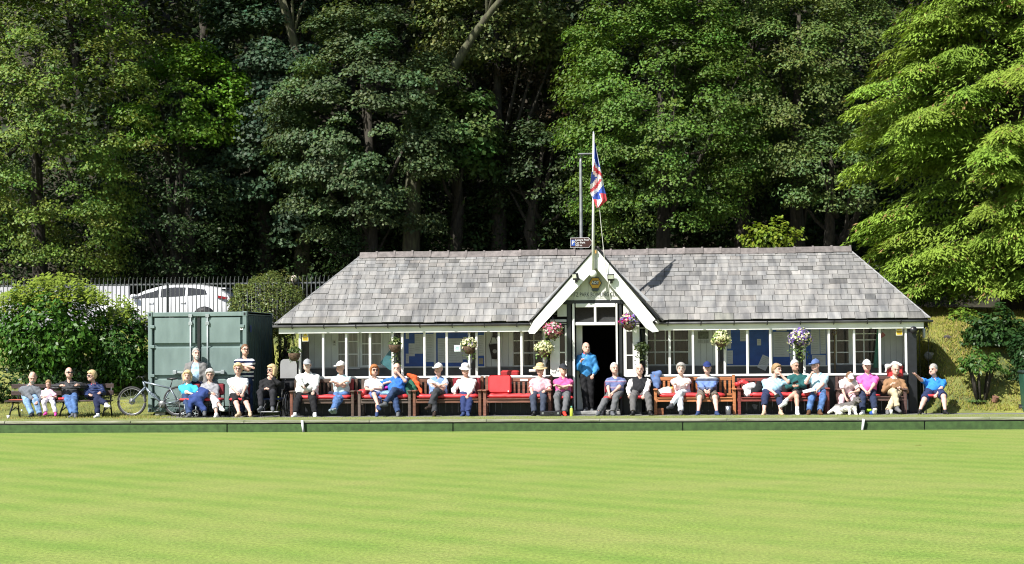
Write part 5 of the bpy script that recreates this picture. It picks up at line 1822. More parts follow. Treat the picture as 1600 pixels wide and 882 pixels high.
for xx in (cx0 + .3, cx1 - .3):
    m = MB(); m.bbox((xx - .14, YCN + .02, 0), (xx + .14, YCN + .3, z0c), .01); m.build('block', M('concrete', (.3, .3, .28), .9, .2, 5), cont)
    m = MB(); m.bbox((xx - .14, YCN + CD - .4, 0), (xx + .14, YCN + CD - .1, z0c), .01); m.build('block', MATS['concrete'], cont)


# ================================================================== TREES AND SHRUBS
BARK = M('bark', (.042, .036, .026), .95, .35, 6, bump=.9, bscale=22, stretch=(3, 3, .7))
BARKI = M('bark_mossy', (.10, .105, .055), .95, .35, 4, bump=.9, bscale=22, stretch=(3, 3, .7), rgb2=(.05, .045, .03))


def crown_clumps(n, c, r, rmin=.55, low=-.9, front=.25, seed=0):
    """clump centres through the crown's volume, mostly near the outside; gaps kept by a coarse noise"""
    out = []
    g = np.random.default_rng(seed)
    ph = g.uniform(0, 6.28, 6)
    while len(out) < n:
        d = unit(g.normal(size=3))
        if d[2] < low: continue
        if d[1] > .35 and g.random() < .7: continue
        f = rmin + (1 - rmin) * g.random() ** .6
        q = d * f
        nz = math.sin(q[0] * 5.1 + ph[0]) * math.sin(q[2] * 5.7 + ph[1]) + .6 * math.sin(q[0] * 9 + q[2] * 8 + ph[2])
        if nz < -.45 and g.random() < .8: continue
        out.append(q)
    q = np.array(out)
    return np.array(c) + q * np.array(r), unit(q)


def tree(label, px, py, y, rx, ry, rzz, n, per, leaf, rgb, trunk=None, name='broadleaf_tree', clump=(.6, 1.1), ratio=.6, var=.25, hue=.1, flat=.42, up=.9,
         seed=1, cat='tree', group='trees of the wood behind the clubhouse', base=None, low=-.85, jit=.55, droop=.35, tophat=None, rmin=.55, spec=.3, trans=.3, limbs=6):
    c = np.array(at(px, py, y))
    gx, gy = (trunk[0] if trunk else c[0]), (trunk[1] if trunk else y + .6)
    gz = tz(gx, gy) - .1
    r_ = thing(name, (gx, gy, gz), label, cat, group)
    off = np.array([gx, gy, gz])
    C, D = crown_clumps(n, c, (rx, ry, rzz), rmin=rmin, low=low, seed=seed)
    if tophat:                                              # unseen upper crown above the picture, added to shade the wood below
        nt2, dz, r2 = tophat
        C2, D2 = crown_clumps(nt2, c + np.array([0, 0, dz]), r2, rmin=.25, seed=seed + 77)
        k2 = C2[:, 2] > 1.8 + (538 + 90) / 2852 * (C2[:, 1] + 43.6) + .9
        C2, D2 = C2[k2], D2[k2]
    g = np.random.default_rng(seed + 5)
    R_ = g.uniform(clump[0], clump[1], len(C))
    P, N, I = pads(C, R_, per, flat, up, D, jit, droop)
    n_ = len(P)
    ct = 1 + g.uniform(-.18, .18, (len(C), 1)) * np.array([[1, 1, 1]]) + g.normal(0, .06, (len(C), 3))
    T = tints(n_, var, hue) * ct[I] * np.array(rgb)
    L = g.uniform(.75, 1.25, n_) * leaf
    if tophat:
        P2, N2, I2 = pads(C2, g.uniform(.9, 1.5, len(C2)), per * .18, .5, up, D2, jit, droop)
        P = np.concatenate([P, P2]); N = np.concatenate([N, N2]); T = np.concatenate([T, tints(len(P2), var, hue) * np.array(rgb)])
        L = np.concatenate([L, np.full(len(P2), leaf * 2.4)])
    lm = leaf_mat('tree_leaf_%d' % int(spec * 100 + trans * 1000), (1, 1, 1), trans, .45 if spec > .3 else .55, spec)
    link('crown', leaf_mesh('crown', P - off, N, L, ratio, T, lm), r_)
    m = MB()
    top = c + np.array([0, 0, rzz * .5]) - off
    mid = top * .45 + np.array([g.normal(0, .3), 0, 0])
    m.tube([(0, 0, -.2), (mid * .35), mid, top], [.34, .27, .2, .06], 9)
    for k in range(limbs):
        j = g.integers(0, len(C))
        s_ = top * g.uniform(.3, .75)
        e = C[j] - off
        m.tube([s_, (s_ + e) / 2 + np.array([0, 0, -.2]), e], [.09, .06, .02], 6)
    m.build('trunk', BARK, r_, True, True)
    return r_


TREES = True
LIME, MAPLE, SYC, SYC2 = (.125, .185, .030), (.095, .19, .014), (.048, .088, .042), (.070, .108, .042)
tree('tall pale green tree with layered leafy sprays rising above the big laurel hedge', 58, 190, 13.6, 3.9, 2.6, 6.2, 400, 230, .102, LIME, seed=3, clump=(.45, .85), ratio=.7, hue=.12, flat=.3, droop=.5,
     tophat=(60, 7.5, (4.2, 3.2, 4.5)))
tree('yellow green small tree in a gap between the pale layered tree and the dark sycamore', 282, 165, 16.0, 2.3, 1.6, 2.3, 85, 230, .125, MAPLE, seed=8, clump=(.4, .8), ratio=.75, low=-.6, tophat=None)
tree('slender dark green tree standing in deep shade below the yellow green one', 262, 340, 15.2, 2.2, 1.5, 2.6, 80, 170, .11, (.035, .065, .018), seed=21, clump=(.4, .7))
tree('dark bluish sycamore with a bare slanting trunk near its top', 415, 190, 17.5, 2.9, 2.0, 5.4, 170, 260, .135, (.045, .082, .042), seed=13, clump=(.5, .9), ratio=.9, tophat=(60, 7.5, (4.2, 3.4, 4.5)))
tree('large grey green sycamore in the middle with broad clumps of leaves', 575, 200, 14.6, 3.1, 2.2, 4.4, 125, 380, .105, SYC2, seed=17, clump=(.45, .95), ratio=.85, flat=.3, droop=.5, tophat=(70, 7.5, (4.6, 3.6, 4.5)))
tree('sycamore bough clump hanging between the mossy leaning trunk and the flag', 712, 205, 15.6, 1.5, 1.2, 1.6, 45, 190, .16, (.09, .15, .04), seed=19, clump=(.5, .85), ratio=.9, trunk=(at(700, 300, 17).x, 17.5))
tree('olive topped tree above the mossy leaning trunk', 775, 40, 17.0, 2.6, 1.8, 1.7, 80, 170, .14, (.11, .14, .038), seed=23, clump=(.5, .9), tophat=(40, 6.0, (3.4, 3, 4)))
tree('dull copper brown tree in the shade beside the bright lime', 842, 130, 18.2, 1.7, 1.4, 2.4, 60, 170, .12, (.055, .042, .022), seed=29, clump=(.45, .8))
tree('bright green lime tree spreading behind the flag and clubhouse roof', 1030, 170, 13.4, 3.3, 2.4, 4.5, 300, 240, .097, (.088, .160, .024), seed=31, clump=(.45, .9), ratio=.7, flat=.3, droop=.5, tophat=(70, 7.5, (4.5, 3.4, 4.5)))
tree('broad grey green hornbeam between the lime and the yellow green conifer', 1250, 130, 14.6, 3.6, 2.4, 4.4, 290, 230, .096, (.100, .150, .034), seed=37, clump=(.45, .9), ratio=.65, flat=.3, droop=.5, tophat=(70, 7.5, (4.6, 3.4, 4.5)))
tree('deep green tree filling the space between the lime and the hornbeam', 1150, 110, 15.8, 2.8, 2.0, 4.2, 190, 260, .09, (.075, .125, .026), seed=53, clump=(.45, .9), ratio=.65, flat=.3, droop=.5, tophat=(40, 7.5, (4, 3, 4)))
tree('low branching tree with drooping leafy tips above the roof end', 1300, 270, 13.2, 1.6, 1.3, 1.5, 55, 200, .11, (.09, .145, .04), seed=41, clump=(.4, .7), trunk=(at(1320, 300, 15).x, 15.4))
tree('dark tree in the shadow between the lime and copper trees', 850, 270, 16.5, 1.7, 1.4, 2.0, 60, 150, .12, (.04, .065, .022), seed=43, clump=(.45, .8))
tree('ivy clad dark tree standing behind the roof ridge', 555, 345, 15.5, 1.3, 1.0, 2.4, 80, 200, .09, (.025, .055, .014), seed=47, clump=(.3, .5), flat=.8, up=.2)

# the bare trunks one can tell apart
for (pts, rr, lab, yy) in (([(438, -10), (452, 40), (468, 95), (478, 130)], (.13, .15, .17, .19), 'bare slanting trunk at the top, between the dark and grey green sycamores', 16.2),
                       ([(800, -20), (772, 12), (745, 48), (722, 85), (700, 120), (672, 150), (650, 180)], (.08, .10, .13, .15, .17, .2, .22), 'mossy leaning trunk with forked limbs above the middle of the wood', 14.6)):
    q = [np.array(at(p[0], p[1], yy + .15 * i)) for i, p in enumerate(pts)]
    gx, gy = q[-1][0] - .4, yy + 1.5
    b_ = np.array([gx, gy, tz(gx, gy)])
    r_ = thing('leaning_tree', b_, lab, 'tree')
    m = MB(); m.tube([p - b_ for p in q] + [(q[-1] - b_) * .5, (0, 0, -.2)], list(rr) + [rr[-1] * 1.3, rr[-1] * 1.6], 9); tr_ = m.build('trunk', BARKI, r_, True, True)
    m = MB()
    s_ = q[1] - b_
    for (dx, dz) in ((-.5, 1.6), (.7, 1.2), (.2, 2.0)):
        m.tube([s_ + (q[2] - q[1]) * .4, s_ + np.array([dx * .5, 0, dz * .4]), s_ + np.array([dx, .2, dz])], [.07, .05, .02], 6)
    if yy > 16: m.tube([q[2] - b_, q[2] - b_ + np.array([-.3, 0, -.35]), q[2] - b_ + np.array([-.65, 0, -.75])], [.06, .05, .03], 6)
    m.build('limb', BARKI, r_, True, True)

# the far wood: one mass of dim foliage with added shade canopy, and trunks up the hillside
g = np.random.default_rng(99)
Cs = []
for k in range(900):
    x_ = g.uniform(-24, 22); y_ = g.uniform(18.5, 33)
    z_ = tz(x_, y_) + g.uniform(.3, 11) * (1 if y_ > 20 else .6)
    Cs.append((x_, y_, z_))
for k in range(430):  # unseen canopy clumps above the view, added to shade the wood
    x_ = g.uniform(-24, 20); y_ = g.uniform(13, 34)
    Cs.append((x_, y_, g.uniform(17.5, 24) + max(0, (y_ - 18) * .25)))
Cs = np.array(Cs)
P, N, I = pads(Cs, g.uniform(1.0, 1.9, len(Cs)), 26, .55, .8, None, .6, .3)
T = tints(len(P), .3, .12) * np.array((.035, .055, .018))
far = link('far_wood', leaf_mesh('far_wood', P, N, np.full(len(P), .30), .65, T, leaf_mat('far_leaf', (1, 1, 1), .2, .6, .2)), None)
tag(far, 'dim woodland foliage filling the hillside behind the trees, with unseen shade canopy added overhead', 'woodland', kind='stuff')
m = MB()
for k in range(16):
    x_ = -21 + k * 2.6 + g.uniform(-.8, .8); y_ = g.uniform(20.5, 24)
    z_ = tz(x_, y_)
    m.tube([(x_, y_, z_ - .3), (x_ + g.normal(0, .3), y_, z_ + 5), (x_ + g.normal(0, .8), y_ + .5, z_ + 12)], [.22, .18, .1], 7)
tag(m.build('far_trunks', BARK, None, True), 'dark trunks of the woodland on the hillside', 'woodland', kind='stuff')

# dense dark undergrowth and ivy at the foot of the wood
Cs = []
for k in range(1500):
    x_ = g.uniform(-21, 19); y_ = g.uniform(16.2, 19.5)
    Cs.append((x_, y_, tz(x_, y_) + g.uniform(.1, 1) ** 1.2 * 4.6))
Cs = np.array(Cs)
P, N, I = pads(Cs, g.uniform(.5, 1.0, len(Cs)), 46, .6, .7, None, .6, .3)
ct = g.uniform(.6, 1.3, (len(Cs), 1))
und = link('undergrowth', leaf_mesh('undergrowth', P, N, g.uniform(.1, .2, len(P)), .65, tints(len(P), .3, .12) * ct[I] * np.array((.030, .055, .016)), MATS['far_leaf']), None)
tag(und, 'dark ivy and undergrowth at the foot of the wood', 'undergrowth', kind='stuff')

# conifer with drooping sprays
def conifer():
    c0 = np.array(at(1585, 300, 7.9))
    base = np.array([c0[0], 7.9, tz(c0[0], 7.9) - .1])
    r_ = thing('conifer', base, 'huge yellow green conifer with drooping feathery sprays beside the roof end', 'tree')
    g = np.random.default_rng(61)
    H_ = 17.0
    PB, NB, DB, LB_, TB = [], [], [], [], []
    m = MB(); m.tube([(0, 0, -.2), (0, 0, 5), (0, 0, H_)], [.45, .35, .05], 10)
    # outline read off the photo: reach of the boughs at each height
    zs_ = [at(1500, p, 7.9).z - base[2] for p in (505, 470, 440, 400, 340, 290, 240, 190, 140, 105, 60, 0, -60)]
    rs_ = [(1590 - p) / 54.0 for p in (1490, 1440, 1415, 1400, 1385, 1390, 1372, 1365, 1352, 1405, 1432, 1440, 1470)]
    def fan(o, d, Lc, n, col, drop):
        wv = np.array([-d[1], d[0], 0])
        u = g.uniform(0, 1, (n, 1)) ** .8; v = g.uniform(-1, 1, (n, 1)) * (.20 + .34 * np.sin(u * 2.7))
        dz = -drop * u ** 1.6 - .30 * np.abs(v)
        PB.append(o + Lc * (d * u + wv * v + np.array([0, 0, 1.0]) * dz) + g.normal(0, .018, (n, 3)))
        DB.append(unit(d * .7 + wv * v * 1.8 + np.array([0, 0, 1.0]) * (-.15 - drop * 1.3 * u) + g.normal(0, .2, (n, 3))))
        NB.append(unit(np.array([0, 0, 1.0]) + d * .6 + g.normal(0, .3, (n, 3))))
        T_ = np.tile(col, (n, 1)) * g.uniform(.85, 1.15, (n, 1))
        br = g.random(n) < (.22 if g.random() < .10 else .004)
        T_[br] = np.array((.20, .125, .05)) * g.uniform(.8, 1.2)
        LB_.append(g.uniform(.11, .20, n)); TB.append(T_)
    nb = 255
    for i in range(nb):
        z = .35 + (H_ - 1.2) * max(0.0, (i + g.uniform(-.4, .4)) / nb) ** 1.25
        z = max(.85, z)
        reach = float(np.interp(z, zs_, rs_)) if z < zs_[-1] else max(.4, rs_[-1] * (H_ - z) / (H_ - zs_[-1]))
        ang = g.uniform(math.pi * .88, math.pi * 1.95) if g.random() < .9 else g.uniform(-math.pi, math.pi)
        d = np.array([math.cos(ang), math.sin(ang) * .85, 0]); wv = np.array([-d[1], d[0], 0])
        reach *= g.choice([.82, .92, 1.0, 1.04, 1.10])
        col = np.array((.180, .275, .036)) * g.uniform(.82, 1.15) * np.array([1 + g.normal(0, .05), 1, 1])
        rise = g.uniform(-.05, .25)
        def bp(t): return d * reach * t + np.array([0, 0, z + reach * (.28 * t - .34 * t * t) + rise * t])
        m.tube([bp(0), bp(.35), bp(.7), bp(.98)], [.05, .04, .028, .008], 4, False)
        ns = int(9 + reach * 4.5)
        for k in range(ns):
            t = .28 + .74 * (k + g.uniform(0, 1)) / ns
            taper = 1.15 - .62 * t
            o = bp(min(t, 1.02))
            for sg in (-1, 1):
                sd = unit(d * g.uniform(.35, .9) + wv * sg * g.uniform(.5, 1.0) * taper)
                fan(o + wv * sg * .05, sd, g.uniform(.55, .95) * taper + .12, 24, col * g.uniform(.88, 1.12), g.uniform(.5, .95))
        fan(bp(.93), d, .55, 40, col * 1.05, .45)
    for i in range(420):
        z = g.uniform(1.0, 11.5); ang = g.uniform(math.pi * .9, math.pi * 1.9)
        reach = float(np.interp(z, zs_, rs_)) if z < zs_[-1] else max(.4, rs_[-1] * (H_ - z) / (H_ - zs_[-1]))
        d = np.array([math.cos(ang), math.sin(ang) * .85, 0])
        fan(d * reach * g.uniform(.55, .86) + np.array([0, 0, z]), d, g.uniform(.6, .95), 34, np.array((.165, .255, .034)) * g.uniform(.8, 1.15), g.uniform(.6, 1.0))
    Ps, Ns, Ds, Ls, Ts = np.concatenate(PB), np.concatenate(NB), np.concatenate(DB), np.concatenate(LB_), np.concatenate(TB)
    P, N, D = np.array(Ps), np.array(Ns), np.array(Ds)
    link('crown', leaf_mesh('crown', P, N, np.array(Ls), .30, np.array(Ts), leaf_mat('conifer_leaf', (1, 1, 1), .22, .6, .2), D), r_)
    m.build('trunk', BARK, r_, True, True)
    print('conifer leaves', len(P))
conifer()


def shrub(label, px, py, y, rx, ry, rzz, n, leaf, rgb, name='shrub', seed=1, cat='shrub', ratio=.5, inner=.72, var=.3, hue=.1, rough=.35, spec=.5, trans=.2, yellow=0.0, stems=7, up=.6,
          lumps=.16, low=-1.0, group=None, base_z=None, jit=.5):
    spec = min(spec, .22)
    c = np.array(at(px, py, y))
    gz = tz(c[0], y) if base_z is None else base_z
    b_ = np.array([c[0], y, gz])
    r_ = thing(name, b_, label, cat, group)
    g = np.random.default_rng(seed)
    q = unit(g.normal(size=(int(n * 1.6), 3))); q = q[(q[:, 1] < .45) & (q[:, 2] > low)][:n]
    n_ = len(q)
    ph = g.uniform(0, 6.28, 4)
    lump = 1 + lumps * (np.sin(q[:, 0] * 6 + ph[0]) * np.sin(q[:, 2] * 5.5 + ph[1]) + .7 * np.sin(q[:, 0] * 11 + q[:, 2] * 9 + ph[2]))
    f = (inner + (1 - inner) * g.uniform(0, 1, n_) ** .7) * lump
    P = c + q * f[:, None] * np.array([rx, ry, rzz]) - b_
    P[:, 2] = np.maximum(P[:, 2], .03)
    N = q * .9 + np.array([0, 0, up]) + g.normal(0, jit, (n_, 3))
    D = q + np.array([0, 0, -.4]) + g.normal(0, .7, (n_, 3))
    T = tints(n_, var, hue) * np.array(rgb)
    if yellow:
        k = (q[:, 2] > .45) & (g.random(n_) < yellow * 2 * (q[:, 2] - .2))
        T[k] = tints(int(k.sum()), .25, .1) * np.array((.22, .26, .035))
    link('foliage', leaf_mesh('foliage', P, N, g.uniform(.7, 1.25, n_) * leaf, ratio, T, leaf_mat('shrub_leaf_%d_%d' % (int(rough * 100), int(trans * 100)), (1, 1, 1), trans, rough, spec), D, .18), r_)
    m = MB()
    for k in range(stems):
        a = g.uniform(0, 6.28); e = c - b_ + np.array([math.cos(a) * rx * .6, math.sin(a) * ry * .4, g.uniform(-.2, .5) * rzz])
        s_ = np.array([math.cos(a) * .12, math.sin(a) * .1, -.05])
        m.tube([s_, s_ * .5 + e * .5 + np.array([0, 0, .1]), e], [.035, .028, .012], 6)
    m.build('stem', BARK, r_, True, True)
    return r_


shrub('big glossy laurel bush with yellow new shoots behind the park bench', 78, 522, 5.6, 1.6, 1.15, 1.40, 8500, .165, (.048, .120, .014), seed=71, yellow=.30, name='laurel_bush', inner=.4, rough=.4)
shrub('darker laurel bush squeezed against the green container', 192, 548, 6.0, .95, .8, 1.15, 4800, .15, (.034, .088, .014), seed=73, yellow=.12, name='laurel_bush', inner=.4, rough=.4)
def shoots(root, px0, px1, pyb, pyt, y, n, leaf, rgb, seed):
    """pale upright new shoots standing out of the top of a bush"""
    g = np.random.default_rng(seed); P, N, D, L, T = [], [], [], [], []
    b_ = np.array(root.location)
    for k in range(n):
        px = g.uniform(px0, px1); u = (px - px0) / (px1 - px0)
        top = pyt + (pyb - pyt) * (1 - math.sin(math.pi * min(1, max(0, u)))) * .8 + g.uniform(0, 14)
        a = np.array(at(px, pyb + 14, y + g.uniform(-.5, .5))); h = max(.12, (pyb + 14 - top) / 57.0)
        ln = np.array([g.normal(0, .10), g.normal(0, .1), 1.0]); c_col = np.array(rgb) * g.uniform(.75, 1.2)
        for q in range(int(5 + h * 16)):
            t = g.uniform(.15, 1); az = g.uniform(0, 6.28)
            d = unit(np.array([math.cos(az), math.sin(az), g.uniform(.3, 1.3)]))
            P.append(a + ln * h * t + d * leaf * .5 - b_); D.append(d); N.append(np.array([g.normal(0, .4), -.6, .7])); L.append(leaf * g.uniform(.7, 1.15)); T.append(c_col * g.uniform(.85, 1.15))
    link('new_shoots', leaf_mesh('new_shoots', np.array(P), np.array(N), np.array(L), .36, np.array(T), leaf_mat('shoot_leaf', (1, 1, 1), .35, .5, .2), np.array(D), .15), root)['kind'] = 'stuff'


lb = [o for o in bpy.data.objects if o.name.startswith('laurel_bush') and o.get('category')]
lb.sort(key=lambda o: o.location.x)
shoots(lb[0], 0, 168, 468, 424, 5.4, 120, .15, (.20, .27, .035), 5)
shoots(lb[1], 150, 232, 500, 462, 5.8, 50, .13, (.18, .25, .035), 6)
shrub('low shaded shrub under the laurel, behind the child on the bench', 40, 600, 5.2, 1.9, .6, .55, 2600, .13, (.022, .05, .012), seed=74)
shrub('dense round evergreen shrub between container and roof', 420, 480, 7.0, 1.22, .9, .95, 9500, .068, (.10, .13, .034), seed=75, name='evergreen_shrub', inner=.78, lumps=.10, ratio=.6)
shrub('few upright shoots rising from the round shrub beside the ball', 438, 440, 7.6, .75, .5, .36, 500, .075, (.12, .14, .04), seed=76, name='evergreen_shrub', inner=.3)
shrub('bright yellow green bush peeping over the roof ridge', 1207, 372, 10.2, .98, .6, .52, 900, .125, (.18, .25, .03), seed=77, name='bright_bush', inner=.35, trans=.35, lumps=.25, ratio=.7)
shrub('leafy ground ivy clump at the railing end beside the roof hip', 1425, 456, 8.3, .75, .5, .42, 1100, .085, (.085, .16, .015), seed=78, name='ivy_clump', inner=.45, ratio=.8)
shrub('multi stemmed camellia with bare legs on the grass bank', 1532, 574, 3.3, .58, .5, .42, 1150, .115, (.05, .11, .018), seed=79, name='camellia', inner=.35, low=-.35, stems=13, lumps=.2, rough=.42)
shrub('few low leaves sprouting at the foot of the camellia', 1528, 634, 3.2, .22, .16, .16, 90, .10, (.07, .12, .03), seed=80, stems=3)
shrub('glossy rhododendron hanging below the conifer', 1556, 522, 4.4, .88, .6, .66, 3200, .14, (.03, .07, .016), seed=81, name='rhododendron', inner=.4, rough=.42, lumps=.22)
shrub('dark bush above the green wheelie bin', 1610, 560, 3.7, .60, .5, .85, 2200, .12, (.022, .055, .016), seed=82, name='dark_bush', inner=.5)
shrub('light green bush tucked under the conifer, left of the rhododendron', 1503, 499, 5.4, .45, .4, .36, 420, .12, (.10, .17, .02), seed=83, name='bright_bush', inner=.3)
shrub('leaves and thin trunk in the gap between container and clubhouse', 447, 545, 6.2, .42, .4, .75, 420, .10, (.11, .14, .025), seed=84, inner=.3)
m = MB(); p0, p1, p2 = at(452, 600, 5.6), at(449, 550, 5.6), at(438, 500, 5.6)
m.tube([(p0.x, 5.6, .0), tuple(p1), tuple(p2)], [.10, .09, .07], 8); m.tube([tuple(p1), tuple(at(436, 538, 5.5)), tuple(at(428, 525, 5.4))], [.07, .05, .03], 7)
r_ = thing('small_tree', (p0.x, 5.6, 0), 'small tree with dark bent trunk standing in the gap beside the container', 'tree')
m.build('trunk', BARK, r_, True, True)

# weeds and grass blades on the banks
def blades():
    g = np.random.default_rng(7)
    P, N, L, T, D = [], [], [], [], []
    def sow(n, x0, x1, y0, y1, lo, hi, col, jit):
        k = 0
        while k < n:
            x_, y_ = g.uniform(x0, x1), g.uniform(y0, y1)
            pz = math.sin(x_ * 1.9 + math.sin(y_ * 2.3) * 1.4) * math.sin(y_ * 1.7 + x_ * .6)
            if pz < -.2 and g.random() < .6: continue
            h = g.uniform(lo, hi) * (1 + .5 * max(0, pz)); k += 1
            d = unit(np.array([g.normal(0, .45), g.normal(0, .45), 1.0]))
            P.append(np.array([x_, y_, tz(x_, y_)]) + d * h * .45); D.append(d); N.append(np.array([g.normal(0, .6), -1, g.normal(.5, .4)])); L.append(h)
            c_ = np.array(col) * g.uniform(.7, 1.3); dry = g.random()
            if dry < jit: c_ = np.array((.30, .24, .085)) * g.uniform(.7, 1.2)
            T.append(c_)
    sow(34000, 10.3, 17.5, 2.85, 8.0, .05, .13, (.225, .235, .042), .34)
    sow(9000, -17, -8.7, 1.0, 5.0, .03, .08, (.20, .22, .05), .30)
    o = link('grass', leaf_mesh('grass', np.array(P), np.array(N), np.array(L), .16, np.array(T), leaf_mat('grass_blade', (1, 1, 1), .3, .7, .15), np.array(D)), None)
    tag(o, 'rough dry grass growing on the banks', 'grass', kind='stuff')
    # clumps of moss and turf along the verge
    P, N, L, T, D = [], [], [], [], []
    for k in range(9000):
        x_, y_ = g.uniform(-15, 14), g.uniform(.11, 1.7)
        d = unit(np.array([g.normal(0, .6), g.normal(0, .6), 1.0])); h = g.uniform(.012, .035)
        P.append(np.array([x_, y_, .004]) + d * h * .4); D.append(d); N.append(np.array([g.normal(0, .6), -1, .6])); L.append(h); T.append(np.array((.20, .24, .055)) * g.uniform(.7, 1.3))
    o = link('verge_moss', leaf_mesh('verge_moss', np.array(P), np.array(N), np.array(L), .3, np.array(T), MATS['grass_blade'], np.array(D)), None)
    tag(o, 'short moss and turf tufts along the verge', 'moss', kind='stuff')
blades()
# stones and little marker on the bank
for (px, py, yy, r0, lab) in ((1452, 506, 4.9, .15, 'pale boulder half buried in the grass bank under the conifer'), (1480, 522, 4.6, .11, 'dark stone in the grass bank below the pale boulder')):
    c = at(px, py, yy)
    zc = tz(c.x, yy)
    soft('stone', [((c.x, yy, zc), (r0, r0 * .8, r0 * .7)), ((c.x + r0 * .7, yy, zc - .02), (r0 * .7, r0 * .6, r0 * .5))], M('stone_pale', (.45, .43, .39), .9, .2, 9, bump=.5) if r0 > .14 else M('stone_dark', (.07, .06, .055), .9, .3, 9, bump=.5), (c.x, yy, zc), lab, 'stone', noise=.02)
c = at(1443.5, 521, 4.4)
r_ = thing('bank_lantern', (c.x, 4.4, tz(c.x, 4.4)), 'small white lamp in a dark wire frame on the grass bank', 'lamp')
hz = c.z - tz(c.x, 4.4)
m = MB(); m.lathe([(.035, -.12), (.04, -.11), (.04, .11), (.03, .13)], (0, 0, hz), 10); m.build('tube', WHITE, r_, True, True)
m = MB()
for sx_ in (-.11, .11): m.tube([(sx_, 0, -.05), (sx_, 0, hz + .17)], .009, 5)
for zz in (hz + .17, hz - .17): m.tube([(-.11, 0, zz), (.11, 0, zz)], .009, 5)
m.build('frame', BLACKM, r_, local=True)
c = at(1553, 636, 3.2)
m = MB(); m.lathe([(.05, 0), (.07, .02), (.085, .15), (.092, .155), (.085, .165)], (0, 0, 0), 12, rotm(rx=.25, ry=.3)); o = link('plant_pot', m.mesh('plant_pot', M('terracotta', (.20, .10, .065), .8), smooth=False), None, (c.x, 3.2, tz(c.x, 3.2))); tag(o, 'tilted terracotta pot at the foot of the camellia', 'pot')
# wheelie bin
xb_ = X(1608, 3.2, .5)
r_ = thing('wheelie_bin', (xb_, 2.75, 0), 'green wheelie bin cut by the picture edge below the dark bush', 'bin')
BIN = M('bin_green', (.02, .085, .055), .5, .1, 3)
m = MB(); m.box((0, 0, .50), (.56, .6, .94)); m.v = [(p[0] * (.8 + .2 * min(1, p[2])), p[1] * (.8 + .2 * min(1, p[2])), p[2]) for p in m.v]; m.build('tub', BIN, r_, local=True)
m = MB(); m.bbox((-.31, -.34, .97), (.31, .33, 1.05), .03); m.build('lid', M('bin_lid', (.015, .03, .028), .5), r_, local=True)
m = MB(); m.lathe([(.001, -.04), (.10, -.04), (.10, .04), (.001, .04)], (.26, .26, .10), 14, rotm(ry=math.pi / 2)); m.lathe([(.001, -.04), (.10, -.04), (.10, .04), (.001, .04)], (-.26, .26, .10), 14, rotm(ry=math.pi / 2)); m.build('wheels', BLACKM, r_, local=True)


# ================================================================== SEATS
def wood(name, rgb):
    return M('wood_' + name, rgb, .55, .22, 3, bump=.25, bscale=14, stretch=(1, 8, 8), island=.10)
YBF = 2.2                                                            # bench front legs


def bench(px0, px1, col, label, nsl=14, back_top=.93, posts_up=0.0, cush=True, leftcol=None, arm=.65, yf=YBF, plaque=None):
    x0, x1 = X(px0, yf, .4), X(px1, yf, .4)
    W_ = x1 - x0
    r_ = thing('bench', ((x0 + x1) / 2, yf, 0), label, 'bench', 'wooden benches in front of the clubhouse')
    wm = wood('%.2f_%.2f' % (col[0], col[1]), col)
    h = W_ / 2
    yb_ = .62
    L_ = .075
    for sg in (-1, 1):
        xx = sg * (h - L_ / 2)
        m = MB(); m.bbox((xx - L_ / 2, 0, 0), (xx + L_ / 2, L_, arm - .035), .008); m.build('leg', wood('l%.2f' % leftcol[0], leftcol) if (leftcol and sg < 0) else wm, r_, local=True)
        m = MB(); m.bbox((xx - L_ / 2, yb_ - .06, 0), (xx + L_ / 2, yb_ + .02, back_top + posts_up), .008); m.build('back_post', wm, r_, local=True)
        m = MB(); m.bbox((xx - .055, -.05, arm - .035), (xx + .055, yb_ - .062, arm + .005), .012); m.build('armrest', wm, r_, local=True)
        m = MB(); m.bbox((xx - .02, L_ + .003, .33), (xx + .02, yb_ - .062, .395), .006); m.build('side_rail', wm, r_, local=True)
    m = MB(); m.bbox((-h + L_ + .002, .01, .325), (h - L_ - .002, .045, .405), .006); m.build('front_rail', wm, r_, local=True)
    for k in range(5):
        m = MB(); y_ = .0 + k * .108; m.bbox((-h + .01 + L_ * (k == 0), y_ - .02 * (k == 0), .408), (h - .01 - L_ * (k == 0), y_ + .088, .432), .006); m.build('seat_slat', wm, r_, local=True)
    m = MB(); m.bbox((-h + L_ + .002, yb_ - .035, back_top - .085), (h - L_ - .002, yb_ + .01, back_top), .01); m.build('top_rail', wm, r_, local=True)
    m = MB(); m.bbox((-h + L_ + .002, yb_ - .03, .46), (h - L_ - .002, yb_ + .005, .52), .006); m.build('lower_rail', wm, r_, local=True)
    sm = MB(); sw_ = (W_ - 2 * L_) / nsl * .52
    sm.bbox((-sw_ / 2, yb_ - .025, .522), (sw_ / 2, yb_ - .003, back_top - .087), .004)
    sme = sm.mesh('back_slat', wm)
    for k in range(nsl):
        link('back_slat', sme, r_, (-h + L_ + (W_ - 2 * L_) * (k + .5) / nsl, 0, 0))
    if plaque:
        m = MB(); m.box((plaque, yb_ - .039, back_top - .045), (.20, .004, .055)); m.build('plaque', M('plaque_pale', (.6, .6, .58), .4), r_, local=True)
    return r_, x0, x1


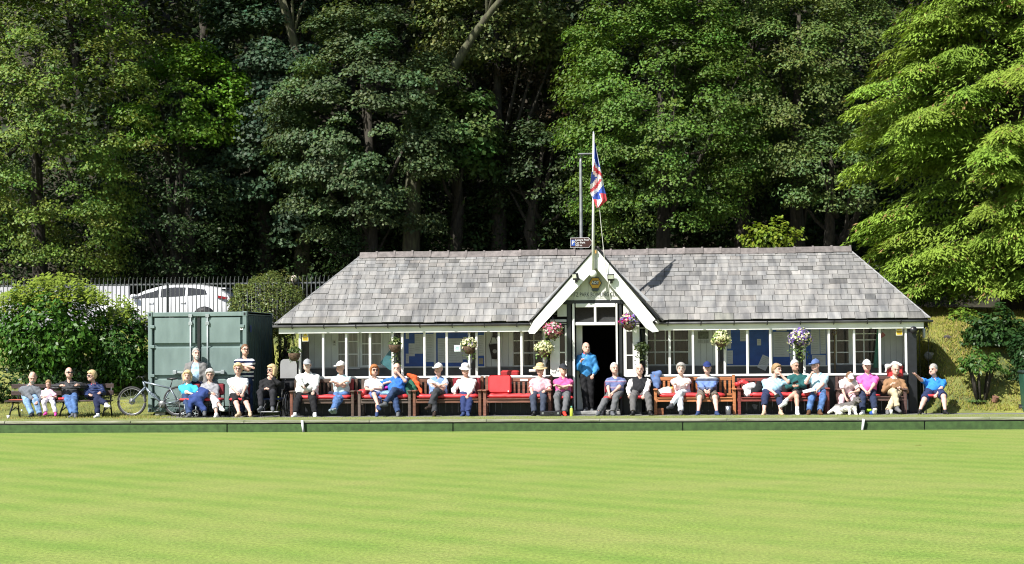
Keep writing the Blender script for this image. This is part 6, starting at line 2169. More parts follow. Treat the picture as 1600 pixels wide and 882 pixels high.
def cushion(x0, x1, label, yf=YBF, z=.433, t=.07, back=False, tilt=0):
    """a soft flat pad, rounded at its rims"""
    r = thing('seat_cushion', ((x0 + x1) / 2, yf + .3, z), label, 'cushion', 'red cushions on the benches')
    h = (x1 - x0) / 2
    m = MB(); nx = max(6, int(h * 2 / .09)); prof = [(-.26, .012), (-.285, t * .5), (-.26, t * .93), (-.1, t), (.1, t), (.25, t * .95), (.27, t * .5), (.25, .012)]
    P = []
    for i in range(nx + 1):
        u = -1 + 2 * i / nx
        sq = 1 - .16 * max(0, abs(u) - .9) / .1
        sag = .006 * math.sin(i * 1.7) + .004 * math.sin(i * 3.1 + x0)
        for p in prof:
            P.append((h * u, p[0] * sq, .5 * t + (p[1] - .5 * t) * (sq if abs(u) > .9 else 1) * (.55 if i in (0, nx) else 1) + (sag if p[1] > .03 else 0)))
    n = len(prof); F = []
    for i in range(nx):
        for k in range(n):
            k2 = (k + 1) % n
            F.append((i * n + k, i * n + k2, (i + 1) * n + k2, (i + 1) * n + k))
    F += [tuple(reversed(range(n))), tuple(range(nx * n, (nx + 1) * n))]
    if back:
        R_ = rotm(rx=rad(80)); P = [tuple(R_ @ np.array(p)) for p in P]
    m.add(P, F[::1]); m.f = [tuple(reversed(f)) for f in m.f]
    o = m.build('pad', RED, r, True, True)
    m = MB()
    if not back: m.tube([(-h * .97, -.272, t * .5), (h * .97, -.272, t * .5)], .008, 5); m.build('piping', RED, r, True, True)
    if back: r.location = ((x0 + x1) / 2, yf + .50, z + .29)
    if tilt: r.rotation_euler = (0, 0, tilt)
    return r


BROWN, GREYB, REDB, ORANGE, MAROON, DBROWN = (.15, .062, .034), (.115, .085, .068), (.21, .085, .055), (.40, .15, .055), (.185, .035, .026), (.085, .045, .038)
b1 = bench(453, 553, (.085, .052, .036), 'dark brown bench nearest the wheelchair, under the white hoodie man', leftcol=(.17, .06, .035))
b2 = bench(559, 642, GREYB, 'greyish weathered bench under the ginger haired woman')
b3 = bench(645, 752, BROWN, 'brown bench with the orange and green jacket over its arm', posts_up=.06)
b4 = bench(755, 861, REDB, 'red brown bench with a pale plaque and an empty back cushion', posts_up=.06, nsl=13, plaque=.13)
b5 = bench(1022, 1150, ORANGE, 'bright orange wood bench under the rugby shirt man', posts_up=.06, nsl=16)
b6 = bench(1153, 1296, MAROON, 'maroon painted bench with bags at one end', nsl=18, back_top=.90)
b7 = bench(1309, 1417, DBROWN, 'dark brown plain bench under the three people by the dog', nsl=5, back_top=.92, arm=.62)
cu = [(b1[1] + .12, b1[2] - .10, 'red seat cushion beneath the white hoodie man and jeans man'),
      (b2[1] + .08, b2[2] - .08, 'red seat cushion beneath the ginger haired woman'),
      (b3[1] + .08, b3[2] - .08, 'red seat cushion beneath the woman in the white sun hat'),
      (b4[1] + .08, b4[2] - .08, 'long red seat cushion of the mostly empty plaque bench'),
      (X(1030, YBF, .4), X(1133, YBF, .4), 'red seat cushion on the orange wood bench'),
      (X(1172, YBF, .4), X(1290, YBF, .4), 'red seat cushion on the maroon bench'),
      (X(1346, YBF, .4), X(1376, YBF, .4), 'small red seat pad under the bright pink polo man')]
for a, b, l in cu: cushion(a, b, l, t=.115 if b - a > .6 else .06)
c0, c1 = X(763, YBF + .5, .7), X(799, YBF + .5, .7)
m = MB(); m.bbox((-(c1 - c0) / 2, -.05, 0), ((c1 - c0) / 2, .05, .47), .04)
R_ = rotm(rx=-.14); m.v = [tuple(R_ @ np.array(p)) for p in m.v]
r_ = thing('seat_cushion', ((c0 + c1) / 2, YBF + .50, .545), 'red back cushion propped upright on the empty part of the plaque bench', 'cushion', 'red cushions on the benches')
m.build('pad', RED, r_, local=True)
m = MB(); m.box((.22, -.056, .06), (.03, .004, .035), R_); m.build('care_label', PAPER, r_, local=True)
cushion(X(561, YBF + .3, .6), X(574, YBF + .3, .6), 'red cushion end squeezed upright beside the ginger haired woman', z=.505, t=.17)
for (p0, p1, lab) in ((740, 751, 'dark red cushion behind the woman in the white sun hat'), (545, 553, 'dark red pad between the jeans man and the next bench'), (708, 716, 'dark red cushion edge behind the blue waistcoat man')):
    c0, c1 = X(p0, 2.72, .7), X(p1, 2.72, .7)
    m = MB(); m.bbox((c0, 2.66, .52), (c1, 2.73, .95), .025); m.solo('back_pad', M('red_dark_vinyl', (.20, .012, .022), .5, .1, 5), ((c0 + c1) / 2, 2.7, .52), lab, 'cushion', 'red cushions on the benches')
# red cushion hung with a white cloth behind the brown jumper man
c = at(1398, 583, YP - .05)
m = MB(); m.bbox((c.x - .20, YP - .16, c.z - .20), (c.x + .20, YP - .08, c.z + .20), .035)
m.solo('back_pad', M('red_bright_vinyl', (.55, .04, .045), .5, .1, 5), (c.x, YP - .1, c.z - .2), 'bright red cushion standing on the sill behind the brown jumper man', 'cushion')
soft('white_cloth', [((at(1386, 573, 2.75)), (at(1397, 568, 2.75)), .045, .04), (at(1397, 568, 2.75), at(1408, 571, 2.75), .04, .035), (at(1384, 580, 2.75), at(1386, 572, 2.75), .03, .04)], cloth('cloth_white', (.72, .70, .69)), tuple(at(1392, 572, 2.75)),
     'crumpled white hat and cloth on top of the bright red cushion', 'hat', h=.014)


def chair(px, yf, label, w_=.46, turn=0, dark_back=True, hgt=.85, backcol=None, arms=False):
    x = X(px, yf, .4)
    r_ = thing('stacking_chair', (x, yf, 0), label, 'chair', 'red padded stacking chairs')
    r_.rotation_euler = (0, 0, turn)
    h = w_ / 2
    for sg in (-1, 1):
        m = MB(); m.tube([(sg * (h - .01), .02, 0), (sg * (h - .02), .03, .40)], .014, 7); m.build('leg', BLACKM, r_, True, True)
        m = MB(); m.tube([(sg * (h - .01), .50, 0), (sg * (h - .02), .44, .42), (sg * (h - .02), .50, hgt - .02)], .014, 7); m.build('leg', BLACKM, r_, True, True)
        m = MB(); m.tube([(sg * (h - .02), .03, .395), (sg * (h - .02), .44, .395)], .013, 7); m.build('seat_rail', BLACKM, r_, True, True)
    m = MB(); m.bbox((-h + .005, -.01, .41), (h - .005, .45, .485), .032); m.build('seat', RED, r_, local=True)
    m = MB(); m.bbox((-h + .02, .42, .55), (h - .02, .485, hgt), .028); m.build('backrest', M('red_dark_vinyl', (.20, .012, .022)) if not backcol else backcol, r_, local=True)
    return r_
chair(293, 2.15, 'red seated black legged chair under the woman with the navy jacket on her lap')
chair(331, 2.17, 'red seated black legged chair under the white haired woman in grey')
chair(371, 2.12, 'red seated chair with dark red back under the woman in black shorts')
chair(881, 2.15, 'red seated chair under the man in the raspberry pink polo')
chair(957, 2.15, 'red seated chair by the doorway under the striped purple polo man')
chair(1000, 2.18, 'red seated chair under the bald man in the black vest')
chair(1461, 2.15, 'red seated chair standing alone at the bank, under the pointing man', backcol=BLACKM)

# park bench at the hedge
YPB = 2.3
x0, x1 = X(6, YPB, .45), X(168, YPB, .45)
r_ = thing('park_bench', ((x0 + x1) / 2, YPB, 0), 'long dark slatted park bench with black iron legs before the laurel', 'bench')
h = (x1 - x0) / 2
SLT = wood('park', (.05, .028, .024))
for k in range(5):
    m = MB(); m.bbox((-h, .02 + k * .095, .405), (h, .02 + k * .095 + .08, .44), .006); m.build('seat_slat', SLT, r_, local=True)
for zz in (.56, .74):
    m = MB(); m.bbox((-h, .50 + (zz - .5) * .14, zz), (h, .53 + (zz - .5) * .14, zz + .115), .008); m.build('back_slat', SLT, r_, local=True)
for px in (18, 97, 164):
    xx = X(px, YPB, .3) - r_.location.x
    m = MB()
    m.tube([(xx - .07, .02, 0), (xx - .05, .06, .16), (xx - .0, .10, .33), (xx, .12, .40)], .022, 7); m.tube([(xx + .03, .50, 0), (xx + .02, .46, .2), (xx, .46, .40), (xx, .53, .60), (xx, .57, .88)], .022, 7)
    m.tube([(xx, .04, .39), (xx, .5, .39)], .02, 6); m.tube([(xx - .05, .06, .16), (xx, .3, .25), (xx + .02, .46, .2)], .014, 6)
    m.build('iron_leg', BLACKM, r_, True, True)
c0 = X(93, YPB + .2, .45); c1 = X(111, YPB + .2, .45)
soft('red_cloth', [((c0, YPB + .18, .46), (c1, YPB + .2, .465), .045, .05), ((c0 + .1, YPB + .12, .47), (.09, .07, .04))], RED, ((c0 + c1) / 2, YPB + .2, .44), 'red folded pad on the park bench beside the child', 'cushion', h=.014, floor=.441)
c0 = X(28, YPB + .2, .45)
m = MB(); m.bbox((c0 - .2, YPB + .05, .441), (c0 + .25, YPB + .42, .47), .012); m.solo('seat_pad', M('pad_rust', (.33, .06, .03), .7), (c0, YPB + .2, .44), 'flat rust red pad under the bald man in the grey jacket', 'cushion')

# ================================================================== BICYCLE
def bicycle():
    yb_ = 2.75
    f_, r__ = at(206, 628, yb_), at(278, 630.5, yb_)
    R0 = .365
    root = thing('bicycle', ((f_.x + r__.x) / 2, yb_, 0), 'silver blue mountain bike leaning along the green container', 'bicycle')
    TY = M('bike_tyre', (.03, .03, .03), .8); RIM = M('bike_rim', (.05, .05, .055), .4); FRM = M('bike_frame', (.24, .28, .33), .35, .08, 4, metal=.3)
    ox = root.location.x
    fx, rx = f_.x - ox, r__.x - ox
    for cx in (fx, rx):
        m = MB(); n = 40
        pts = [(cx + R0 * math.cos(t), 0, R0 + .025 + R0 * math.sin(t)) for t in np.linspace(0, 2 * math.pi, n + 1)]
        m.tube(pts, .028, 8, False); wv = m.build('wheel', TY, root, True, True)
        m = MB(); pts = [(cx + (R0 - .035) * math.cos(t), 0, R0 + .025 + (R0 - .035) * math.sin(t)) for t in np.linspace(0, 2 * math.pi, n + 1)]
        m.tube(pts, .014, 6, False); m.build('rim', M('bike_rim_grey', (.33, .33, .34), .4, .1, 5, metal=.5), wv, True, True)
        m = MB()
        for k in range(20):
            t = k * math.pi / 10 + .1
            m.tube([(cx + .03 * math.cos(t + .7), .015 * (-1) ** k, R0 + .025 + .03 * math.sin(t + .7)), (cx + (R0 - .04) * math.cos(t), 0, R0 + .025 + (R0 - .04) * math.sin(t))], .0022, 3)
        m.build('spokes', STEEL, wv, local=True)
        m = MB(); m.lathe([(.001, -.05), (.025, -.05), (.03, -.02), (.085, -.018), (.085, -.014), (.03, -.012), (.03, .05), (.001, .05)], (cx, 0, R0 + .025), 16, rotm(rx=math.pi / 2)); m.build('hub', STEEL, wv, True, True)
    def q(px, py): p = at(px, py, yb_); return np.array([p.x - ox, 0, p.z])
    hd, hb, bb, st, sd = q(224, 596), q(227, 606), q(254, 632), q(266, 607), q(269, 594)
    fa, ra = np.array([fx, 0, R0 + .025]), np.array([rx, 0, R0 + .025])
    m = MB(); m.tube([hd, hb], .03, 8); m.tube([hd + (0, 0, -.02), st], .024, 8); m.tube([hb, bb], .032, 8); m.tube([st + (st - bb) * .05, bb], .022, 8); 
    for s_ in (-.05, .05):
        o = np.array([0, s_, 0]); m.tube([st + o * .4, ra + o], .013, 6); m.tube([bb + o * .6, ra + o], .014, 6)
    m.build('frame', FRM, root, True, True)
    text_mesh('TREK', .12, M('bike_letter', (.10, .14, .18), .5), 'frame_lettering', root, tuple(np.array(root.location) + (hb * .62 + bb * .38) + np.array([0, -.034, 0])), .002, rot=(math.pi / 2, math.atan2(-(bb - hb)[2], (bb - hb)[0]), 0))
    m = MB()
    for s_ in (-.06, .06):
        o = np.array([0, s_, 0]); m.tube([hb + o + (0, 0, -.0), fa + o], [.022, .014], 7)
    m.tube([hb + (0, -.06, 0), hb + (0, .06, 0)], .02, 6); m.build('fork', FRM, root, True, True)
    m = MB(); m.tube([hd, hd + (-.02, 0, .09), hd + (-.06, 0, .11)], .016, 6); hb_ = hd + np.array([-.07, 0, .11])
    m.tube([hb_ + (.03, -.32, .02), hb_ + (0, -.1, 0), hb_ + (0, .1, 0), hb_ + (.03, .3, .02)], .014, 7); m.tube([hb_ + (.05, -.33, .02), hb_ + (.02, -.2, .01)], .02, 7); m.tube([hb_ + (.0, -.18, .0), hb_ + (-.05, -.24, -.03)], .009, 5); m.build('handlebar', BLACKM, root, True, True)
    m = MB(); m.tube([st, sd], .014, 7); m.build('seat_post', BLACKM, root, True, True)
    m = MB(); m.ell(sd + (.02, 0, .03), (.13, .055, .03)); m.tube([sd + (-.14, 0, .025), sd + (.02, 0, .03)], [.018, .035], 8); m.build('saddle', BLACKM, root, True, True)
    m = MB(); m.lathe([(.001, -.012), (.09, -.01), (.095, 0), (.09, .01), (.001, .012)], bb + (0, -.05, 0), 20, rotm(rx=math.pi / 2)); m.tube([bb + (0, -.07, 0), bb + (-.09, -.07, -.14)], .012, 6); m.box(bb + (-.09, -.12, -.15), (.09, .08, .02)); m.tube([bb + (0, .07, 0), bb + (.09, .07, .14)], .012, 6); m.box(bb + (.09, .12, .14), (.09, .08, .02))
    m.build('crankset', M('crank', (.2, .2, .2), .4, metal=.6), root, True, True)
    m = MB(); m.tube([bb + (0, -.05, .09), ra + (0, -.05, .045)], .005, 4); m.tube([bb + (0, -.05, -.09), ra + (0, -.05, -.045)], .005, 4); m.build('chain', BLACKM, root, local=True)
bicycle()


# ================================================================== WHEELCHAIR and small things
def wheelchair():
    y0 = 2.25
    c = X(424, y0, .5)
    root = thing('wheelchair', (c, y0, 0), 'black and silver wheelchair carrying the woman in black', 'wheelchair')
    CH = M('chair_silver', (.5, .52, .55), .3, .1, 5, metal=.6)
    for sg in (-1, 1):
        m = MB(); pts = [(sg * .30, .42 + .30 * math.cos(t), .31 + .30 * math.sin(t)) for t in np.linspace(0, 2 * math.pi, 33)]; m.tube(pts, .017, 7, False); wv = m.build('wheel', M('bike_tyre', (0, 0, 0)), root, True, True)
        m = MB(); pts = [(sg * .325, .42 + .26 * math.cos(t), .31 + .26 * math.sin(t)) for t in np.linspace(0, 2 * math.pi, 33)]; m.tube(pts, .008, 6, False); m.build('push_rim', CH, wv, True, True)
        m = MB()
        for k in range(10):
            t = k * math.pi / 5; m.tube([(sg * .30, .42, .31), (sg * .30, .42 + .29 * math.cos(t), .31 + .29 * math.sin(t))], .005, 4)
        m.build('spokes', BLACKM, wv, local=True)
        m = MB(); m.lathe([(.02, -.015), (.08, -.018), (.085, 0), (.08, .018), (.02, .015)], (sg * .25, -.02, .085), 16, rotm(ry=math.pi / 2)); m.build('caster', BLACKM, root, True, True)
        m = MB(); m.tube([(sg * .24, .0, .17), (sg * .245, -.03, .40), (sg * .24, .45, .44)], .014, 7); m.tube([(sg * .245, -.03, .40), (sg * .22, -.22, .36), (sg * .20, -.30, .17)], .017, 7); m.tube([(sg * .24, .0, .17), (sg * .24, .42, .31)], .014, 7)
        m.tube([(sg * .24, .45, .44), (sg * .24, .50, .92), (sg * .24, .60, .94)], .014, 7); m.tube([(sg * .26, .45, .66), (sg * .26, .10, .66), (sg * .255, .05, .44)], .014, 7); m.build('side_frame', CH if sg < 0 else M('chair_black', (.03, .03, .03), .4), root, True, True)
        m = MB(); m.bbox((sg * .26 - .03, .10, .665), (sg * .26 + .03, .42, .70), .012); m.build('armrest', BLACKM, root, local=True)
    m = MB(); m.bbox((-.26, -.42, .125), (.26, -.22, .15), .01); m.build('footplate', M('plate_grey', (.3, .3, .31), .5), root, local=True)
    m = MB(); m.bbox((-.23, .0, .42), (.23, .44, .475), .02); m.build('seat', M('seat_blue', (.02, .04, .12), .7), root, local=True)
    m = MB(); m.bbox((-.23, .46, .5), (.23, .50, .9), .015); m.build('backrest', M('seat_black', (.015, .015, .016), .8), root, local=True)
    return root
wheelchair()
# walking frame with dark wheels behind the two women
c = X(295, 1.98, .1)
r_ = thing('rollator', (c, 1.98, 0), 'folded walking frame with small black spoked wheels before the two women', 'walking frame')
for px in (287, 305):
    xx = X(px, 1.98, .1) - c
    m = MB(); pts = [(xx + .085 * math.cos(t), 0, .10 + .085 * math.sin(t)) for t in np.linspace(0, 2 * math.pi, 21)]; m.tube(pts, .018, 6, False); wv = m.build('wheel', M('bike_tyre', (0, 0, 0)), r_, True, True)
    m = MB()
    for k in range(5):
        t = k * 1.257; m.tube([(xx, 0, .10), (xx + .08 * math.cos(t), 0, .10 + .08 * math.sin(t))], .008, 4)
    m.lathe([(.001, -.02), (.025, -.02), (.025, .02), (.001, .02)], (xx, 0, .10), 10, rotm(rx=math.pi / 2)); m.build('spokes', GAL2, wv, local=True)
    m = MB(); m.tube([(xx, .03, .10), (xx + .01, .06, .32)], .012, 6); m.build('strut', GAL2, r_, True, True)
m = MB(); m.tube([(-.15, .06, .32), (.15, .06, .32)], .012, 6); m.build('crossbar', GAL2, r_, True, True)

# curved pale grey cabinet in the gap beside the clubhouse
c = at(452, 575, 3.4)
m = MB()
poly = [(-.22, -.25), (.22, -.25), (.22, .10), (.19, .20), (.10, .245), (-.14, .245), (-.20, .2), (-.22, .1)]
m.prism([(c.x + p[0], c.z + p[1] - .02) for p in poly], 3.3, 3.9)
o = m.solo('grey_cabinet', M('cabinet_grey', (.36, .36, .37), .35, .1, 2, metal=.3), (c.x, 3.5, .0), 'pale grey rounded metal hood standing in the gap beside the clubhouse', 'cabinet')
m = MB(); m.box2((c.x - .18, 3.35, 0), (c.x + .18, 3.85, c.z - .27)); m.v = [(p[0] - c.x, p[1] - 3.5, p[2]) for p in m.v]; m.build('stand', BLACKM, o, local=True)
# dark scooter-like frame behind the wheelchair
c = X(446, 2.75, .7)
soft('rucksack', [((c - .03, 2.95, .60), (.13, .11, .24)), ((c + .1, 2.92, .75), (.12, .10, .12))], cloth('rucksack_black', (.012, .012, .014)), (c, 2.95, .3), 'black bulky rucksack hung behind the wheelchair handles', 'bag', h=.02)

# white rink pegs at the ditch
for (px0, py0, px1, py1, lab) in ((472, 657, 474.5, 674, 'white rink peg below the white hoodie man'), (1349.5, 655, 1347, 674, 'white rink peg below the dog and pink polo man')):
    a, b = at(px0, py0, -.07), at(px1, py1, -.06)
    m = MB(); m.tube([(a.x, -.075, a.z), (b.x, -.06, b.z - .06)], [.033, .028], 8); m.solo('rink_peg', WHITE, (b.x, -.06, b.z - .06), lab, 'peg', 'white rink pegs along the ditch', smooth=True)
# two yellow leaves lying on the green
for k, px in enumerate((1433, 1438)):
    p = at(px, 697, 0); d = -(CAM[2] + .27) / (at(px, 697, 0).z - CAM[2]) if False else None
    dv = FWD + RGT * (px - 800) / FPX - UPV * (697 - 441) / FPX
    t = (-.27 - CAM[2]) / dv[2]; q = CAM + dv * t
    m = MB(); m.add([(q[0] - .05, q[1], -.262), (q[0], q[1] - .03, -.25), (q[0] + .05, q[1] + .01, -.255), (q[0], q[1] + .04, -.262)], [(0, 1, 2, 3)])
    m.solo('fallen_leaf', M('leaf_yellow', (.5, .38, .04), .7), tuple(q), ('small yellow leaf on the green, left one of the pair' if k == 0 else 'small yellow leaf on the green, right one of the pair'), 'leaf', 'two yellow leaves on the green')


def bottle(px, y, r, h, mat, cap, label):
    x = X(px, y, .1)
    m = MB(); m.lathe([(r * .9, 0), (r, .01), (r, h * .72), (r * .45, h * .84), (r * .42, h * .86)], (0, 0, 0), 12)
    o = link('bottle', m.mesh('bottle', mat, smooth=True), None, (x, y, 0)); tag(o, label, 'bottle')
    m = MB(); m.lathe([(r * .5, h * .85), (r * .52, h * .86), (r * .52, h), (r * .4, h + .004)], (0, 0, 0), 12); m.build('cap', cap, o, True, True)
bottle(893, 1.7, .042, .25, M('bottle_lime', (.42, .48, .06), .35), M('cap_green', (.10, .35, .25), .4), 'lime yellow drinks bottle with green cap on the verge by the red trainers')
bottle(34, 1.95, .04, .22, glass_mat('clear_plastic', (.9, .9, .88), .5), WHITE, 'clear plastic bottle on the grass under the park bench')
for (px, y, r, h, mat, lab) in ((13, 1.45, .042, .09, WHITE, 'small white cup on the verge at the end of the park bench'), (1392.5, 1.75, .042, .12, PAPER, 'white paper cup at the feet of the brown jumper man')):
    x = X(px, y, .05); m = MB(); m.lathe([(r * .75, 0), (r, h), (r * .92, h), (r * .7, .01)], (0, 0, 0), 12); o = link('cup', m.mesh('cup', M('cup_white', (.7, .7, .68), .5), smooth=True), None, (x, y, .005)); tag(o, lab, 'cup')
x = X(1138, 2.1, .1); m = MB(); m.lathe([(.06, 0), (.075, .22), (.07, .22), (.05, .01)], (0, 0, 0), 14); o = link('metal_pot', m.mesh('metal_pot', STEEL, smooth=True), None, (x, 2.1, 0)); tag(o, 'grey metal pot on the path under the orange bench end', 'pot')
# black bowls case by the straw hat woman's feet
a, b = X(844, 1.6, .1), X(876, 1.6, .1)
r_ = thing('bowls_case', ((a + b) / 2, 1.6, .006), 'black carrying case with silver latches at the feet of the straw hat woman', 'case')
h = (b - a) / 2
m = MB(); m.bbox((-h, 0, 0), (h, .26, .125), .012); m.build('shell', BLACKM, r_, local=True)
for sg in (-1, 1):
    m = MB(); m.box((sg * h * .75, -.004, .075), (.045, .01, .05)); m.build('latch', STEEL, r_, local=True)
m = MB(); m.tube([(-.06, -.01, .09), (-.05, -.04, .10), (.05, -.04, .10), (.06, -.01, .09)], .008, 5); m.build('handle', BLACKM, r_, local=True)
# things under and on the benches
def blob(name, pts, mat, label, cat, h=.016, floor=None, k=.05, noise=.012, group=None):
    P = [(tuple(at(p[0], p[1], p[2])), p[3]) if len(p) == 4 else (tuple(at(p[0], p[1], p[2])), tuple(at(p[3], p[4], p[5])), p[6], p[7]) for p in pts]
    base = P[0][0]
    return soft(name, P, mat, base, label, cat, h=h, floor=floor, k=k, noise=noise, group=group)
blob('jacket', [(643, 597, 2.74, 645, 608, 2.6, .07, .09), (637, 600, 2.6, 641, 616, 2.5, .06, .09), (648, 606, 2.6, 652, 617, 2.5, .05, .05)], cloth('jacket_green', (.02, .10, .065)), 'dark green fleece draped over the arm beside the blue polo man', 'jacket')
blob('jacket', [(639, 586, 2.80, 649, 590, 2.80, .06, .06), (645, 591, 2.77, 652, 600, 2.74, .065, .06), (651, 600, 2.72, 658, 613, 2.62, .055, .045)], cloth('jacket_orange', (.62, .10, .03)), 'orange jacket draped over the bench corner beside the green fleece', 'jacket')
blob('jacket', [(1022, 584, 2.84, 1030, 584, 2.84, .07, .07), (1023, 590, 2.86, 1028, 600, 2.83, .08, .07), (1027, 588, 2.82, 1027, 606, 2.78, .085, .08), (1020, 588, 2.84, 1023, 602, 2.8, .06, .05)], cloth('jacket_denim', (.10, .16, .33)), 'blue denim jacket hung over the orange bench corner', 'jacket')
blob('bag', [(1031, 612, 2.45, 1045, 610, 2.5, .07, .09), (1034, 617, 2.4, 1046, 615, 2.45, .06, .06)], cloth('bag_cream', (.62, .60, .55)), 'cream soft bag on the orange bench beside the woman in pale pink', 'bag', floor=.50)
blob('jacket', [(1038, 606.5, 2.5, 1050, 607, 2.5, .035, .03)], cloth('scarf_yellow', (.62, .45, .12)), 'pale yellow scarf folded on the cream bag', 'scarf')
blob('carrier_bag', [(1166, 606, 2.5, 1176, 604, 2.55, .09, .10), (1168, 616, 2.45, 1175, 616, 2.45, .10, .09)], cloth('bag_white_plastic', (.68, .68, .70), .5), 'bulging white carrier bag on the maroon bench', 'bag', floor=.44)
blob('cloth', [(1152, 600, 2.62, 1160, 597, 2.62, .06, .05), (1160, 597, 2.6, 1168, 599, 2.6, .045, .04)], RED, 'red cloth bundle on the arm of the maroon bench', 'cloth')
blob('jacket', [(1177, 616, 2.42, 1186, 606, 2.55, .10, .10), (1175, 622, 2.35, 1182, 622, 2.35, .06, .07), (1186, 600, 2.65, (.08, .06, .07))], cloth('jacket_black', (.012, .012, .013)), 'black jacket heaped on the maroon bench beside the carrier bag', 'jacket')
blob('handbag', [(1227, 610, 2.5, (.10, .09, .14))], cloth('handbag_black', (.014, .014, .015)), 'black handbag between the light blue blouse woman and green jumper man', 'bag')
blob('bag', [(597, 616, 2.35, 607, 616, 2.35, .085, .085)], cloth('bag_blue_pattern', (.16, .28, .42), .8, .6, False, .6), 'patterned blue bag on the grey bench between the couple', 'bag', floor=.44)
blob('cloth', [(597, 608, 2.55, 604, 606, 2.55, .05, .05)], cloth('cloth_magenta', (.42, .03, .28)), 'magenta cloth behind the patterned blue bag', 'cloth')
blob('bag', [(1363, 646, 1.95, 1366, 642, 1.95, .07, .06)], cloth('bag_royal', (.03, .09, .36)), 'royal blue bag on the path between white trainers', 'bag', floor=.0)
blob('cloth', [(1356, 641, 2.02, 1361, 641, 2.02, .045, .04)], cloth('cloth_lime', (.32, .55, .03)), 'lime green cloth on the royal blue bag', 'cloth')
blob('cloth', [(1446, 650.5, 1.9, 1454, 650.5, 1.9, .03, .03)], cloth('cloth_royal', (.05, .16, .36)), 'blue bundle on the path beside the pointing man', 'cloth', floor=.0, h=.012)
blob('rucksack', [(941, 645, 2.35, 944, 634, 2.4, .08, .07)], cloth('rucksack_grey', (.05, .05, .06)), 'dark grey rucksack under the chair by the doorway', 'bag', floor=.0)
blob('bag', [(522, 615, 2.6, 517, 615, 2.6, .05, .06)], cloth('bag_navy', (.03, .035, .06)), 'small navy bag on the bench behind the jeans man', 'bag', floor=.5)
x = X(1031, 2.3, .1); m = MB(); m.bbox((x - .1, 2.32, 0), (x + .1, 2.5, .17), .01); m.solo('wood_block', wood('block', (.25, .09, .035)), (x, 2.4, 0), 'small wooden block under the orange bench', 'block')
# white flat thing on the bench back by the straw hat
c = at(832, 579.5, YP - .1); m = MB(); m.bbox((c.x - .09, YP - .12, c.z - .035), (c.x + .09, YP - .04, c.z + .035), .015); m.solo('folded_cap', cloth('cap_pale', (.6, .6, .58)), (c.x, YP - .1, c.z), 'small white cap lying on the sill behind the straw hat woman', 'cap')


# ================================================================== DOG
def dog():
    y0 = 1.72
    c = at(1322, 645, y0)
    root = thing('dog', (c.x, y0, 0), 'fluffy white and grey dog sitting at the feet of the girl in the white cap', 'dog')
    s = 1.0
    F = Field(V3(-.45, -.4, -.02), V3(.55, .5, .62), .012)
    rump, chest, neck, head = V3(-.17, .12, .15), V3(.13, .02, .22), V3(.21, -.03, .32), V3(.26, -.06, .37)
    F.cone(rump, chest, .125, .105, .05); F.cone(chest, neck, .095, .07, .04)
    F.ell(head, (.075, .075, .07), None, .03); F.cone(head + V3(.02, -.05, -.02), head + V3(.045, -.125, -.045), .045, .03, .02)
    F.ell(head + V3(.05, -.155, -.035), .014, None, .006)
    for sg in (-1, 1):
        F.cone(head + V3(sg * .06 , .01, .045), head + V3(sg * .095, -.01, -.055), .028, .02, .015)
        F.cone(chest + V3(.02 + sg * .06, -.05, -.04), V3(.15 + sg * .075, -.08, .03), .048, .034, .03); F.cone(V3(.15 + sg * .075, -.08, .03), V3(.16 + sg * .08, -.15, .022), .034, .03, .02)
        F.ell(rump + V3(-.02, sg * .09 - .02, -.03), (.11, .06, .10), None, .03); F.cone(rump + V3(.05, sg * .11 - .04, -.11), rump + V3(-.06, sg * .11 - .06, -.12), .036, .033, .02)
    F.cone(rump + V3(-.11, .02, -.02), rump + V3(-.26, -.04, -.10), .05, .03, .03)
    xx, yy, zz = F.xs[:, None, None] * 60, F.ys[None, :, None] * 60, F.zs[None, None, :] * 60
    F.f = F.f + (.006 * np.sin(xx + np.sin(zz)) * np.sin(yy * 1.1) + .004 * np.sin(zz * 1.7 + xx)).astype(np.float32)
    F.plane(V3(0, 0, .004), V3(0, 0, -1))
    m = bpy.data.materials.new('dog_fur'); m.use_nodes = True
    nt = m.node_tree; b = nt.nodes['Principled BSDF']; b.inputs['Roughness'].default_value = .9; b.inputs['Specular IOR Level'].default_value = .1
    tc = nn(nt, 'ShaderNodeTexCoord'); sp = nn(nt, 'ShaderNodeSeparateXYZ'); nt.links.new(tc.outputs['Object'], sp.inputs[0])
    ns = nn(nt, 'ShaderNodeTexNoise'); ns.inputs['Scale'].default_value = 7; nt.links.new(tc.outputs['Object'], ns.inputs['Vector'])
    ad = nn(nt, 'ShaderNodeMath', operation='MULTIPLY_ADD'); ad.inputs[1].default_value = .16; nt.links.new(ns.outputs['Fac'], ad.inputs[0]); nt.links.new(sp.outputs['Z'], ad.inputs[2])
    rp = nn(nt, 'ShaderNodeValToRGB'); rp.color_ramp.elements[0].position = .27; rp.color_ramp.elements[0].color = (.62, .60, .56, 1); rp.color_ramp.elements[1].position = .32; rp.color_ramp.elements[1].color = (.12, .11, .105, 1)
    nt.links.new(ad.outputs[0], rp.inputs[0]); nt.links.new(rp.outputs[0], b.inputs['Base Color'])
    ex = MB(); ex.cur = 1; ex.ell(head + V3(.054, -.165, -.033), .016, 8, 6)
    for sg in (-1, 1): ex.ell(head + V3(sg * .032 + .015, -.068, .012), .011, 8, 6)
    link('body', F.mesh('body', None, ex, [m, EYE]), root)
dog()


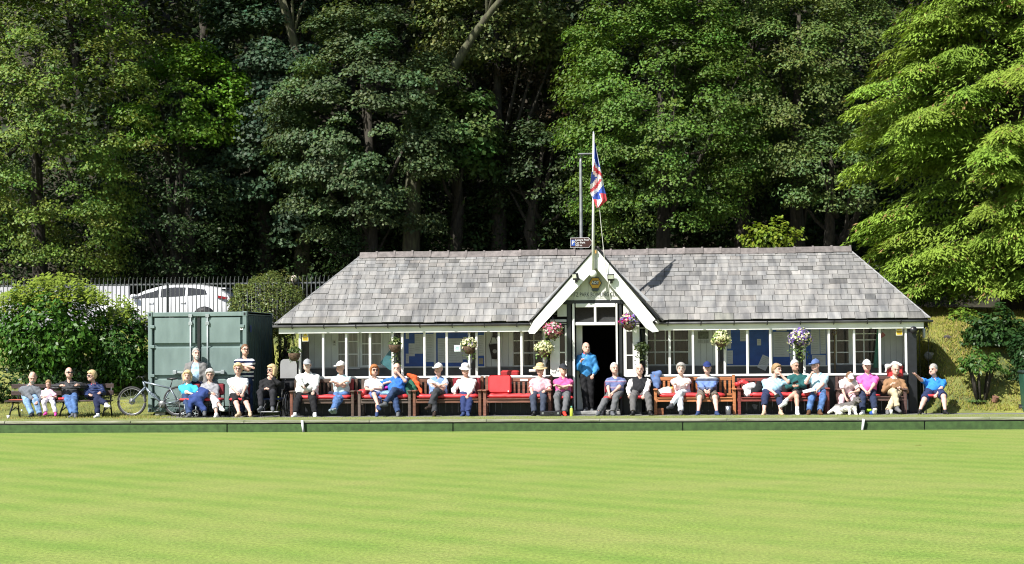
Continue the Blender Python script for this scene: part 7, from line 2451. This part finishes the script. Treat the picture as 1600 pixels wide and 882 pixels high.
# ================================================================== PEOPLE
def c_(name, rgb, **k): return cloth('cloth_' + name, rgb, **k)
JEAN = c_('denim', (.075, .15, .33), var=.3); JEAND = c_('denim_dark', (.03, .055, .13), var=.25); JEANL = c_('denim_light', (.20, .32, .50), var=.3)
BLK = c_('black', (.012, .012, .014)); CHAR = c_('charcoal', (.04, .042, .048)); GREYT = c_('grey_trouser', (.12, .122, .13)); NAVY = c_('navy', (.014, .02, .055))
WHT_ = c_('white', (.74, .74, .74)); OFFW = c_('off_white', (.66, .68, .68)); BEIGE = c_('beige', (.50, .42, .28)); 
S_BLK, S_WHT, S_GRY, S_NVY, S_BRN, S_TAN = c_('shoe_black', (.012, .012, .013), rough=.5), c_('shoe_white', (.72, .72, .71), rough=.6), c_('shoe_grey', (.10, .105, .115)), c_('shoe_navy', (.03, .05, .13)), c_('shoe_brown', (.10, .05, .025)), c_('sandal_tan', (.5, .36, .25))
LB = (1.0, 1.0)
UP = (0, -1, .9)

person('bald bearded man in grey jacket and pale jeans leaning forward on the park bench', (51, 590), 47, y=2.62, yaw=.3, pitch=.45, lean=-.12, sx=47, feet=[(50, 650, 2.05), (62, 650, 2.08)], hands=[(54, 626, 2.2), (59, 628, 2.2)], fat=1.15,
       top=c_('grey_jacket', (.13, .14, .16)), sleeve='jacket', legs=JEANL, shoe=S_BLK, hair=('fringe', HAIRG), beard=HAIRG, skin=1)
person('small child in pale pink top and white leggings between two men on the park bench', (75.5, 600), 77, y=2.42, s=.66, hs=1.18, pz=.47, yaw=.2, pitch=.35, shy=611, feet=[(72, 645, 2.12), (87, 646, 2.12)], hands=[(70, 620, 2.25), (82, 620, 2.25)],
       top=c_('pale_pink', (.66, .46, .56)), sleeve='short', legs=c_('pale_lilac', (.66, .62, .68)), shoe=c_('shoe_pink', (.62, .06, .30)), hair=('child', HAIRDB))
person('man in black padded jacket and dark glasses with arms spread along the park bench', (108, 583), 110, y=2.62, yaw=.55, sx=108.5, feet=[(114, 648, 2.0), (118, 650, 2.02)], hands=[(95, 603, 2.32), (123, 602, 2.32)], elbows=[(-1, .3, -.2), (1, .3, -.2)], fat=1.15,
       top=c_('padded_black', (.045, .046, .05), rough=.5, puff=True), sleeve='jacket', legs=JEAN, shoe=S_GRY, hair=('fringe', HAIRG), glasses='dark')
person('blond woman in navy padded jacket with coral collar and legs crossed on the park bench', (143, 588), 148, y=2.62, yaw=-.7, sx=147, s=.95, feet=[(170, 634, 2.0), (153, 650, 2.05)], hands=[(140, 617, 2.28), (157, 614, 2.25)], knees=[UP, UP],
       top=c_('padded_navy', (.022, .035, .10), rough=.45, puff=True), sleeve='jacket', legs=NAVY, shoe=S_WHT, hair=('full', HAIRB), glasses='dark', collar=c_('coral', (.62, .10, .08)), toes=[(.8, -.7, .1), (-.3, -1, 0)])
p5 = person('elderly fair haired woman in turquoise top with a navy jacket across her lap', (293, 588), 296, y=2.5, yaw=.1, sx=294, s=.95, feet=[(296, 650, 1.9), (322, 650, 1.9)], hands=[(303, 618, 2.15), (309, 617, 2.15)],
       top=c_('turquoise', (.05, .42, .62)), sleeve='short', legs=JEAND, shoe=S_GRY, hair=('bob', HAIRB), skin=1)
blob('jacket', [(300, 621, 2.12, 318, 617, 2.12, .09, .11), (314, 610, 2.2, 322, 612, 2.15, .08, .07), (298, 628, 2.05, 297, 644, 2.0, .08, .05), (306, 626, 2.05, 319, 640, 2.0, .10, .07), (317, 612, 2.2, 311, 630, 2.05, .09, .08)],
     c_('jacket_navy', (.03, .055, .19)), 'navy blue jacket spread across the knees of the turquoise woman', 'jacket')
person('white bearded man in grey cardigan standing before the container doors', (306.5, 553), 307, y=2.92, sit=False, pz=.90, yaw=.55, sx=306.5, shy=572, feet=[(302, 648, 2.9), (313, 648, 2.9)], hands=[(289, 602, 2.8), (322, 604, 2.8)], fat=1.15,
       top=stripes('pale_blue_check', [(0, (.30, .46, .66)), (.5, (.36, .52, .70))], freq=9), sleeve='short', open_front=(c_('cardigan_grey', (.17, .165, .165)), .125, 'shirt'), legs=NAVY, shoe=S_BLK, hair=('short', HAIRG), beard=HAIRW, skin=1)
person('white haired woman in grey cardigan and cropped pale trousers with legs crossed', (328, 586), 331, y=2.5, yaw=.25, pitch=.1, sx=328, s=.95, feet=[(346, 637, 1.95), (338, 650, 1.9)], hands=[(334, 616, 2.15), (326, 614, 2.2)], knees=[UP, UP],
       top=c_('heather_grey', (.27, .27, .29)), sleeve='long', legs=c_('pale_grey', (.52, .50, .52)), leglen='34', shoe=S_WHT, hair=('curly', HAIRW), glasses='clear', toes=[(.7, -.9, 0), (0, -1, 0)])
person('blond woman in white T-shirt and black shorts with hands folded', (372, 577), 373, y=2.48, sx=372, fat=1.25, yaw=.15, feet=[(374, 650, 1.75), (392, 650, 1.78)], hands=[(373, 618, 2.05), (379, 617, 2.05)],
       top=c_('white_grey', (.62, .64, .68)), sleeve='short', legs=BLK, leglen='short', shoe=S_TAN, hair=('full', HAIRB), glasses='clear', skin=1)
person('tall man in navy and white striped polo standing with arms crossed', (383, 547), 382, y=2.82, sit=False, pz=.92, yaw=.5, sx=382.5, shy=566, feet=[(379, 648, 2.8), (392, 648, 2.8)], hands=[(393, 574, 2.5), (374, 574.5, 2.5)], elbows=[(-.8, 0, -1), (.8, 0, -1)], fat=1.2,
       top=stripes('navy_white_stripe', [(0, (.012, .018, .05)), (.55, (.62, .64, .66))], freq=9.5), sleeve='short', legs=JEAND, shoe=S_BLK, hair=('short', HAIRBR), glasses='clear')
person('fair haired woman in black sitting in the wheelchair with hand to her mouth', (424.5, 579), 421, y=2.52, yaw=-.65, sx=420.5, feet=[(408, 636, 1.95), (426, 637, 1.98)], hands=[(415, 608, 2.22), (424.5, 589, 2.33)], elbows=[None, (.9, -.2, -.8)],
       top=c_('black_top', (.014, .014, .016)), sleeve='long', legs=c_('black_trouser', (.022, .022, .027)), shoe=S_GRY, hair=('bob', HAIRB), glasses='dark', s=.97)

person('large man in white hooded top and grey cap holding a phone', (480, 571), 479, y=2.54, sx=481, fat=1.62, sw=.235, feet=[(461, 650, 1.85), (492, 650, 1.95)], hands=[(474, 603, 2.15), (490, 613, 2.15)], elbows=[(-1, .1, -.6), (1, .1, -.6)],
       top=c_('hood_white', (.62, .64, .62)), sleeve='long', legs=BLK, shoe=S_WHT, hair=('fringe', HAIRBR), hat=('cap', c_('cap_grey', (.30, .31, .33)), .1), collar=c_('hood_white2', (.58, .60, .58)), skin=3, curl=(1.1, .5))
person('man in white cap and pale mint polo with arms folded and jeans stretched out', (532, 574), 534, y=2.54, sx=533, yaw=-.55, feet=[(523, 642, 1.72), (519, 641, 1.80)], hands=[(538, 597, 2.28), (523, 598, 2.28)], elbows=[(-.8, 0, -1), (.8, 0, -1)], knees=[UP, UP],
       top=c_('pale_mint', (.47, .62, .64)), collar=MATS.get('cloth_'+'pale_mint') or c_('pale_mint', (.47, .62, .64)), sleeve='short', legs=JEAN, shoe=c_('shoe_blue_grey', (.19, .24, .28)), hair=('fringe', HAIRG), hat=('cap', WHT_), toes=[(-.1, -.75, .5), (-.2, -.8, .4)])
person('ginger haired woman in white T-shirt and sunglasses with bare legs crossed', (585, 579), 588, y=2.54, sx=585, s=.94, yaw=.4, feet=[(591, 635, 1.92), (589, 650, 1.9)], hands=[(578, 609, 2.2), (586, 608, 2.2)], knees=[UP, UP],
       top=WHT_, sleeve='short', legs=c_('shorts_blue', (.12, .16, .38)), leglen='short', shoe=S_NVY, hair=('bob', HAIRGI), glasses='dark', toes=[(.5, -.9, -.1), (.1, -1, 0)])
person('man in royal blue polo holding his hand up to his face', (620, 576.5), 621, y=2.54, sx=618.5, fat=1.15, feet=[(622, 650, 1.9), (602, 630, 1.95)], hands=[(605, 598, 2.5), (623, 584, 2.33)], elbows=[(-1, .3, -.2), (.9, -.3, -.9)], knees=[UP, UP],
       top=c_('royal_blue', (.035, .14, .48)), collar=MATS.get('cloth_'+'royal_blue') or c_('royal_blue', (.035, .14, .48)), sleeve='short', legs=JEAND, shoe=S_GRY, hair=('fringe', HAIRG), skin=1, toes=[(.1, -1, 0), (-.8, -.7, .1)])
person('man in white cap and light blue waistcoat with folded arms and crossed legs', (685, 577), 685, y=2.54, sx=684, yaw=-.35, feet=[(679, 650, 1.9), (672, 634, 1.95)], hands=[(692, 601, 2.26), (679, 601, 2.26)], elbows=[(-.8, 0, -1), (.8, 0, -1)], knees=[UP, UP], fat=1.1,
       top=c_('pale_blue_shirt', (.50, .56, .68)), sleeve='short', vest=('waistcoat', c_('waistcoat_blue', (.16, .26, .50)), -.18, .075), legs=CHAR, shoe=c_('shoe_dark_brown', (.03, .02, .015)), hair=('fringe', HAIRG), hat=('cap', WHT_, -.1), toes=[(0, -1, 0), (-.6, -.8, 0)])
person('woman in white sun hat and white jumper with one hand resting on the cushion', (727, 578.5), 731, y=2.54, sx=729, yaw=.35, pitch=.25, s=.95, feet=[(724, 650, 1.9), (731, 650, 1.85)], hands=[(710, 615, 2.4), (731, 619, 2.2)], knees=[(0, -1, .9), (.1, -1, .9)],
       top=c_('bright_white', (.78, .78, .78)), sleeve='long', legs=c_('navy_trouser', (.022, .035, .11)), shoe=S_NVY, hair=('short', HAIRW), hat=('bucket', WHT_))
person('woman in straw hat and pink patterned top by the black case', (844, 578), 842, y=2.54, sx=844, pitch=.2, yaw=.1, s=.97, fat=1.15, feet=[(835, 650, 1.95), (848, 649, 2.0)], hands=[(832, 617, 2.2), (852, 611, 2.2)],
       top=M('pink_pattern', (.62, .40, .44), .85, .3, 40, bump=.4, bscale=11, spec=.2, rgb2=(.52, .26, .31)), sleeve='short', legs=c_('slate_navy', (.045, .055, .085)), shoe=S_BLK, hair=('short', HAIRW), hat=('straw', M('straw', (.55, .42, .22), .8, .2, 60, bump=.4, bscale=90), c_('band_cream', (.58, .5, .36))), skin=1, glasses='clear')
person('man in raspberry pink polo, dark cap and red trainers with folded arms', (880, 578), 880, y=2.48, sx=880, yaw=.4, feet=[(872, 648, 1.95), (882, 649, 1.88)], hands=[(887, 603, 2.2), (872, 603, 2.2)], elbows=[(-.8, 0, -1), (.8, 0, -1)], s=.97,
       top=c_('raspberry', (.55, .10, .27)), collar=MATS.get('cloth_'+'raspberry') or c_('raspberry', (.55, .10, .27)), sleeve='short', legs=GREYT, shoe=c_('shoe_red', (.55, .045, .03)), hair=('fringe', HAIRG), hat=('cap', c_('cap_dark', (.03, .032, .04)), .1))
p19 = person('bald man in bright blue jacket standing in the doorway', (916, 544), 917, y=3.02, sit=False, pz=.98, yaw=.4, sx=916.5, shy=563, feet=[(916, 640, 2.9), (924, 640, 3.0)], hands=[(908, 565, 2.75), (927, 586, 2.85)], elbows=[(-.35, .3, -1), (.55, .4, -.7)], fat=.88, sw=.172,
       top=c_('bright_blue', (.045, .22, .50), rough=.6), sleeve='jacket', toplen=-.32, legs=BLK, shoe=S_GRY, hair=('fringe', HAIRG), collar=c_('collar_red', (.45, .03, .03)))
person('grey haired man in striped purple polo and grey trousers, hands clasped', (960, 576), 962, y=2.5, sx=962, yaw=.35, feet=[(935, 650, 1.85), (957, 650, 1.9)], hands=[(952, 616, 2.12), (957, 615, 2.12)], knees=[(-.6, -1, .9), (0, -1, .9)],
       top=stripes('purple_stripe', [(0, (.10, .12, .24)), (.34, (.22, .13, .21)), (.5, (.27, .30, .40)), (.62, (.11, .13, .27))], freq=6.5), sleeve='short', legs=GREYT, shoe=S_GRY, hair=('short', HAIRW), skin=1)
person('heavy bald man in black vest over a white shirt and tie', (999.5, 577.5), 1000, y=2.52, sx=999.5, fat=1.32, feet=[(989, 650, 1.9), (1016, 650, 1.92)], hands=[(983, 617, 2.16), (1006, 619, 2.14)], elbows=[(-1, .1, -.7), (1, .1, -.7)], 
       top=WHT_, sleeve='long', vest=('black_vest', c_('vest_black', (.014, .015, .018)), -.1), legs=c_('grey_flannel', (.115, .11, .11)), shoe=S_BLK, hair=('fringe', HAIRG), skin=1, collar=c_('collar_white', (.7, .7, .72)))
person('curly grey haired woman in pale pink jumper and white trousers with legs crossed', (1064, 577), 1067, y=2.54, sx=1064, s=.97, feet=[(1064, 650, 1.9), (1049, 633, 1.95)], hands=[(1070, 600, 2.26), (1057, 601, 2.26)], elbows=[(-.8, 0, -1), (.8, 0, -1)], knees=[UP, UP],
       top=c_('palest_pink', (.72, .58, .57)), sleeve='long', legs=c_('white_trouser', (.58, .60, .66)), shoe=c_('shoe_slate', (.06, .06, .07)), hair=('curly', HAIRG), skin=3, toes=[(0, -1, 0), (-.7, -.8, 0)])
person('man in striped rugby shirt, navy cap and shorts with hands between his knees', (1105, 575), 1105, y=2.54, sx=1105, fat=1.28, feet=[(1091, 650, 1.9), (1120, 650, 1.9)], hands=[(1102, 611, 2.12), (1108, 611, 2.12)],
       top=stripes('rugby_stripe', [(0, (.10, .12, .20)), (.20, (.13, .20, .46)), (.47, (.05, .06, .10)), (.60, (.62, .64, .66)), (.72, (.06, .07, .09)), (.84, (.62, .64, .66)), (.92, (.60, .62, .64))], z0=.58, z1=1.12), sleeve='long', legs=c_('taupe_shorts', (.14, .115, .095)), leglen='short', shoe=S_NVY, hair=('fringe', HAIRW), hat=('cap', c_('cap_navy', (.02, .035, .14)), 0), skin=1)
person('woman in light blue blouse and navy cropped trousers with fist at her chin', (1214, 578), 1206, y=2.54, sx=1209, fat=1.38, yaw=.8, feet=[(1194, 650, 1.9), (1220, 650, 1.88)], hands=[(1212, 617, 2.12), (1220, 586, 2.35)], elbows=[None, (1, -.2, -.9)],
       top=c_('light_blue_blouse', (.34, .55, .68)), collar=MATS.get('cloth_'+'light_blue_blouse') or c_('light_blue_blouse', (.34, .55, .68)), sleeve='half', legs=c_('navy_crop', (.022, .03, .075)), leglen='34', shoe=S_TAN, hair=('tied', HAIRDB), skin=1, curl=(.7, 1.6))
person('white haired man in dark green jumper and shorts, leaning in with legs crossed', (1242, 571.5), 1249, y=2.54, sx=1246, yaw=.55, pitch=.2, feet=[(1246, 650, 1.9), (1226, 628, 1.92)], hands=[(1240, 603, 2.22), (1246, 603, 2.22)], knees=[UP, UP],
       top=c_('bottle_green', (.015, .085, .085)), sleeve='long', legs=c_('shorts_dark', (.03, .028, .03)), leglen='short', shoe=S_WHT, hair=('short', HAIRW), sock=S_WHT, skin=2, toes=[(.1, -1, 0), (-.8, -.5, -.3)])
person('man in blue cap and pale blue polo turning his head, paper on his knee', (1274, 571), 1280, y=2.54, sx=1278, yaw=-.7, fat=1.1, feet=[(1264, 650, 1.9), (1281, 650, 1.88)], hands=[(1267, 586, 2.28), (1275, 613, 2.18)], elbows=[(-.7, -.3, -1), (1, .2, -.6)],
       top=c_('pale_aqua', (.40, .60, .68)), collar=MATS.get('cloth_'+'pale_aqua') or c_('pale_aqua', (.40, .60, .68)), sleeve='short', legs=JEAN, shoe=S_BRN, hair=('fringe', HAIRBR), hat=('cap', c_('cap_blue', (.09, .14, .30)), -.1), skin=1, curl=(1.5, .8))
person('girl in white cap and pale pink clothes bending to stroke the dog', (1328, 590), 1323, y=2.5, s=.85, hs=1.22, sx=1325, shy=603, lean=-.18, pitch=.32, yaw=.35, pz=.55, feet=[(1314, 648, 2.0), (1335, 648, 2.0)], hands=[(1325, 634, 2.0), (1331, 614, 2.12)], elbows=[(-.5, -.3, -.4), (1, 0, -.6)],
       top=c_('pale_pink_polo', (.70, .56, .58)), collar=MATS.get('cloth_'+'pale_pink_polo') or c_('pale_pink_polo', (.70, .56, .58)), sleeve='short', legs=c_('pink_leggings', (.62, .42, .47)), shoe=S_WHT, hair=('child', HAIRBR), hat=('cap', WHT_, -.2))
person('man in bright pink polo and white cap with hands clasped in his lap', (1354.5, 572), 1355, y=2.54, sx=1356, fat=1.18, feet=[(1348, 650, 1.85), (1367, 646, 1.75)], hands=[(1352, 611, 2.18), (1359, 611, 2.18)],
       top=c_('bright_pink', (.72, .13, .42)), collar=MATS.get('cloth_'+'bright_pink') or c_('bright_pink', (.72, .13, .42)), sleeve='short', legs=c_('denim_navy', (.02, .03, .065)), shoe=S_WHT, hair=('fringe', HAIRG), hat=('cap', WHT_), skin=1, toes=[(-.5, -1, 0), (.1, -.6, .6)])
person('elderly man in brown jumper and beige trousers with legs crossed', (1399.5, 577.5), 1398, y=2.54, sx=1397.5, yaw=.15, pitch=.2, feet=[(1402, 637, 1.92), (1387, 650, 1.92)], hands=[(1392, 602, 2.3), (1408, 607, 2.25)], knees=[UP, UP],
       top=c_('camel_brown', (.26, .145, .075)), sleeve='long', legs=BEIGE, shoe=c_('shoe_grey_suede', (.13, .13, .135)), hair=('fringe', HAIRG), collar=c_('collar_pale', (.62, .64, .68)), toes=[(.4, -1, -.2), (-.1, -1, 0)])
person('grey haired man in blue polo and shorts pointing with his outstretched arm', (1458, 578), 1459, y=2.5, sx=1461, fat=1.18, yaw=-.7, feet=[(1437, 650, 1.85), (1477, 650, 1.85)], hands=[(1430, 585.5, 2.14), (1463, 618, 2.12)], elbows=[(-.3, 0, -1), (1, .2, -.6)], knees=[(-.5, -1, .9), (.4, -1, .9)],
       top=c_('azure', (.03, .20, .60)), collar=MATS.get('cloth_'+'azure') or c_('azure', (.03, .20, .60)), sleeve='short', legs=c_('shorts_navy', (.02, .03, .085)), leglen='short', shoe=S_BLK, hair=('short', HAIRG), skin=1, curl=(.25, .8))
# small things held
def held(p, i, name, size, mat, label, cat, off=(0, -.05, .02), rot=(0.5, 0, .3)):
    c = Vector(p['O'] + p['wr'][i]) + Vector(off)
    m = MB(); m.bbox((-size[0] / 2, -size[1] / 2, -size[2] / 2), (size[0] / 2, size[1] / 2, size[2] / 2), .006)
    o = link(name, m.mesh(name, mat), None, c); o.rotation_euler = rot
    tag(o, label, cat)
PH = [q for q in bpy.data.objects if q.get('category') == 'person']
def at_hand(px, py, y, name, size, mat, label, cat, rot):
    c = at(px, py, y); m = MB(); m.bbox((-size[0] / 2, -size[1] / 2, -size[2] / 2), (size[0] / 2, size[1] / 2, size[2] / 2), .005)
    o = link(name, m.mesh(name, mat), None, c); o.rotation_euler = rot; tag(o, label, cat)
at_hand(479.5, 602, 2.03, 'phone', (.08, .02, .14), BLACKM, 'black phone in the hand of the white hoodie man', 'phone', (.4, .9, 0))
at_hand(1214, 619, 2.03, 'phone', (.08, .015, .15), BLACKM, 'black phone in the hand of the light blue blouse woman', 'phone', (.5, 1.0, 0))
at_hand(1243, 598, 2.12, 'phone', (.15, .02, .075), BLACKM, 'black phone held by the green jumper man', 'phone', (.6, -.4, 0))
c = at(1264, 611, 2.12)
m = MB()
for k in range(5):
    m.box((0, 0, k * .003), (.30 - .01 * k, .21, .002), rotm(rx=.3, ry=-.18 - .02 * k))
o = link('papers', m.mesh('papers', PAPER), None, c); tag(o, 'sheaf of papers on the knee of the blue cap man', 'papers')

# keep every texture space / orphan tidy, report
print('people', len(PEOPLE), 'time %.1f' % (time.time() - T0))
for p in PEOPLE:
    if max(p[1]) > .05 or p[2] < .35 or p[2] > .55: print('FIT', p)
print('tris', sum(len(o.data.loop_triangles) if False else sum(len(p.vertices) - 2 for p in o.data.polygons) if len(o.data.polygons) < 200000 else len(o.data.polygons) * 2 for o in bpy.data.objects if o.type == 'MESH' and o.data.users == 1))
